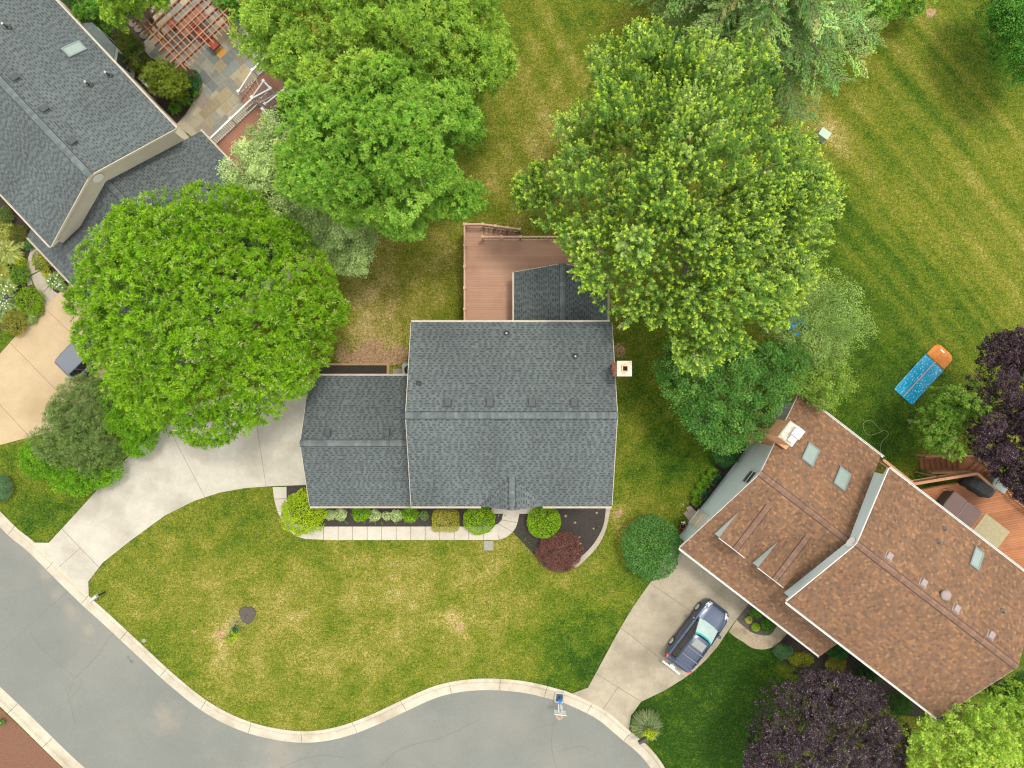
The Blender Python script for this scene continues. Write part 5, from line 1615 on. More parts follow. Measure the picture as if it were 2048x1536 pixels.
# white hitch rack behind the estate car
hr = thing('hitch_rack', 'white bar rack standing behind the dark blue estate car', 'rack', (*W2(1342.5, 1335, .6), .028), math.atan2(3.47, 2.63))
MB().loft([[(x, y, z) for x, z in ((-.055, .52), (.055, .52), (.055, .60), (-.055, .60))] for y in (-.66, .66)], smooth=False).build('cross_bar', M['white_vinyl'], hr)
bx('mount_plate', M['white_vinyl'], hr, (.10, 0, .60), (.16, .34, .05))
beam('tow_arm', M['metal_grey'], hr, (.12, 0, .50), (.55, 0, .45), .07, .07)
for y_ in (-.10, .10): bx('clamp', M['metal_grey'], hr, (.16, y_, .64), (.10, .05, .06))
bx('leg', M['metal_grey'], hr, (0, 0, .26), (.06, .06, .52))

# ------------------------------------------------------------------ basketball hoop at the kerb
p0 = W2(1119, 1400, .3)
bh = thing('basketball_hoop', 'portable basketball hoop standing in the gutter of the street', 'basketball hoop', (*p0, -.10), math.radians(-6))
MB().loft([[(a * .30 * k, b * .36 * k + .05, z) for a, b in ((-1, -.8), (-.8, -1), (.8, -1), (1, -.8), (1, .8), (.8, 1), (-.8, 1), (-1, .8))] for z, k in ((0, 1), (.12, 1), (.20, .9), (.26, .72))], smooth=False).build('base', M['base_grey'] if 'base_grey' in M else M['metal_grey'], bh)
MB().loft([[(a * .2, b * .22 + .08, z) for a, b in ((-1, -1), (1, -1), (1, 1), (-1, 1))] for z in (.262, .30)], smooth=False).build('base_insert', M['metal_dark'], bh)
M['hoop_blue'] = mat('hoop_blue', (0.025, 0.16, 0.50), 0.5)
M['hoop_orange'] = mat('hoop_orange', (0.75, 0.26, 0.06), 0.5)
M['net_white'] = mat('net_white', (0.8, 0.78, 0.72), 0.8)
MB().tube([(0, .12, .2), (0, .02, .8), (0, -.06, 1.35)], [.045, .045, .04], 10).build('pole', M['metal_grey'], bh)
MB().tube([(0, .09, .30), (0, .0, .95)], [.09, .09], 10).build('pole_pad', M['hoop_blue'], bh)
for sx in (-.10, .10):
    beam('strut', M['white_vinyl'], bh, (sx, -.03, 1.25), (sx, -.24, 1.55), .035, .035)
    beam('strut', M['white_vinyl'], bh, (sx, -.02, 1.0), (sx, -.24, 1.30), .035, .035)
bx('backboard', M['white_vinyl'], bh, (0, -.30, 1.50), (.70, .04, .50))
bx('backboard_frame', M['metal_grey'], bh, (0, -.27, 1.24), (.70, .05, .04)); bx('backboard_frame', M['metal_grey'], bh, (0, -.27, 1.76), (.72, .05, .03))
ringp = [(.19 * math.cos(a), -.55 + .19 * math.sin(a), 1.35) for a in np.linspace(0, 2 * math.pi, 25)]
MB().tube(ringp, .016, 6, caps=False).build('rim', M['hoop_orange'], bh)
beam('rim_bracket', M['hoop_orange'], bh, (0, -.31, 1.35), (0, -.38, 1.35), .12, .04)
nt = MB()
for k in range(12):
    a, b = 2 * math.pi * k / 12, 2 * math.pi * (k + 1) / 12
    nt.tube([(.18 * math.cos(a), -.55 + .18 * math.sin(a), 1.34), (.13 * math.cos(b), -.55 + .13 * math.sin(b), 1.18), (.10 * math.cos(a), -.55 + .10 * math.sin(a), 1.02)], .006, 4)
nt.build('net', M['net_white'], bh)

# ------------------------------------------------------------------ mailboxes, utility box, service cap
def mailbox(label, px, py, rot, mat_, post_mat, zt=1.1):
    p = W2(px, py, zt)
    t = thing('mailbox', label, 'mailbox', (*p, 0), rot)
    bx('post', post_mat, t, (-.05, 0, .5), (.10, .10, 1.0))
    prof = [(-.10, 0)] + [(.10 * math.cos(a) * -1, .14 + .10 * math.sin(a)) for a in np.linspace(0, math.pi, 9)] + [(.10, 0)]
    MB().loft([[(x, y, 1.0 + z) for y, z in prof] for x in (-.24, .28)], smooth=False).build('box', mat_, t)
    MB().loft([[(x, y * .95, 1.0 + z * .95 + .005) for y, z in prof] for x in (.281, .295)], smooth=False).build('door', mat_, t)
    bx('flag', M['red_cushion'], t, (.0, .11, 1.16), (.14, .012, .05))
    return t


mailbox('grey mailbox on a dark post at the corner of the front lawn', 188, 1196, math.radians(-140), M['metal_grey'], M['metal_dark'])
mailbox('black mailbox at the edge of the tufted ornamental grass', 1286, 1481, math.radians(-150), M['metal_dark'], M['timber'])
cap = MB().lathe([(.13, -.02), (.13, .02), (.10, .035), (.02, .04)], (0, 0, 0), 18).build('service_cap', M['step_stone'])
cap.location = (*W2(288, 1281), .01); tag(cap, 'small round grey service cap in the grass by the kerb', 'service cap')
ub = thing('utility_box', 'pale green utility box alone in the back lawn', 'utility box', (*W2(1647, 269, .4), 0), math.radians(-36))
MB().prism([(-.36, -.32), (.36, -.32), (.36, .32), (-.36, .32)], -.02, .06).build('pad', M['step_stone'], ub)
MB().loft([[(x, y, z) for y, z in ((-.27, .06), (.27, .06), (.27, .50), (.20, .60), (-.27, .66))] for x in (-.31, .31)], smooth=False).build('cabinet', M['utility_green'], ub)
MB().loft([[(x, y, z) for y, z in ((-.29, .655), (.20, .605), (.29, .49), (.30, .52), (.21, .64), (-.29, .69))] for x in (-.33, .33)], smooth=False).build('lid', M['utility_green'], ub)

# ------------------------------------------------------------------ water slide mat on the back lawn
def slide_material():
    m = bpy.data.materials.new('slide_blue')
    N, L, P = nodes(m)
    g = N.new('ShaderNodeTexCoord')
    mp = N.new('ShaderNodeMapping'); mp.inputs['Scale'].default_value = (5, 9, 1)
    L.new(g.outputs['Object'], mp.inputs[0])
    t = N.new('ShaderNodeTexNoise'); t.inputs['Scale'].default_value = 1.4; t.inputs['Detail'].default_value = 2
    L.new(mp.outputs[0], t.inputs['Vector'])
    r = N.new('ShaderNodeValToRGB')
    r.color_ramp.elements[0].position = .60; r.color_ramp.elements[0].color = (.0, .20, .34, 1)
    r.color_ramp.elements[1].position = .68; r.color_ramp.elements[1].color = (.36, .43, .46, 1)
    L.new(t.outputs['Fac'], r.inputs[0]); L.new(r.outputs[0], P.inputs['Base Color'])
    P.inputs['Roughness'].default_value = .25
    return m


M['slide_blue'] = slide_material()
M['slide_orange'] = mat('slide_orange', (0.36, 0.075, 0.002), 0.35, (0.37, 0.17, 0.02), 5)
M['slide_rib'] = mat('slide_rib', (0.36, 0.24, 0.2), 0.4)
pa, pb = Vector(W2(1805, 794)), Vector(W2(1885, 706))
dd = (pb - pa); SLn = dd.length
sl = thing('water_slide', 'blue and orange water slide mat lying on the back lawn', 'water slide', (pa.x, pa.y, 0), math.atan2(dd.y, dd.x))
nx2 = 26
wv2 = lambda x, y: .03 + .012 * math.sin(x * 5) * math.cos(y * 6) + .008 * math.sin(y * 14)
V, F = [], []
xs_, ys_ = np.linspace(0, SLn * .80, nx2), np.linspace(-.72, .72, 13)
for x in xs_:
    for y in ys_: V.append((x, y, wv2(x, y)))
for i in range(nx2 - 1):
    for j in range(12): F.append((i * 13 + j, (i + 1) * 13 + j, (i + 1) * 13 + j + 1, i * 13 + j + 1))
MB().add(V, F, True).build('slide_sheet', M['slide_blue'], sl)
beam('centre_rib', M['slide_rib'], sl, (0, 0, .055), (SLn * .80, 0, .055), .055, .03)
for sy in (-1, 1): MB().tube([(x, sy * .73, .04) for x in np.linspace(0, SLn * .8, 12)], .03, 6).build('side_tube', M['slide_orange' if 0 else 'slide_blue'], sl)
endp = [(SLn * .80, -.72)] + [(SLn * .80 + .62 + .38 * math.sin(a), -.34 - .38 * math.cos(a)) for a in np.linspace(0, math.pi / 2, 6)] + [(SLn * .80 + .62 + .38 * math.cos(a), .34 + .38 * math.sin(a)) for a in np.linspace(0, math.pi / 2, 6)] + [(SLn * .80, .72)]
MB().loft([[(p[0] * 1.0 + (SLn * .8 + .4 - p[0]) * (1 - k), p[1] * k, z) for p in endp] for z, k in ((.0, 1), (.07, 1), (.10, .93))], smooth=False).build('bumper_cushion', M['slide_orange'], sl)
bx('print_patch', M['white_vinyl'], sl, (SLn * .80 + .78, .12, .103), (.08, .30, .008))
tp = thing('play_pool', 'bright blue plastic toy half hidden under the loose green tree', 'toy', (*W2(1590, 652), 0))
MB().lathe([(.02, .02), (.48, .02), (.58, .28), (.62, .30), (.62, .26), (.54, .0), (.02, .0)], (0, 0, 0), 20).build('tub', M['tarp_blue'] if 'tarp_blue' in M else mat('tarp_blue', (0.01, 0.28, 0.65), 0.4), tp)
hs = catmull([W(*p) + Vector((0, 0, .03)) for p in ((1764, 912), (1760, 898), (1763, 884), (1773, 874), (1776, 866), (1768, 861), (1757, 865), (1744, 870), (1733, 868), (1727, 858), (1726, 848), (1732, 842), (1742, 842), (1752, 850), (1760, 859), (1764, 864))], 5)
o_ = hs[0].copy()
hz = MB().tube([p - o_ for p in hs], .013, 6).build('garden_hose', mat('hose', (0.19, 0.21, 0.10), .6)); hz.location = o_
tag(hz, 'pale green garden hose curled on the lawn behind the brown roof', 'hose')

# ------------------------------------------------------------------ things on the right deck
def frame_at(px, py, z): p = W2(px, py, z); return (p[0], p[1], RZD)


g = thing('covered_grill', 'grill under a black fabric cover on the orange deck', 'grill', frame_at(1957, 974, RZD + .6), math.radians(-32))
def blob_ring(pts, z, k=1.0): return [(x * k, y * k, z) for x, y in pts]
cov = [(-.80, -.24), (-.62, -.33), (-.3, -.29), (0, -.33), (.35, -.29), (.72, -.32), (.82, -.1), (.80, .24), (.5, .31), (.1, .28), (-.4, .31), (-.78, .26)]
cv = MB().loft([blob_ring(cov, 0, 1.04), blob_ring(cov, .4, .98), blob_ring(cov, .86, .95), blob_ring([(x * .9, y * .95) for x, y in cov], .95), blob_ring([(x * .62, y * .9) for x, y in cov], 1.13), blob_ring([(x * .5, y * .5) for x, y in cov], 1.19)]).build('cover', M['black_fabric'], g)
for sy in (-1, 1): MB().tube([(-.5, sy * .25, 1.08), (0, sy * .3, 1.02), (.5, sy * .25, 1.08)], .018, 6).build('cover_seam', M['metal_dark'], g)
for sx in (-.6, .6): bx('leg', M['metal_dark'], g, (sx, 0, .05), (.06, .45, .1))
hb = thing('hot_tub', 'square hot tub with a folding brown cover on the orange deck', 'hot tub', frame_at(1914, 1031, RZD + .8), math.atan2(RU.y, RU.x))
MB().loft([[(a * 1.02, b * 1.02, z) for a, b in ((-1, -.85), (-.85, -1), (.85, -1), (1, -.85), (1, .85), (.85, 1), (-.85, 1), (-1, .85))] for z in (0, .78)], smooth=False).build('tub_wall', M['tub_side'], hb)
for k, sx in enumerate((-1, 1)):
    MB().loft([[(sx * .53 + a * .515 * kk, b * 1.05 * kk, z) for a, b in ((-1, -.93), (-.9, -1), (.9, -1), (1, -.93), (1, .93), (.9, 1), (-.9, 1), (-1, .93))] for z, kk in ((.70, 1), (.80, 1.0), (.87, .97), (.88, .90))], smooth=False).build('cover_half', M['tub_cover'], hb)
beam('cover_hinge', M['vent_brown'], hb, (0, -1.0, .872), (0, 1.0, .872), .03, .02)
MB().tube([(-1.12, -1.0, .1), (-1.12, -.95, 1.02), (-1.12, .95, 1.02), (-1.12, 1.0, .1)], .022, 8).build('cover_lifter', M['metal_dark'], hb)
rg = thing('deck_rug', 'pale straw patterned rug on the orange deck', 'rug', frame_at(1978, 1068, RZD), math.atan2(RU.y, RU.x))
M['rug'] = mat('rug', (0.20, 0.17, 0.095), 0.95, (0.29, 0.255, 0.165), 6.0, 4, .4, 40, stretch=((1, 6, 1), math.radians(40)))
MB().prism([(-.85, -.85), (.85, -.85), (.85, .85), (-.85, .85)], .004, .02).build('rug_body', M['rug'], rg)
for sx in (-1, 1): bx('rug_border', M['rug'], rg, (sx * .87, 0, .012), (.05, 1.72, .018))
sb = thing('storage_bin', 'grey plastic storage bin at the top of the deck stairs', 'storage bin', frame_at(1999, 966, RZD + .5), math.radians(-32))
MB().loft([[(a * .44 * k, b * .40 * k, z) for a, b in ((-1, -.9), (-.9, -1), (.9, -1), (1, -.9), (1, .9), (.9, 1), (-.9, 1), (-1, .9))] for z, k in ((0, .9), (.62, 1))], smooth=False).build('bin_body', M['bin_grey'], sb)
MB().loft([[(a * .47 * k, b * .43 * k, z) for a, b in ((-1, -.9), (-.9, -1), (.9, -1), (1, -.9), (1, .9), (.9, 1), (-.9, 1), (-1, .9))] for z, k in ((.62, 1), (.68, 1), (.72, .88))], smooth=False).build('lid', M['bin_grey'], sb)
bx('lid_handle', M['metal_dark'], sb, (-.30, 0, .725), (.05, .5, .02))

# ------------------------------------------------------------------ air conditioners, pots, slabs at the blue wall
def ac_unit(label, x, y, rz=0.0):
    t = thing('air_conditioner', label, 'air conditioner', (x, y, .03), rz)
    MB().loft([[(a * .40, b * .40, z) for a, b in ((-1, -.85), (-.85, -1), (.85, -1), (1, -.85), (1, .85), (.85, 1), (-.85, 1), (-1, .85))] for z in (0, .82)], smooth=False).build('casing', M['metal_grey'], t)
    MB().lathe([(.31, .80), (.31, .835), (.28, .835), (.28, .80)], (0, 0, 0), 24).build('fan_ring', M['metal_grey'], t)
    MB().lathe([(.02, .822), (.28, .822), (.28, .826), (.02, .826)], (0, 0, 0), 24).build('fan_well', M['metal_dark'], t)
    for r in (.08, .14, .20, .26): MB().tube([(r * math.cos(a), r * math.sin(a), .838) for a in np.linspace(0, 2 * math.pi, 21)], .005, 4, caps=False).build('grille_ring', M['metal_dark'], t)
    bx('slab', M['step_stone'], t, (0, 0, -.01), (1.0, 1.0, .05))
    return t


p = W2(818, 740, .8)
ac_unit('grey air conditioner tucked under the middle house roof edge', p[0], p[1])
p = W2(297, 158, .8)
ac_unit('grey air conditioner half under the olive bush at the left house', p[0], p[1], la_)
M['pot_flower'] = mat('pot_flower', (0.8, 0.8, 0.7), .8)
for px_, py_, r_, lb in ((1366, 1052, .17, 'larger terracotta flower pot by the blue wall side door'), (1362, 1060, .13, 'smaller terracotta flower pot by the blue wall side door')):
    t = thing('flower_pot', lb, 'flower pot', (*W2(px_, py_, .3), .01))
    MB().lathe([(r_ * .65, 0), (r_ * .92, .26), (r_ * 1.08, .27), (r_ * 1.08, .33), (r_ * .9, .33), (r_ * .85, .28), (.02, .28)], (0, 0, 0), 18).build('pot', M['terracotta'], t)
    MB().lathe([(r_ * .84, .285), (.02, .30)], (0, 0, 0), 14).build('soil', M['mulch'], t)
o = W2(1378, 1030)
sp_ = thing('door_step', 'three beige paving slabs at the blue wall side door', 'door step', (*o, 0))
for s in ([(1372, 1015), (1381, 1011), (1388, 1019), (1378, 1027)], [(1366.5, 1027), (1373, 1021), (1386, 1035), (1380, 1044)], [(1378.5, 1027), (1388, 1019.5), (1395, 1025), (1387, 1036)]):
    px_poly('paving_slab', s, -.05, .05 + rnd.uniform(-.006, .006), M['stone_edge'], sp_, o)
ls = thing('garden_lamp', 'black path light on a slim post among the left garden leaves', 'garden lamp', (*W2(38, 598, 0), 0))
MB().tube([(0, 0, 0), (0, 0, 1.15)], .03, 8).build('post', M['metal_dark'], ls)
MB().lathe([(.02, 1.22), (.10, 1.18), (.16, 1.12), (.15, 1.10), (.02, 1.10)], (0, 0, 0), 14).build('lamp_shade', M['metal_dark'], ls)
# ------------------------------------------------------------------ vegetation
def leaves_obj(name, parent, P, D, Nn, Ls, Ws, Cols, mat_, fold=.12):
    """rhombic leaves: positions, directions, normals, lengths, widths, colours (arrays)"""
    n = len(P)
    D = D / (np.linalg.norm(D, axis=1, keepdims=True) + 1e-9)
    S = np.cross(Nn, D); S /= (np.linalg.norm(S, axis=1, keepdims=True) + 1e-9)
    U = np.cross(D, S)
    L = Ls[:, None]; Wd = Ws[:, None]
    V = np.empty((n, 4, 3), np.float32)
    V[:, 0] = P - D * L * .5
    V[:, 1] = P + S * Wd * .5 + U * Wd * fold - D * L * .05
    V[:, 2] = P + D * L * .5
    V[:, 3] = P - S * Wd * .5 + U * Wd * fold - D * L * .05
    me = bpy.data.meshes.new(name)
    me.vertices.add(4 * n); me.loops.add(4 * n); me.polygons.add(n)
    me.vertices.foreach_set('co', V.ravel())
    me.loops.foreach_set('vertex_index', np.arange(4 * n, dtype=np.int32))
    me.polygons.foreach_set('loop_start', np.arange(0, 4 * n, 4, dtype=np.int32))
    me.polygons.foreach_set('loop_total', np.full(n, 4, np.int32))
    me.update(calc_edges=True)
    cc = np.ones((n, 4, 4), np.float32)
    cc[:, :, :3] = Cols[:, None, :]
    color_attr(me, cc.reshape(-1, 4))
    me.materials.append(mat_)
    return link(name, me, parent)


LEAF_GAIN = 1.3


def rand_unit(n, rng):
    v = rng.normal(size=(n, 3))
    return v / np.linalg.norm(v, axis=1, keepdims=True)


def star(outline, cx, cy):
    """R(theta) from an outline polygon around the centre, as a lookup"""
    th = np.linspace(-math.pi, math.pi, 361)
    R = np.zeros_like(th)
    pts = np.array(outline) - np.array((cx, cy))
    n = len(pts)
    for i, t in enumerate(th):
        d = np.array((math.cos(t), math.sin(t)))
        best = 0
        for k in range(n):
            a, b = pts[k], pts[(k + 1) % n]
            e = b - a
            den = d[0] * e[1] - d[1] * e[0]
            if abs(den) < 1e-9: continue
            s = (a[0] * e[1] - a[1] * e[0]) / den
            u = (a[0] * d[1] - a[1] * d[0]) / den
            if s > 0 and 0 <= u <= 1: best = max(best, s)
        R[i] = best if best > 0 else 1.0
    return lambda a: np.interp((a + math.pi) % (2 * math.pi) - math.pi, th, R)


def limb_mesh(parent, base, tips, trunk_r, z_fork, mat_, rng, name='trunk'):
    mb = MB()
    b = Vector(base)
    fork = b + Vector((rng.uniform(-.2, .2), rng.uniform(-.2, .2), z_fork))
    mb.tube([b + Vector((0, 0, -.1)), b + Vector((0, 0, .3)), b.lerp(fork, .6), fork], [trunk_r * 1.35, trunk_r, trunk_r * .9, trunk_r * .8], 9)
    tr = mb.build(name, mat_, parent)
    br = MB()
    for t in tips:
        t = Vector(t)
        m1 = fork.lerp(t, .35) + Vector((rng.uniform(-.3, .3), rng.uniform(-.3, .3), .35 * (t - fork).length * .25))
        m2 = fork.lerp(t, .7) + Vector((rng.uniform(-.3, .3), rng.uniform(-.3, .3), .2))
        r = trunk_r * rng.uniform(.28, .5)
        br.tube([fork, m1, m2, t], [r, r * .7, r * .42, r * .15], 6)
        for k in range(3):
            a = m1.lerp(t, rng.uniform(.2, .9))
            e = a + Vector((rng.uniform(-1.2, 1.2), rng.uniform(-1.2, 1.2), rng.uniform(0, .9)))
            br.tube([a, a.lerp(e, .5) + Vector((0, 0, .1)), e], [r * .3, r * .2, r * .06], 5)
    br.build('branches', mat_, tr)
    return tr


def crown(root, outline, zmid, htop, hbot, sp, rng, origin):
    """leafy crown over a star-shaped outline (world 2D points). sp: species dict"""
    cx, cy = np.mean([p[0] for p in outline]), np.mean([p[1] for p in outline])
    if 'centre' in sp: cx, cy = sp['centre']
    Rf = star(outline, cx, cy)
    Rm = float(np.mean(Rf(np.linspace(-3.1, 3.1, 60))))
    # lobes
    nl = int(sp['lobes'])
    lr = sp['lobe_r']
    tg = np.linspace(-math.pi, math.pi, 721); cw = np.cumsum(Rf(tg) ** 2); cw = (cw - cw[0]) / (cw[-1] - cw[0])
    th = np.interp(rng.uniform(0, 1, nl), cw, tg); rho = np.sqrt(rng.uniform(0, 1, nl))
    Rt = Rf(th)
    rad = rng.uniform(lr[0], lr[1], nl)
    rr = np.minimum(rho * Rt, np.maximum(Rt - rad * sp.get('inset', .75), 0))
    lx, ly = cx + rr * np.cos(th), cy + rr * np.sin(th)
    prof = lambda q: np.sqrt(np.clip(1 - np.clip(q, 0, 1) ** sp.get('dome', 2.2), 0, 1))
    lz = zmid + htop * prof(rr / Rt) - rad * .75 + rng.normal(0, sp.get('zj', .35), nl)
    lz = np.maximum(lz, zmid - hbot * .6)
    # clump centres on the lobes
    nc = int(sp['clumps'])
    k = rng.integers(0, nl, nc)
    d = rand_unit(nc, rng)
    d[:, 2] = np.abs(d[:, 2]) * rng.choice([1, 1, 1, 1, -.4], nc)
    shell = rng.uniform(*sp.get('shell', (.78, 1.03)), nc)
    deep = rng.random(nc) < sp.get('deep', .15)
    shell = np.where(deep, rng.uniform(.3, .8, nc), shell)
    c = np.stack([lx[k] + d[:, 0] * rad[k] * shell, ly[k] + d[:, 1] * rad[k] * shell, lz[k] + d[:, 2] * rad[k] * shell * sp.get('flat', .8)], 1)
    # keep to the outline
    dx, dy = c[:, 0] - cx, c[:, 1] - cy
    a = np.arctan2(dy, dx); r = np.hypot(dx, dy)
    lim = Rf(a) * (sp.get('pull', .97) + rng.normal(0, .02, nc))
    f = np.minimum(1, lim / np.maximum(r, 1e-6))
    c[:, 0] = cx + dx * f; c[:, 1] = cy + dy * f
    # drop clumps buried inside other lobes (never seen, saves faces)
    buried = np.zeros(nc)
    for i in range(nl):
        q = ((c[:, 0] - lx[i]) ** 2 + (c[:, 1] - ly[i]) ** 2 + ((c[:, 2] - lz[i]) / .8) ** 2) < (rad[i] * .62) ** 2
        buried += q
        # things well under a lobe
    keep = buried < 1 + (rng.random(nc) < .1)
    c, k, d = c[keep], k[keep], d[keep]
    # under-storey of foliage that closes the crown between the lobes
    nf = int(sp['clumps'] * sp.get('fill', .32))
    th = np.interp(rng.uniform(0, 1, nf), cw, tg); rho = np.sqrt(rng.uniform(0, sp.get('fill_r', .82), nf))
    Rt = Rf(th)
    fx, fy = cx + rho * Rt * np.cos(th), cy + rho * Rt * np.sin(th)
    dep = sp.get('fill_depth', min(1.3, .35 * htop))
    fz = np.maximum(zmid + htop * prof(rho) - dep * rng.uniform(.8, 2.2, nf), zmid - hbot * .5)
    c = np.concatenate([c, np.stack([fx, fy, fz], 1)])
    k = np.concatenate([k, rng.integers(0, nl, nf)])
    df = np.tile(np.array((0, 0, 1.0)), (nf, 1)) + rng.normal(0, .3, (nf, 3))
    d = np.concatenate([d, df])
    nc = len(c)
    # leaves
    m = sp['leaves']
    n = nc * m
    ci = np.repeat(np.arange(nc), m)
    out = np.stack([c[:, 0] - cx, c[:, 1] - cy, np.zeros(nc)], 1) / Rm
    up = np.array((0, 0, 1.0))
    if sp.get('shoot'):
        ax = up * sp['shoot'] + out * .55 + d * .35 + rng.normal(0, .22, (nc, 3))
        ax /= np.linalg.norm(ax, axis=1, keepdims=True)
        t = rng.uniform(0, 1, n) ** .8
        Lsh = sp['shoot_len'] * rng.uniform(.7, 1.25, nc)
        radial = rand_unit(n, rng)
        radial -= ax[ci] * np.sum(radial * ax[ci], 1, keepdims=True)
        radial /= np.linalg.norm(radial, axis=1, keepdims=True) + 1e-9
        rw = sp['clump_r'] * (1 - .72 * t) * np.sqrt(rng.uniform(.05, 1, n))
        P = c[ci] + ax[ci] * ((t - .45) * Lsh[ci])[:, None] + radial * rw[:, None]
        D = radial + ax[ci] * (.2 + .8 * t)[:, None] + rng.normal(0, .25, (n, 3)) - up * .15
        Nn = up + ax[ci] * .6 + rng.normal(0, sp.get('tilt', .4), (n, 3))
        tipv = np.clip((t - .62) / .38, 0, 1) * (rng.random(n) < .85)
    elif sp.get('rosette'):
        # whorls: leaves radiate from each twig end, a star seen from above
        ax = up + out * .35 + d * .45 + rng.normal(0, .2, (nc, 3))
        ax /= np.linalg.norm(ax, axis=1, keepdims=True)
        rad_ = rand_unit(n, rng)
        rad_ -= ax[ci] * np.sum(rad_ * ax[ci], 1, keepdims=True)
        rad_ /= np.linalg.norm(rad_, axis=1, keepdims=True) + 1e-9
        el = rng.uniform(-.55, 1.0, n)
        D = rad_ * np.cos(el)[:, None] + ax[ci] * np.sin(el)[:, None]
        Lr = sp['leaf'][0] * rng.uniform(.7, 1.25, n)
        csz = rng.uniform(.75, 1.25, nc)
        P = c[ci] + D * (Lr * .62 * csz[ci])[:, None] + rng.normal(0, .03, (n, 3))
        Nn = ax[ci] * np.cos(el)[:, None] - rad_ * np.sin(el)[:, None] + rng.normal(0, sp.get('tilt', .3), (n, 3))
        tipv = np.clip((el - .35) / .5, 0, 1)
    else:
        off = rng.normal(0, 1, (n, 3))
        off /= np.linalg.norm(off, axis=1, keepdims=True)
        off *= (rng.uniform(0, 1, n) ** .45)[:, None]
        off[:, 2] *= .6
        cr = sp['clump_r'] * rng.uniform(.7, 1.3, nc)
        P = c[ci] + off * cr[ci][:, None]
        D = off * .8 + rng.normal(0, .5, (n, 3)); D[:, 2] = D[:, 2] * .5 - sp.get('droop', .15)
        Nn = up * sp.get('upn', 1.0) + d[ci] * .5 + off * .3 + rng.normal(0, sp.get('tilt', .4), (n, 3))
        tipv = np.clip((off[:, 2] - .1) / .4, 0, 1) * (rng.random(n) < .5)
    P = P - np.array(origin)
    Ls = sp['leaf'][0] * rng.uniform(.7, 1.3, n)
    Ws = sp['leaf'][1] * rng.uniform(.75, 1.25, n)
    pal = np.array(sp['cols'])
    lobe_mix = rng.random(nl)
    base = pal[np.minimum((rng.random(nc) * .55 + lobe_mix[k] * .45) * len(pal), len(pal) - 1).astype(int)]
    col = base[ci] * rng.uniform(.80, 1.22, (nc, 1))[ci] * rng.uniform(.82, 1.2, (n, 1))
    tip = np.array(sp.get('tip', pal[-1]))
    tf = (tipv * sp.get('tipf', .5) * (rng.random(nc) ** .6)[ci])[:, None]
    col = col * (1 - tf) + tip * tf
    col = col * (LEAF_GAIN * np.array(sp.get('gain', (1, 1, 1))))
    if 'fleck' in sp:
        fk = rng.random(n) < sp['fleck'][0] * (rng.random(nc) < .45)[ci] * 2.2
        col[fk] = np.array(sp['fleck'][1]) * rng.uniform(.8, 1.2, (fk.sum(), 1))
    o = leaves_obj('crown', root, P, D, Nn, Ls, Ws, np.clip(col, 0, 1), sp.get('mat', M['leaf']))
    tips = np.stack([lx, ly, lz], 1) - np.array(origin)
    return o, tips, (cx, cy)


def tree(label, outline_px, zmid, htop, hbot, sp, seed, bark='bark', trunk_r=.22, name='tree', cat='tree', fork=.45, group=None, nlimb=14, base_px=None):
    rng = np.random.default_rng(seed)
    outl = [W2(*p, zmid) for p in outline_px]
    c0 = np.mean(np.array(outl), 0); nc0 = c0 / (np.linalg.norm(c0) + 1e-6)
    R0 = float(np.mean([np.linalg.norm(np.array(p) - c0) for p in outl]))
    outl = [W2(*p, zmid + .38 * htop * min(1, max(0, .5 + .5 * float((np.array(q) - c0) @ nc0) / R0))) for p, q in zip(outline_px, outl)]
    cx, cy = float(np.mean([p[0] for p in outl])), float(np.mean([p[1] for p in outl]))
    if base_px is not None: cx, cy = W2(*base_px, zmid); sp = dict(sp, centre=(cx, cy))
    root = thing(name, label, cat, (cx, cy, 0), group=group)
    o, tips, _ = crown(root, outl, zmid, htop, hbot, sp, rng, (cx, cy, 0))
    rr = random.Random(seed)
    idx = rng.choice(len(tips), min(nlimb, len(tips)), replace=False)
    limb_mesh(root, (0, 0, 0), [tuple(tips[i]) for i in idx], trunk_r, max(.5, (zmid - hbot) * fork + .6), M[bark], rr)
    return root


SP = {}
SP['round'] = dict(gain=(1.02, 1.06, .42), lobes=250, lobe_r=(.6, 1.05), clumps=11500, leaves=17, clump_r=.24, rosette=1, leaf=(.185, .05), dome=2.6, zj=.28, inset=.95, deep=.06, shell=(.93, 1.05), fill=.22, fill_depth=1.0, tilt=.3, pull=.99,
                   cols=[(.045, .115, .008), (.072, .165, .010), (.10, .205, .013), (.13, .24, .018)], tip=(.22, .32, .03), tipf=.6, fleck=(.07, (.36, .38, .15)), mat=M['leaf'])
SP['maple'] = dict(gain=(1.42,1.42,1.1), lobes=120, lobe_r=(.6, 1.2), clumps=6600, leaves=30, clump_r=.19, shoot=1.3, shoot_len=1.05, leaf=(.125, .07), dome=2.0, zj=.75, inset=.6, deep=.12, shell=(.88, 1.03), fill=.4, fill_depth=1.4, tilt=.45, flat=.75, pull=.97,
                   cols=[(.040, .088, .018), (.058, .115, .024), (.082, .14, .034), (.125, .175, .065)], tip=(.31, .38, .035), tipf=.75, mat=M['leaf'])
SP['ash_yellow'] = dict(gain=(1.18,1.36,1.1), lobes=100, lobe_r=(.6, 1.2), clumps=8000, leaves=18, clump_r=.30, rosette=1, leaf=(.175, .062), dome=2.0, zj=.8, inset=.5, deep=.2, shell=(.85, 1.04), fill=.45, fill_depth=1.4, tilt=.4, flat=.75,
                        cols=[(.075, .13, .02), (.105, .165, .026), (.145, .205, .034), (.19, .24, .045)], tip=(.31, .34, .05), tipf=.7, mat=M['leaf_thin'])
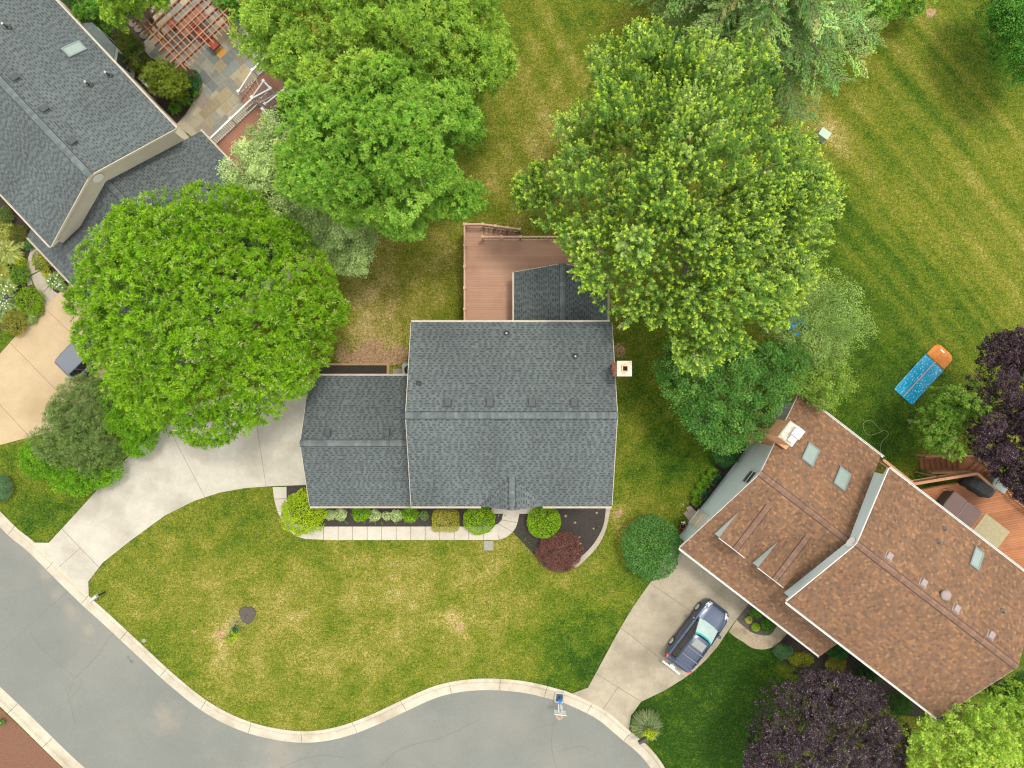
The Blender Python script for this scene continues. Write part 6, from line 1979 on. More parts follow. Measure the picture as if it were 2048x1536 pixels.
SP['oak_green'] = dict(gain=(1.3,1.36,1.05), lobes=100, lobe_r=(.55, 1.1), clumps=9000, leaves=20, clump_r=.26, rosette=1, leaf=(.165, .06), dome=2.0, zj=.85, inset=.5, deep=.2, shell=(.85, 1.04), fill=.45, fill_depth=1.4, tilt=.4, flat=.75,
                       cols=[(.05, .12, .014), (.068, .148, .020), (.095, .18, .028), (.13, .21, .042)], tip=(.24, .30, .05), tipf=.6, mat=M['leaf'])
SP['greygreen'] = dict(gain=(1.45,1.5,1.3), lobes=44, lobe_r=(.5, .95), clumps=1000, leaves=28, clump_r=.30, leaf=(.11, .06), dome=2.0, zj=.4, inset=.6, deep=.3, tilt=.6,
                       cols=[(.10, .145, .055), (.14, .19, .075), (.18, .23, .095), (.23, .28, .13)], tip=(.32, .36, .18), tipf=.6, mat=M['leaf'])
SP['loose'] = dict(gain=(1.5,1.6,1.2), lobes=60, lobe_r=(.5, 1.0), clumps=1150, leaves=20, clump_r=.36, leaf=(.11, .045), dome=2.0, zj=.5, inset=.5, deep=.3, tilt=.7,
                   cols=[(.055, .085, .025), (.075, .115, .035), (.10, .145, .045), (.13, .175, .065)], tip=(.20, .25, .09), tipf=.5, mat=M['leaf'])
SP['dark'] = dict(gain=(1.4,1.55,1.0), lobes=70, lobe_r=(.6, 1.1), clumps=1500, leaves=26, clump_r=.32, leaf=(.12, .07), dome=2.2, zj=.35, inset=.6, deep=.2, tilt=.6,
                  cols=[(.022, .058, .016), (.032, .078, .020), (.045, .10, .026), (.07, .13, .04)], tip=(.14, .20, .06), tipf=.4, mat=M['leaf'])
SP['lime'] = dict(gain=(.85,1.0,.85), lobes=34, lobe_r=(.5, .9), clumps=560, leaves=24, clump_r=.28, leaf=(.12, .06), dome=2.0, zj=.35, inset=.6, deep=.25, tilt=.6,
                  cols=[(.09, .15, .02), (.13, .19, .03), (.17, .23, .04), (.22, .25, .06)], tip=(.32, .33, .08), tipf=.6, mat=M['leaf_thin'])
SP['purple'] = dict(gain=(.60, .56, .62), lobes=75, lobe_r=(.5, .95), clumps=5600, leaves=28, clump_r=.17, leaf=(.08, .05), dome=2.6, zj=.22, inset=.95, deep=.06, shell=(.9, 1.03), fill=.25, fill_depth=.8, tilt=.8,
                    cols=[(.020, .013, .018), (.030, .019, .025), (.042, .026, .032), (.055, .036, .040)], tip=(.10, .075, .075), tipf=.5, fleck=(.10, (.16, .13, .125)), mat=M['leaf_dark'])
SP['bright'] = dict(gain=(1.15,1.2,1.0), lobes=55, lobe_r=(.6, 1.1), clumps=1700, leaves=28, clump_r=.28, shoot=.8, shoot_len=.6, leaf=(.12, .07), dome=2.2, zj=.35, inset=.6, deep=.2, tilt=.5,
                    cols=[(.10, .17, .025), (.15, .23, .035), (.20, .28, .05), (.25, .32, .06)], tip=(.38, .42, .09), tipf=.6, mat=M['leaf_thin'])
SP['yew'] = dict(gain=(.72,.86,.58), lobes=60, lobe_r=(.4, .8), clumps=2300, leaves=26, clump_r=.24, shoot=.7, shoot_len=.4, leaf=(.10, .03), dome=2.4, zj=.22, inset=.8, deep=.15, tilt=.7,
                 cols=[(.065, .10, .03), (.09, .13, .04), (.12, .16, .052), (.15, .19, .075)], tip=(.24, .26, .12), tipf=.5, mat=M['needle'])
SP['shrub_green'] = dict(gain=(.95,1.12,.6), lobes=40, lobe_r=(.4, .75), clumps=1100, leaves=24, clump_r=.2, leaf=(.085, .055), dome=2.4, zj=.15, inset=.85, deep=.12, tilt=.6,
                         cols=[(.05, .115, .008), (.075, .155, .010), (.10, .19, .014), (.125, .215, .018)], tip=(.18, .27, .03), tipf=.5, mat=M['leaf'])


def sp_scale(sp, **kw): return dict(SP[sp], **kw)


# --- the large trees
tree('large round bright green tree with pale seed tufts beside the driveway', [(430, 372), (520, 392), (592, 438), (645, 490), (692, 555), (716, 620), (703, 690), (655, 755), (622, 800), (560, 842), (510, 870), (440, 890), (380, 882), (310, 850), (250, 805), (190, 745), (160, 685), (143, 600), (150, 530), (180, 478), (240, 408), (330, 378)],
     4.4, 5.2, 2.2, SP['round'], 101, trunk_r=.30)
tree('broad yellow green tree at the top edge behind the white railed deck', [(452, 25), (470, 100), (530, 145), (620, 190), (700, 230), (820, 250), (930, 240), (1005, 200), (1035, 140), (1048, 60), (1010, -70), (900, -150), (740, -170), (580, -130), (480, -55)],
     7.0, 4.2, 3.0, SP['ash_yellow'], 102, trunk_r=.30)
tree('wide mid green tree between the white railed deck and the back lawn', [(590, 185), (640, 140), (720, 115), (800, 120), (900, 165), (980, 215), (990, 250), (945, 290), (890, 315), (895, 350), (955, 370), (990, 415), (925, 450), (865, 440), (845, 478), (790, 485), (745, 450), (690, 450), (640, 425), (570, 400), (560, 330), (575, 260)],
     7.8, 4.6, 3.0, SP['oak_green'], 103, trunk_r=.30, nlimb=18)
tree('huge maple with yellow shoot tips overhanging the middle house deck', [(1295, 68), (1350, 98), (1410, 55), (1440, 92), (1490, 108), (1520, 150), (1588, 185), (1580, 250), (1622, 290), (1662, 318), (1690, 372), (1658, 420), (1672, 485), (1618, 520), (1612, 565), (1560, 622), (1540, 655), (1480, 690), (1430, 722), (1385, 745), (1345, 735), (1318, 650), (1250, 665), (1178, 645), (1148, 580), (1112, 532), (1090, 495), (1035, 455), (1025, 372), (1080, 340), (1118, 240), (1172, 205), (1160, 130), (1210, 78)],
     7.2, 5.0, 3.2, SP['maple'], 104, trunk_r=.36, nlimb=20)
tree('small grey green tree overhanging the white railed deck', [(432, 345), (468, 300), (500, 245), (555, 222), (600, 250), (598, 310), (585, 350), (612, 400), (600, 450), (560, 480), (520, 470), (470, 455), (425, 390)],
     4.2, 2.0, 1.4, sp_scale('greygreen', clumps=1150), 105, trunk_r=.12)
tree('pale grey green small tree beside the big round tree and back lawn', [(560, 410), (620, 395), (680, 420), (745, 440), (757, 490), (738, 552), (690, 552), (655, 520), (610, 490), (570, 460)],
     4.0, 2.0, 1.6, SP['greygreen'], 106, trunk_r=.11)
tree('loose grey green tree with bare twigs beside the huge maple', [(1555, 560), (1640, 538), (1702, 585), (1745, 640), (1725, 685), (1690, 705), (1640, 745), (1565, 735), (1525, 660)],
     3.8, 2.2, 1.6, SP['loose'], 107, 'bark_pale', .11, nlimb=22)
tree('dark green thicket tree between the huge maple and the brick chimney', [(1318, 690), (1380, 665), (1500, 690), (1600, 690), (1612, 765), (1562, 802), (1532, 852), (1500, 892), (1440, 908), (1400, 882), (1350, 832), (1314, 780), (1308, 730)],
     3.8, 2.2, 1.8, SP['dark'], 108, 'bark_pale', .12, nlimb=20)
tree('yellowish green young tree at the corner of the brown roof', [(1590, 705), (1660, 700), (1702, 755), (1692, 802), (1650, 825), (1600, 795), (1562, 765)],
     3.4, 1.8, 1.4, SP['lime'], 109, 'bark_pale', .08)
tree('small fresh green tree standing in front of the purple tree by the deck stairs', [(1870, 778), (1920, 766), (1952, 808), (1938, 845), (1918, 885), (1896, 918), (1868, 912), (1842, 885), (1832, 840)],
     3.6, 1.9, 1.6, sp_scale('oak_green', gain=(.95, 1.0, .8), lobes=34, lobe_r=(.4, .75), clumps=900, leaf=(.14, .055), fill_depth=.8, tip=(.26, .26, .06)), 110, 'bark', .08)
tree('tall purple leaved tree at the right edge above the deck stairs', [(1928, 745), (1955, 690), (2000, 655), (2050, 675), (2110, 720), (2135, 850), (2100, 985), (2040, 1015), (2000, 965), (1932, 905), (1915, 830)],
     4.2, 3.0, 2.2, sp_scale('purple', lobes=70, lobe_r=(.45, .9), clumps=4400, zj=.45, inset=.6, leaf=(.10, .05), cols=[(.024, .014, .018), (.036, .020, .026), (.05, .028, .034), (.065, .040, .044)], fleck=(.05, (.15, .11, .11))), 111, 'bark_dark', .16)
tree('round dark purple leaved tree on the lawn below the brown roof', [(1478, 1465), (1495, 1405), (1530, 1358), (1600, 1322), (1680, 1330), (1742, 1358), (1792, 1400), (1818, 1465), (1802, 1545), (1740, 1605), (1640, 1635), (1540, 1605), (1468, 1540)],
     3.0, 2.8, 1.6, SP['purple'], 112, 'bark_dark', .16)
tree('bright lime green tree in the bottom right corner beside the brown roof', [(1798, 1455), (1845, 1412), (1880, 1388), (1955, 1372), (2000, 1385), (2060, 1355), (2115, 1420), (2125, 1525), (2040, 1605), (1920, 1625), (1815, 1570)],
     4.6, 2.6, 2.2, SP['bright'], 113, 'bark', .14)
tree('dark green tree cut by the top right corner', [(1962, 15), (1990, -45), (2080, -65), (2145, 20), (2115, 145), (2040, 172), (1985, 125)],
     3.2, 2.8, 2.6, sp_scale('dark', clumps=1700, cols=[(.02, .06, .012), (.03, .085, .016), (.045, .11, .022), (.06, .135, .03)]), 114, 'bark', .14, base_px=(2088, 25))
tree('low bright green bush at the top edge right of the pine', [(1690, -40), (1750, -60), (1850, -40), (1872, 5), (1835, 28), (1790, 20), (1765, 60), (1725, 50), (1690, 20)],
     2.0, 1.0, 1.0, sp_scale('oak_green', lobes=40, lobe_r=(.35, .7), clumps=900, leaf=(.14, .06), fill_depth=.6), 115, 'bark', .07, name='bush', cat='bush')
tree('bright leafy tree hanging in from the top edge left of the pergola', [(195, -30), (215, 30), (222, 50), (240, 58), (250, 25), (285, 12), (330, 8), (335, -20), (270, -70)],
     4.2, 1.2, 1.2, sp_scale('oak_green', lobes=32, lobe_r=(.35, .7), clumps=820, leaf=(.16, .065), fill_depth=.6, cols=[(.09, .16, .02), (.13, .205, .03), (.17, .24, .04)]), 116, 'bark', .09)

# --- conifer at the top edge
def pine():
    rng = np.random.default_rng(201)
    rr = random.Random(201)
    bx_, by_ = W2(1462, 62)
    root = thing('pine_tree', 'large blue green pine with drooping feathery boughs at the top edge', 'tree', (bx_, by_, 0))
    MB().tube([(0, 0, -.1), (.05, 0, 4), (0, .05, 9), (0, 0, 13)], [.30, .24, .14, .03], 10).build('trunk', M['bark'], root)
    br = MB()
    P, D, Nn, Cc, Ls = [], [], [], [], []
    levels = np.linspace(2.4, 12.6, 21)
    pal = np.array([(.085, .145, .06), (.115, .18, .075), (.15, .215, .095), (.18, .245, .11)]) * np.array((1.6, 1.68, 1.12))
    for li, z in enumerate(levels):
        L0 = 7.4 * (1 - (z - 2.0) / 11.4) ** .8 + .4
        nb = 8 if z < 8 else 6
        a0 = rr.uniform(0, 6.28)
        for b in range(nb):
            a = a0 + 2 * math.pi * b / nb + rr.uniform(-.25, .25)
            L = L0 * rr.uniform(.72, 1.08)
            d = Vector((math.cos(a), math.sin(a), 0)); s = Vector((-d.y, d.x, 0))
            pts = [Vector((0, 0, z)) + d * (L * q) + Vector((0, 0, .06 * L * math.sin(q * 2.2) - .10 * L * q * q)) for q in (0, .25, .5, .75, 1)]
            r = .02 + .011 * L
            br.tube(pts, [r, r * .8, r * .6, r * .35, r * .12], 5)
            bc = pal[rng.integers(0, 4)] * rng.uniform(.85, 1.15)
            ns = int(L * 6.5)
            for k in range(ns):
                q = .22 + .8 * (k + rr.random()) / ns
                i = min(int(q * 4), 3); base = pts[i].lerp(pts[i + 1], min(q * 4 - i, 1))
                side = (1 if k % 2 else -1)
                sl_ = (.35 + .55 * math.sin(min(q, 1) * math.pi * .8)) * (.6 + .1 * L)
                e = base + (d * .75 + s * side * rr.uniform(.5, 1.0)) * sl_ + Vector((0, 0, rr.uniform(-.18, .08)))
                m = 48
                t = rng.uniform(.1, 1.05, m)
                bp, ep = np.array(base), np.array(e)
                dirv = (ep - bp) / (np.linalg.norm(ep - bp) + 1e-6)
                pp = bp + (ep - bp) * t[:, None] + rng.normal(0, .055, (m, 3))
                dv = dirv * .9 + rng.normal(0, .55, (m, 3))
                P.append(pp); D.append(dv); Nn.append(np.array((0, 0, 1.0)) + rng.normal(0, .5, (m, 3)))
                Cc.append(bc * rng.uniform(.8, 1.2, (1, 3)) * rng.uniform(.8, 1.25, (m, 1)))
                Ls.append(rng.uniform(.12, .22, m))
    br.build('boughs', M['bark'], root)
    P, D, Nn, Cc, Ls = map(np.concatenate, (P, D, Nn, Cc, Ls))
    leaves_obj('needles', root, P, D, Nn, Ls, Ls * .28, Cc, M['needle'])


pine()

# --- clipped and informal shrubs
def ball_shrub(label, px, py, rx, ry, h, cols, seed, leaf=(.055, .035), n=None, tip=None, box=False, name='bush', cat='bush', tipf=.5, rough=.05, group=None, lump=0.10, mat_=None, fleck=None, z0=0.01):
    """dense clipped shrub: leaves in a rough shell around a rounded body; rx, ry in photo pixels at mid height"""
    rng = np.random.default_rng(seed)
    s = (CAM_H - h * .6) / FPX
    x, y = W2(px, py, h * .6)
    rx, ry = rx * s, ry * s
    root = thing(name, label, cat, (x, y, z0), group=group)
    area = math.pi * rx * ry + 2 * math.pi * math.sqrt(rx * ry) * h * .8
    n = n or int(area * 2.0 / (leaf[0] * leaf[1]))
    d = rand_unit(n, rng); d[:, 2] = np.where(rng.random(n) < .82, np.abs(d[:, 2]), -np.abs(d[:, 2]) * .9)
    if box:
        q = rng.uniform(-1, 1, (n, 3)); f_ = rng.random(n)
        q[:, 2] = np.where(f_ < .55, 1, q[:, 2])
        sd_ = np.sign(rng.uniform(-1, 1, n))
        q[:, 0] = np.where((f_ >= .55) & (f_ < .78), sd_, q[:, 0]); q[:, 1] = np.where(f_ >= .78, sd_, q[:, 1])
        e = q / (np.sum(np.abs(q) ** 6, axis=1, keepdims=True) ** (1 / 6)) * np.minimum(1, np.max(np.abs(q), axis=1, keepdims=True))
        d = q / np.linalg.norm(q, axis=1, keepdims=True)
    else:
        e = d
    lm = 1 + lump * (vnoise(d[:, 0] * 2 + seed, d[:, 1] * 2 + d[:, 2], 2.0) - .5) * 2 + lump * .6 * (vnoise(d[:, 0] * 5 + seed, d[:, 1] * 5 + d[:, 2] * 3, 2.0) - .5) * 2
    dep = 1 - np.abs(rng.normal(0, rough, n)) - (rng.random(n) < .25) * rng.uniform(0, .22, n)
    e = e * (lm * dep)[:, None]
    P = np.stack([e[:, 0] * rx, e[:, 1] * ry, h * .5 + e[:, 2] * h * .5], 1)
    D = rng.normal(0, .6, (n, 3)) + d * .5
    Nn = d + np.array((0, 0, .35)) + rng.normal(0, .5, (n, 3))
    pal = np.array(cols) * LEAF_GAIN
    patch = vnoise(P[:, 0] * 3 + seed * 7, P[:, 1] * 3 + P[:, 2], 1.4)
    col = pal[np.clip((patch * .7 + rng.random(n) * .45) * len(pal), 0, len(pal) - 1).astype(int)] * rng.uniform(.78, 1.25, (n, 1))
    if tip is not None:
        t = (rng.random(n) ** 2 * tipf * 1.6)[:, None].clip(0, 1); col = col * (1 - t) + np.array(tip) * t
    if fleck is not None:
        f = rng.random(n) < fleck[0]; col[f] = np.array(fleck[1]) * rng.uniform(.8, 1.2, (f.sum(), 1))
    leaves_obj('foliage', root, P, D, Nn, leaf[0] * rng.uniform(.7, 1.35, n), leaf[1] * rng.uniform(.7, 1.3, n), col.clip(0, 1), mat_ or M['leaf'])
    mb = MB()
    rr = random.Random(seed)
    for k in range(5):
        a = rr.uniform(0, 6.28)
        mb.tube([(0, 0, -.02), (.2 * rx * math.cos(a), .2 * ry * math.sin(a), h * .3), (.6 * rx * math.cos(a), .6 * ry * math.sin(a), h * .72)], [.025, .018, .006], 5)
    mb.build('stem', M['bark'], root)
    return root


ORD = ['first', 'second', 'third', 'fourth', 'fifth', 'sixth', 'seventh', 'eighth', 'ninth']
G_LIME = [(.14, .23, .006), (.20, .31, .008), (.27, .37, .010)]
G_GREEN = [(.07, .16, .006), (.115, .235, .008), (.17, .30, .012)]
G_BOX = [(.17, .20, .015), (.25, .27, .022), (.31, .32, .03)]
G_RED = [(.060, .022, .020), (.085, .030, .026), (.11, .045, .035)]
G_DARK = [(.034, .115, .022), (.055, .16, .032), (.08, .20, .045)]
ball_shrub('large lime green bush at the garage corner of the front walk', 604, 1027, 46, 45, 1.7, G_LIME, 301, tip=(.30, .36, .02), leaf=(.09, .05), lump=.14, rough=.08)
ball_shrub('square clipped yellow green bush beside the front walk', 891, 1042, 27, 21.5, .8, G_BOX, 302, tip=(.34, .22, .08), tipf=.45, leaf=(.05, .035), box=True, lump=.03, rough=.03)
ball_shrub('round clipped green bush left of the porch path', 958, 1040, 32.5, 30.5, 1.2, G_GREEN, 303, tip=(.30, .42, .02), leaf=(.07, .05), lump=.05, rough=.04)
ball_shrub('round clipped green bush right of the porch path', 1087.5, 1044, 34.5, 33.5, 1.25, G_GREEN, 304, tip=(.30, .42, .02), leaf=(.07, .05), lump=.04, rough=.04)
ball_shrub('dark red leaved rounded bush at the tip of the fan bed', 1119, 1104, 46, 41, 1.15, G_RED, 305, tip=(.17, .085, .055), leaf=(.06, .028), lump=.10, rough=.07, mat_=M['leaf_dark'])
ball_shrub('big dome of dark green bush at the head of the beige driveway', 1303, 1095, 60, 66, 2.2, G_DARK, 306, tip=(.10, .20, .06), leaf=(.10, .065), lump=.06, rough=.05)
ball_shrub('bluish green ball bush cut by the left edge above the street', -3, 977, 24, 28, 1.2, [(.05, .11, .05), (.075, .15, .07), (.10, .19, .095)], 307, leaf=(.06, .03), lump=.08)
# small plants in the strip along the front walk
G_VAR = [(.22, .29, .11), (.30, .37, .16), (.36, .42, .22)]
for i, (px, py, r, h, cols, lb) in enumerate([
    (660, 1030, 11, .5, G_VAR, 'pale variegated plant touching the large lime green bush'), (681, 1029, 13.5, .6, G_VAR, 'pale variegated plant second from the garage corner'),
    (722, 1024, 20, .75, G_GREEN, 'wide dark green shrub under the garage eave'), (748, 1031, 13, .5, G_VAR, 'pale variegated plant just right of the wide dark green shrub'),
    (773, 1032, 9.5, .4, G_VAR, 'smallest pale variegated plant in the walkway strip'), (793, 1031, 13, .55, G_VAR, 'pale variegated plant left of the last dark green shrub'),
    (820, 1028, 17.5, .7, G_GREEN, 'dark green shrub below the main house corner'), (848, 1031, 10, .5, [(.07, .13, .03), (.10, .17, .05), (.13, .21, .07)], 'small grey green shrub next to the square clipped bush')]):
    ball_shrub(lb, px, py, r, r * .95, h, cols, 320 + i, leaf=(.07, .04), lump=.16, rough=.12, name='plant', cat='plant', group='plants along the front walk')


def tuft(label, px, py, r_px, h, cols, seed, n=60, wide=.02, name='plant', cat='plant', group=None, flower=None, lean=.6, z0=.01):
    """spray of strap leaves from one crown"""
    rng = np.random.default_rng(seed)
    x, y = W2(px, py, h * .4)
    R = r_px * CAM_H / FPX
    root = thing(name, label, cat, (x, y, z0), group=group)
    mb = MB()
    V, F, Cc = [], [], []
    for k in range(n):
        a = rng.uniform(0, 2 * math.pi); l = R * math.sqrt(rng.uniform(.08, 1)); hh = h * rng.uniform(.6, 1.1)
        d = Vector((math.cos(a), math.sin(a), 0)); s = Vector((-d.y, d.x, 0)) * wide * rng.uniform(.7, 1.3)
        b0 = Vector((rng.normal(0, R * .08), rng.normal(0, R * .08), 0))
        p1 = b0 + d * l * .45 + Vector((0, 0, hh)); p2 = b0 + d * l + Vector((0, 0, hh * rng.uniform(.35, .9)))
        m = len(V)
        V += [b0 - s * .6, b0 + s * .6, p1 + s, p1 - s, p2]
        F += [(m, m + 1, m + 2, m + 3), (m + 3, m + 2, m + 4)]
        c = np.array(cols[rng.integers(0, len(cols))]) * rng.uniform(.8, 1.25)
        Cc += [c] * 5
    me = MB().add(V, F).mesh('leaf_blades', M['leaf'])
    cc = np.ones((len(V), 4)); cc[:, :3] = np.clip(np.array(Cc), 0, 1)
    color_attr(me, cc)
    link('leaf_blades', me, root)
    if flower:
        fb = MB()
        for k in range(flower[1]):
            a = rng.uniform(0, 6.28); q = R * rng.uniform(.1, .8)
            c = (q * math.cos(a), q * math.sin(a), h * rng.uniform(.95, 1.2))
            for j in range(5):
                b = j * 1.257
                fb.add([c, (c[0] + .035 * math.cos(b - .35), c[1] + .035 * math.sin(b - .35), c[2] + .02), (c[0] + .05 * math.cos(b), c[1] + .05 * math.sin(b), c[2] + .015), (c[0] + .035 * math.cos(b + .35), c[1] + .035 * math.sin(b + .35), c[2] + .02)], [(0, 1, 2, 3)])
        fb.build('flowers', flower[0], root)
    return root


for i, (px, py) in enumerate(((694, 1045), (714, 1041), (728, 1045), (751, 1046), (765, 1046), (792, 1045))):
    tuft('%s tiny seedling from the garage corner in the mulch strip' % ORD[i], px, py, 4.5, .2, [(.10, .19, .04), (.16, .24, .06)], 340 + i, 16, .02, group='seedlings in the mulch strip')
for i, (px, py) in enumerate(((1042, 1065), (1048, 1076), (1059, 1087), (1066, 1095), (1196, 1016), (1195, 1056))):
    tuft(('%s tiny seedling from the porch path in the fan shaped bed' % ORD[i]) if i < 4 else ('tiny seedling at the house wall in the fan shaped bed', 'tiny seedling at the stone edging of the fan shaped bed')[i - 4], px, py, 6, .22, [(.06, .13, .04), (.09, .18, .05)], 350 + i, 22, .022, group='seedlings in the fan bed')
M['rock'] = mat('rock', (0.15, 0.115, 0.08), .9, (0.23, 0.185, 0.14), 8)
for i, (px, py, r) in enumerate(((1131, 1032, 4), (1150, 1045, 4), (1193, 1025, 3.5), (1187, 1057, 3), (1159, 1074, 2.5), (1161, 1087, 3), (1010, 1031, 2), (740, 1044, 2), (997, 1031, 2.2))):
    rr = random.Random(i)
    R = r * .024
    o = MB().loft([[(R * k * rr.uniform(.8, 1.15) * math.cos(a), R * k * rr.uniform(.7, 1.1) * math.sin(a), z) for a in np.linspace(0, 6.28, 8)[:-1]] for z, k in ((0, .9), (R * .5, 1), (R * .8, .6))], smooth=False).build('garden_rock', M['rock'])
    o.location = (*W2(px, py), .012)
    tag(o, ('pale stone nearest the round bush right of the porch', 'pale stone in the middle of the fan bed', 'pale stone at the house end of the fan bed edging', 'pale stone halfway along the fan bed edging', 'tiny pale stone above the dark red bush', 'pale stone touching the dark red bush', 'tiny pale stone right of the porch corner left bed', 'tiny pale stone in the mulch strip under the garage eave', 'pale stone beside the round bush left of the porch')[i], 'stone', 'stones on the mulch')

# --- shrub mass between the two driveways
tree('grey green spreading evergreen shrub between the two driveways', [(62, 872), (82, 820), (130, 762), (200, 742), (232, 790), (225, 850), (270, 900), (245, 948), (185, 952), (120, 935), (75, 905)], 1.5, 1.3, 1.1, SP['yew'], 401, 'bark', .07, name='shrub', cat='shrub')
tree('bright green shrub between the evergreen shrub and the pale driveway', [(185, 770), (240, 740), (300, 790), (333, 858), (305, 905), (268, 925), (240, 880), (205, 830)], 1.4, 1.1, 1.0, sp_scale('shrub_green', clumps=1000), 402, 'bark', .06, name='shrub', cat='shrub')
tree('wide bright green shrub at the street end of the shrub group', [(33, 905), (60, 880), (90, 905), (140, 935), (210, 935), (262, 930), (235, 965), (190, 985), (140, 988), (85, 965), (42, 940)], 1.1, 1.0, .8, sp_scale('shrub_green', clumps=1100), 403, 'bark', .06, name='shrub', cat='shrub')

# --- plants by the left house back bed
tree('olive green feathery bush by the patio and the left house', [(293, 165), (300, 135), (325, 124), (355, 128), (378, 150), (382, 180), (365, 200), (335, 200), (308, 188)], 1.5, 1.2, 1.0, sp_scale('yew', lobes=34, lobe_r=(.25, .5), clumps=620, clump_r=.2, leaf=(.13, .03), cols=[(.085, .115, .010), (.12, .15, .014), (.16, .18, .02)], tip=(.24, .24, .05)), 411, 'bark', .06, name='bush', cat='bush')
ball_shrub('dense green bush beside the olive bush on the patio edge', 385, 160, 16, 22, .9, [(.03, .10, .03), (.045, .14, .04), (.06, .17, .05)], 412, leaf=(.09, .05), lump=.15)
for i, (px, py, r) in enumerate(((372, 200, 18), (352, 218, 15), (392, 188, 10))):
    tuft(('largest strap leaf clump below the olive bush at the patio edge', 'strap leaf clump nearest the house corner at the patio edge', 'smallest strap leaf clump right under the dense green patio bush')[i], px, py, r, .5, [(.06, .16, .015), (.09, .20, .02), (.12, .24, .03)], 415 + i, 150, .035, group='strap leaf clumps at the patio edge')
tree('dark brownish green shrub against the left house wall', [(236, 64), (258, 62), (278, 82), (298, 122), (292, 144), (268, 144), (250, 112)], 1.0, .8, .8, sp_scale('dark', lobes=36, lobe_r=(.28, .55), clumps=560, clump_r=.2, leaf=(.08, .045), cols=[(.02, .04, .010), (.035, .055, .012), (.07, .06, .014)], tip=(.20, .12, .03)), 421, 'bark', .05, name='shrub', cat='shrub')
tree('mid green rounded shrub behind the left house near the top edge', [(165, 25), (200, 12), (222, 35), (218, 62), (190, 62), (168, 50)], 1.3, .9, .9, sp_scale('oak_green', lobes=26, lobe_r=(.28, .5), clumps=560, leaf=(.12, .05), fill_depth=.5, cols=[(.03, .10, .015), (.05, .13, .02), (.07, .16, .03)]), 422, 'bark', .05, name='shrub', cat='shrub')
tree('dark leafy shrub at the top edge behind the left house', [(115, -20), (160, -40), (205, -20), (215, 15), (180, 30), (140, 12)], 1.4, .9, .9, sp_scale('dark', lobes=26, lobe_r=(.28, .5), clumps=380, clump_r=.2, leaf=(.09, .05)), 423, 'bark', .05, name='shrub', cat='shrub')
for i, (px, py) in enumerate(((262, 15), (280, 28), (290, 8))):
    tuft(('dark strap leaf clump beside the first stepping stone', 'dark strap leaf clump between the stepping stones and the pergola', 'dark strap leaf clump at the top edge above the stepping stones')[i], px, py, 14, .5, [(.02, .08, .012), (.035, .11, .018)], 425 + i, 110, .03, group='strap leaf clumps by the stepping stones')
tree('mid green bush between the pergola and the yellow green tree', [(440, 5), (462, -15), (480, 10), (475, 35), (455, 40), (440, 25)], 1.5, .9, .9, sp_scale('oak_green', lobes=20, lobe_r=(.25, .45), clumps=340, leaf=(.12, .05), fill_depth=.5, cols=[(.03, .10, .012), (.045, .13, .016), (.06, .15, .02)]), 428, 'bark', .05, name='bush', cat='bush')
tuft('terracotta potted fern at the rim of the patio', 529, 100, 8, .4, [(.10, .18, .03), (.14, .22, .05)], 429, 60, .02)

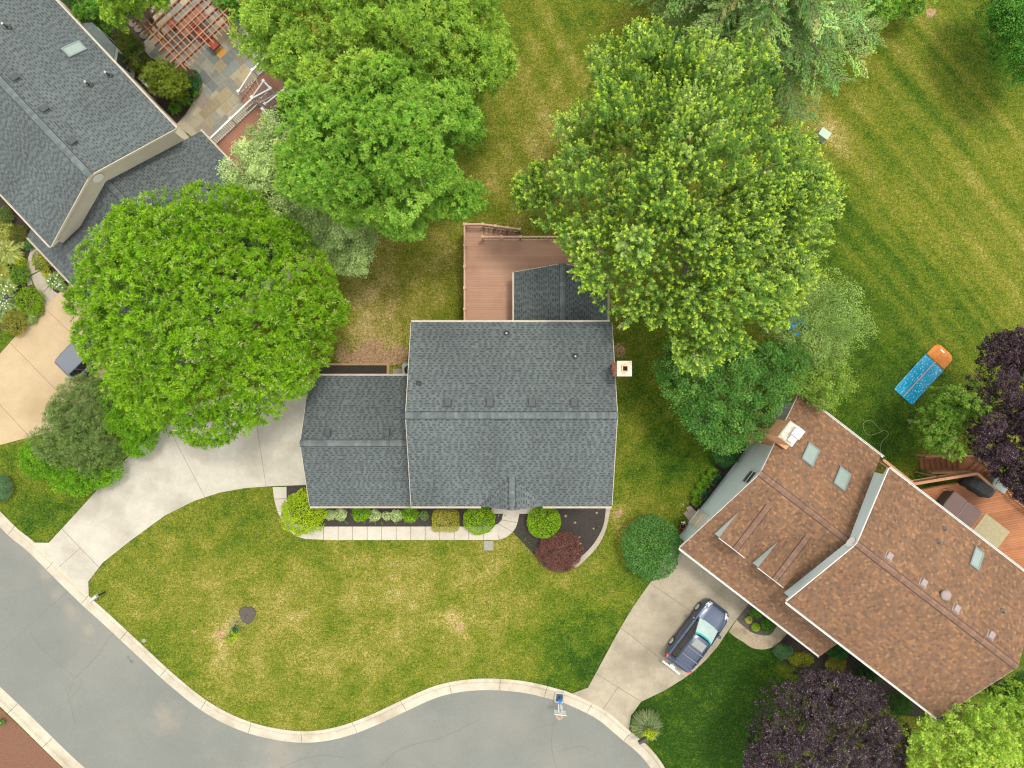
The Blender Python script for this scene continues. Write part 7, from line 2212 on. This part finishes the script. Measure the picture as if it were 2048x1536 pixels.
# --- left house front garden
LG = [(8, 460, 17, .5, [(.22, .25, .05), (.30, .32, .07)], 'yellow variegated hosta at the left edge of the front garden', 'ball'),
      (20, 505, 24, .55, [(.20, .25, .07), (.29, .33, .10), (.34, .36, .09)], 'large yellow green hosta mound in the left front garden', 'tuft'),
      (36, 468, 15, .6, [(.06, .09, .012), (.10, .11, .02)], 'olive bush close to the left house porch roof', 'ball'),
      (8, 430, 14, .7, [(.06, .10, .02), (.09, .13, .03)], 'dark bush at the left edge under the porch roof', 'ball'),
      (46, 490, 7, .35, [(.25, .30, .10), (.32, .36, .14)], 'single pale hosta on bare soil near the porch walk', 'tuft'),
      (58, 490, 9, .4, [(.05, .13, .03), (.07, .16, .04)], 'small dark green plant at the porch roof edge', 'ball'),
      (40, 550, 17, .55, [(.07, .14, .015), (.10, .19, .02)], 'green mound right beside the curved stone walk', 'ball'),
      (42, 527, 11, .4, [(.16, .22, .02), (.22, .28, .02)], 'lime yellow mound above the green mound by the stone walk', 'ball'),
      (84, 520, 17, .7, [(.17, .21, .02), (.24, .27, .03), (.14, .17, .05)], 'yellow green bush between the stone walk and the porch eave', 'ball'),
      (92, 546, 8, .3, [(.40, .38, .02), (.30, .32, .03)], 'bright yellow small plant inside the stone walk curve', 'ball'),
      (112, 562, 16, .4, [(.14, .22, .06), (.20, .28, .09)], 'hosta patch with white flowers at the end of the porch eave', 'tuft'),
      (126, 574, 9, .35, [(.12, .20, .05), (.18, .26, .08)], 'small hosta with white flowers touching the tan driveway', 'tuft'),
      (60, 602, 24, .6, [(.11, .20, .008), (.15, .25, .012)], 'bright green round bush at the corner of the tan driveway', 'ball'),
      (16, 570, 20, .45, [(.16, .23, .05), (.22, .28, .07)], 'leafy hosta with white blooms at the middle of the left garden', 'tuft'),
      (8, 540, 15, .4, [(.18, .24, .04), (.28, .26, .04)], 'hosta with orange tinted leaves at the left edge of the garden', 'tuft'),
      (14, 604, 20, .45, [(.15, .22, .08), (.22, .28, .12)], 'pale hosta with white blooms left of the path light', 'tuft'),
      (36, 624, 16, .4, [(.13, .20, .04), (.19, .26, .06)], 'hosta clump below the path light', 'tuft'),
      (60, 634, 15, .4, [(.14, .21, .05), (.20, .27, .07)], 'hosta clump beside the tan driveway edge', 'tuft'),
      (76, 622, 10, .35, [(.08, .14, .02), (.12, .18, .03)], 'low green cover at the tan driveway corner', 'ball'),
      (28, 645, 22, .8, [(.13, .20, .012), (.17, .24, .02)], 'green ball bush with bronze top at the end of the left garden', 'ball'),
      (6, 634, 12, .4, [(.14, .21, .06), (.20, .27, .09)], 'pale hosta left of the bronze topped ball bush', 'tuft')]
for i, (px, py, r, h, cols, lb, kd) in enumerate(LG):
    r *= 1.25
    if kd == 'ball': ball_shrub(lb, px, py, r, r * .97, h, cols, 440 + i, leaf=(.075, .05), lump=.14, rough=.1, name='plant', cat='plant', tip=(.26, .13, .06) if 'bronze' in lb else None, tipf=.7)
    else: tuft(lb, px, py, r, h, cols, 440 + i, int(90 + r * 14), .06, flower=((M['pot_flower'], int(r * .6)) if 'white' in lb else None))

# --- bed along the blue gable wall
M['lily_orange'] = mat('lily_orange', (0.75, 0.25, 0.02), .6)
for i, (px, py, r) in enumerate(((1391, 1003, 9), (1394, 988, 11), (1404, 972, 12), (1414, 958, 12), (1424, 945, 11), (1404, 990, 9), (1412, 978, 9), (1424, 963, 9), (1434, 950, 8))):
    tuft('%s bright green daylily clump from the side door along the blue wall' % ORD[i] if i < 5 else '%s orange flowered daylily clump from the side door against the blue wall' % ORD[i - 5], px, py, r * 1.2, .6, [(.10, .22, .015), (.14, .27, .02)] if i < 5 else [(.035, .11, .05), (.05, .14, .06)], 470 + i, 300, .03, group='bright daylilies along the blue wall' if i < 5 else 'orange daylilies against the blue wall', flower=((M['lily_orange'], 1) if i >= 5 else None))
ball_shrub('dense mid green shrub at the upper end of the daylily bed', 1452, 912, 26, 22, 1.2, [(.03, .10, .025), (.045, .13, .035), (.06, .16, .045)], 480, leaf=(.08, .05), lump=.2, rough=.12)
tuft('white flowering plant in the pot by the side door', 1364, 1043, 5, .3, [(.05, .12, .02), (.08, .15, .03)], 481, 40, .02, flower=(M['pot_flower'], 6))

# --- island bed and shaded bed at the right house
ball_shrub('lime green ball plant in the small grey mulch island', 1512, 1254, 9, 9, .5, [(.14, .24, .01), (.20, .30, .02)], 490, leaf=(.06, .03), lump=.1, rough=.12, name='plant', cat='plant')
ball_shrub('yellow green plant at the driveway side of the mulch island', 1498, 1240, 8, 7, .35, [(.26, .28, .04), (.34, .34, .08)], 491, leaf=(.07, .04), lump=.2, rough=.15, name='plant', cat='plant')
ball_shrub('dark green shrub under the eave in the mulch island', 1536, 1250, 12, 14, .8, [(.03, .11, .006), (.05, .16, .008)], 492, leaf=(.07, .045), lump=.15, rough=.1, name='shrub', cat='shrub')
ball_shrub('green shrub at the upper end of the mulch island', 1513, 1226, 15, 9, .6, [(.05, .15, .008), (.08, .20, .012)], 493, leaf=(.07, .045), lump=.2, rough=.12, name='shrub', cat='shrub')
ball_shrub('low sage green shrub where the aggregate path meets the eave', 1567, 1303, 20, 16, .7, [(.045, .11, .04), (.065, .14, .055)], 494, leaf=(.06, .03), lump=.15, rough=.1, name='shrub', cat='shrub')
ball_shrub('golden green shrub in front of the purple round tree', 1603, 1319, 24, 15, .9, [(.12, .15, .008), (.17, .19, .012)], 495, leaf=(.08, .045), lump=.2, rough=.14, name='shrub', cat='shrub')
ball_shrub('golden shrub beyond the end of the low porch roof', 1672, 1330, 19, 18, 1.0, [(.14, .15, .02), (.20, .19, .03)], 496, leaf=(.08, .04), lump=.2, rough=.14, name='shrub', cat='shrub')
ball_shrub('glossy dark green shrub at the end of the low porch roof', 1675, 1302, 22, 16, 1.3, [(.02, .085, .018), (.035, .12, .028)], 497, leaf=(.09, .05), lump=.2, rough=.12, name='shrub', cat='shrub')
ball_shrub('deep green shrub in the shade of the long brown eave', 1730, 1355, 24, 20, 1.0, [(.015, .06, .008), (.025, .08, .012)], 498, leaf=(.08, .045), lump=.15, rough=.1, name='shrub', cat='shrub')
ball_shrub('shadowed green shrub between the purple tree and the lime tree', 1800, 1410, 26, 22, 1.1, [(.025, .075, .010), (.04, .10, .015)], 499, leaf=(.09, .05), lump=.2, rough=.14, name='shrub', cat='shrub')
ball_shrub('small leafy shrub below the deck stairs', 1850, 951, 14, 12, .7, [(.05, .13, .02), (.08, .17, .03)], 500, leaf=(.08, .05), lump=.2, rough=.14, name='shrub', cat='shrub')
tree('dark green tree foliage below the brown roof in the right corner', [(1960, 1395), (1985, 1375), (2030, 1365), (2070, 1340), (2080, 1400), (2030, 1420), (1990, 1420)], 3.0, 1.2, 1.2, sp_scale('dark', lobes=30, lobe_r=(.35, .6), clumps=420), 501, 'bark', .08)

# --- ornamental grass with yellow plant by the mailbox
tuft('tufted grey green ornamental grass beside the mouth of the beige driveway', 1292, 1448, 34, .8, [(.17, .20, .11), (.20, .23, .13), (.11, .18, .05), (.10, .18, .06), (.14, .2, .05), (.25, .25, .16)], 510, 1700, .018, name='ornamental_grass', cat='grass clump', lean=.9)
ball_shrub('yellow green leafy plant inside the ornamental grass tuft', 1297, 1465, 15, 11, 1.15, [(.22, .29, .01), (.30, .36, .02)], 511, leaf=(.08, .045), lump=.25, rough=.2, name='plant', cat='plant')
ball_shrub('small green leafy plant on the kerb side of the ornamental grass', 1272, 1458, 9, 10, .6, [(.17, .25, .02), (.24, .31, .04)], 512, leaf=(.08, .045), lump=.25, rough=.2, name='plant', cat='plant')

# --- planted sapling in the front lawn
sx_, sy_ = W2(495, 1229)
ring = MB().lathe([(.54, -.02), (.54, .02), (.42, .06), (.05, .08)], (0, 0, 0), 22).build('mulch_ring', M['mulch_grey'])
ring.location = (sx_, sy_, 0)
for v in ring.data.vertices:
    k = 1 + .10 * math.sin(3 * math.atan2(v.co.y, v.co.x)) + .05 * math.sin(7 * math.atan2(v.co.y, v.co.x)); v.co.x *= k * .95; v.co.y *= k
tag(ring, 'round grey mulch patch under the sapling in the front lawn', 'mulch patch')
sap = thing('sapling', 'staked young sapling with yellow leaf tips in the front lawn', 'tree', (sx_, sy_, .05))
rr = random.Random(77)
mb = MB()
tops = []
mb.tube([(0, 0, 0), (-.02, -.02, .9), (-.05, -.06, 1.6)], [.03, .025, .018], 7)
for k in range(16):
    a = rr.uniform(1.8, 4.9)
    l = rr.uniform(.35, .85)
    e = Vector((-.05 + l * math.cos(a), -.06 + l * math.sin(a) * .9, 1.5 + rr.uniform(.1, .9)))
    mb.tube([(-.03, -.03, 1.0 + .03 * k), Vector((-.05, -.06, 1.5)).lerp(e, .5) + Vector((0, 0, .1)), e], [.012, .008, .003], 5)
    if k % 2 == 0: tops.append(e)
mb.build('trunk', M['bark_pale'], sap)
rng = np.random.default_rng(78)
cl = [(-.12, -.30, 1.7, .22, (.03, .12, .05)), (-.22, -.55, 1.9, .22, (.07, .17, .03)), (.12, -.55, 2.1, .25, (.28, .36, .01)), (-.20, -.85, 2.0, .20, (.26, .34, .02)), (-.02, -.35, 1.9, .2, (.05, .15, .04))]
P, Cc = [], []
for c in cl:
    P.append(np.array(c[:3]) + rng.normal(0, c[3] * .5, (110, 3))); Cc.append(np.array(c[4]) * rng.uniform(.7, 1.3, (110, 1)))
P = np.concatenate(P); Cc = np.concatenate(Cc); n = len(P)
leaves_obj('crown', sap, P, rng.normal(0, 1, (n, 3)), np.array((0, 0, 1.0)) + rng.normal(0, .5, (n, 3)), np.full(n, .10), np.full(n, .06), Cc, M['leaf'])
# flowers across the street
M['pink'] = mat('pink_petal', (0.75, 0.25, 0.25), .6)
tuft('pink flowering plant in the brown bed across the street', 4, 1443, 9, .45, [(.05, .15, .03), (.08, .19, .04)], 520, 90, .04, flower=(M['pink'], 10))
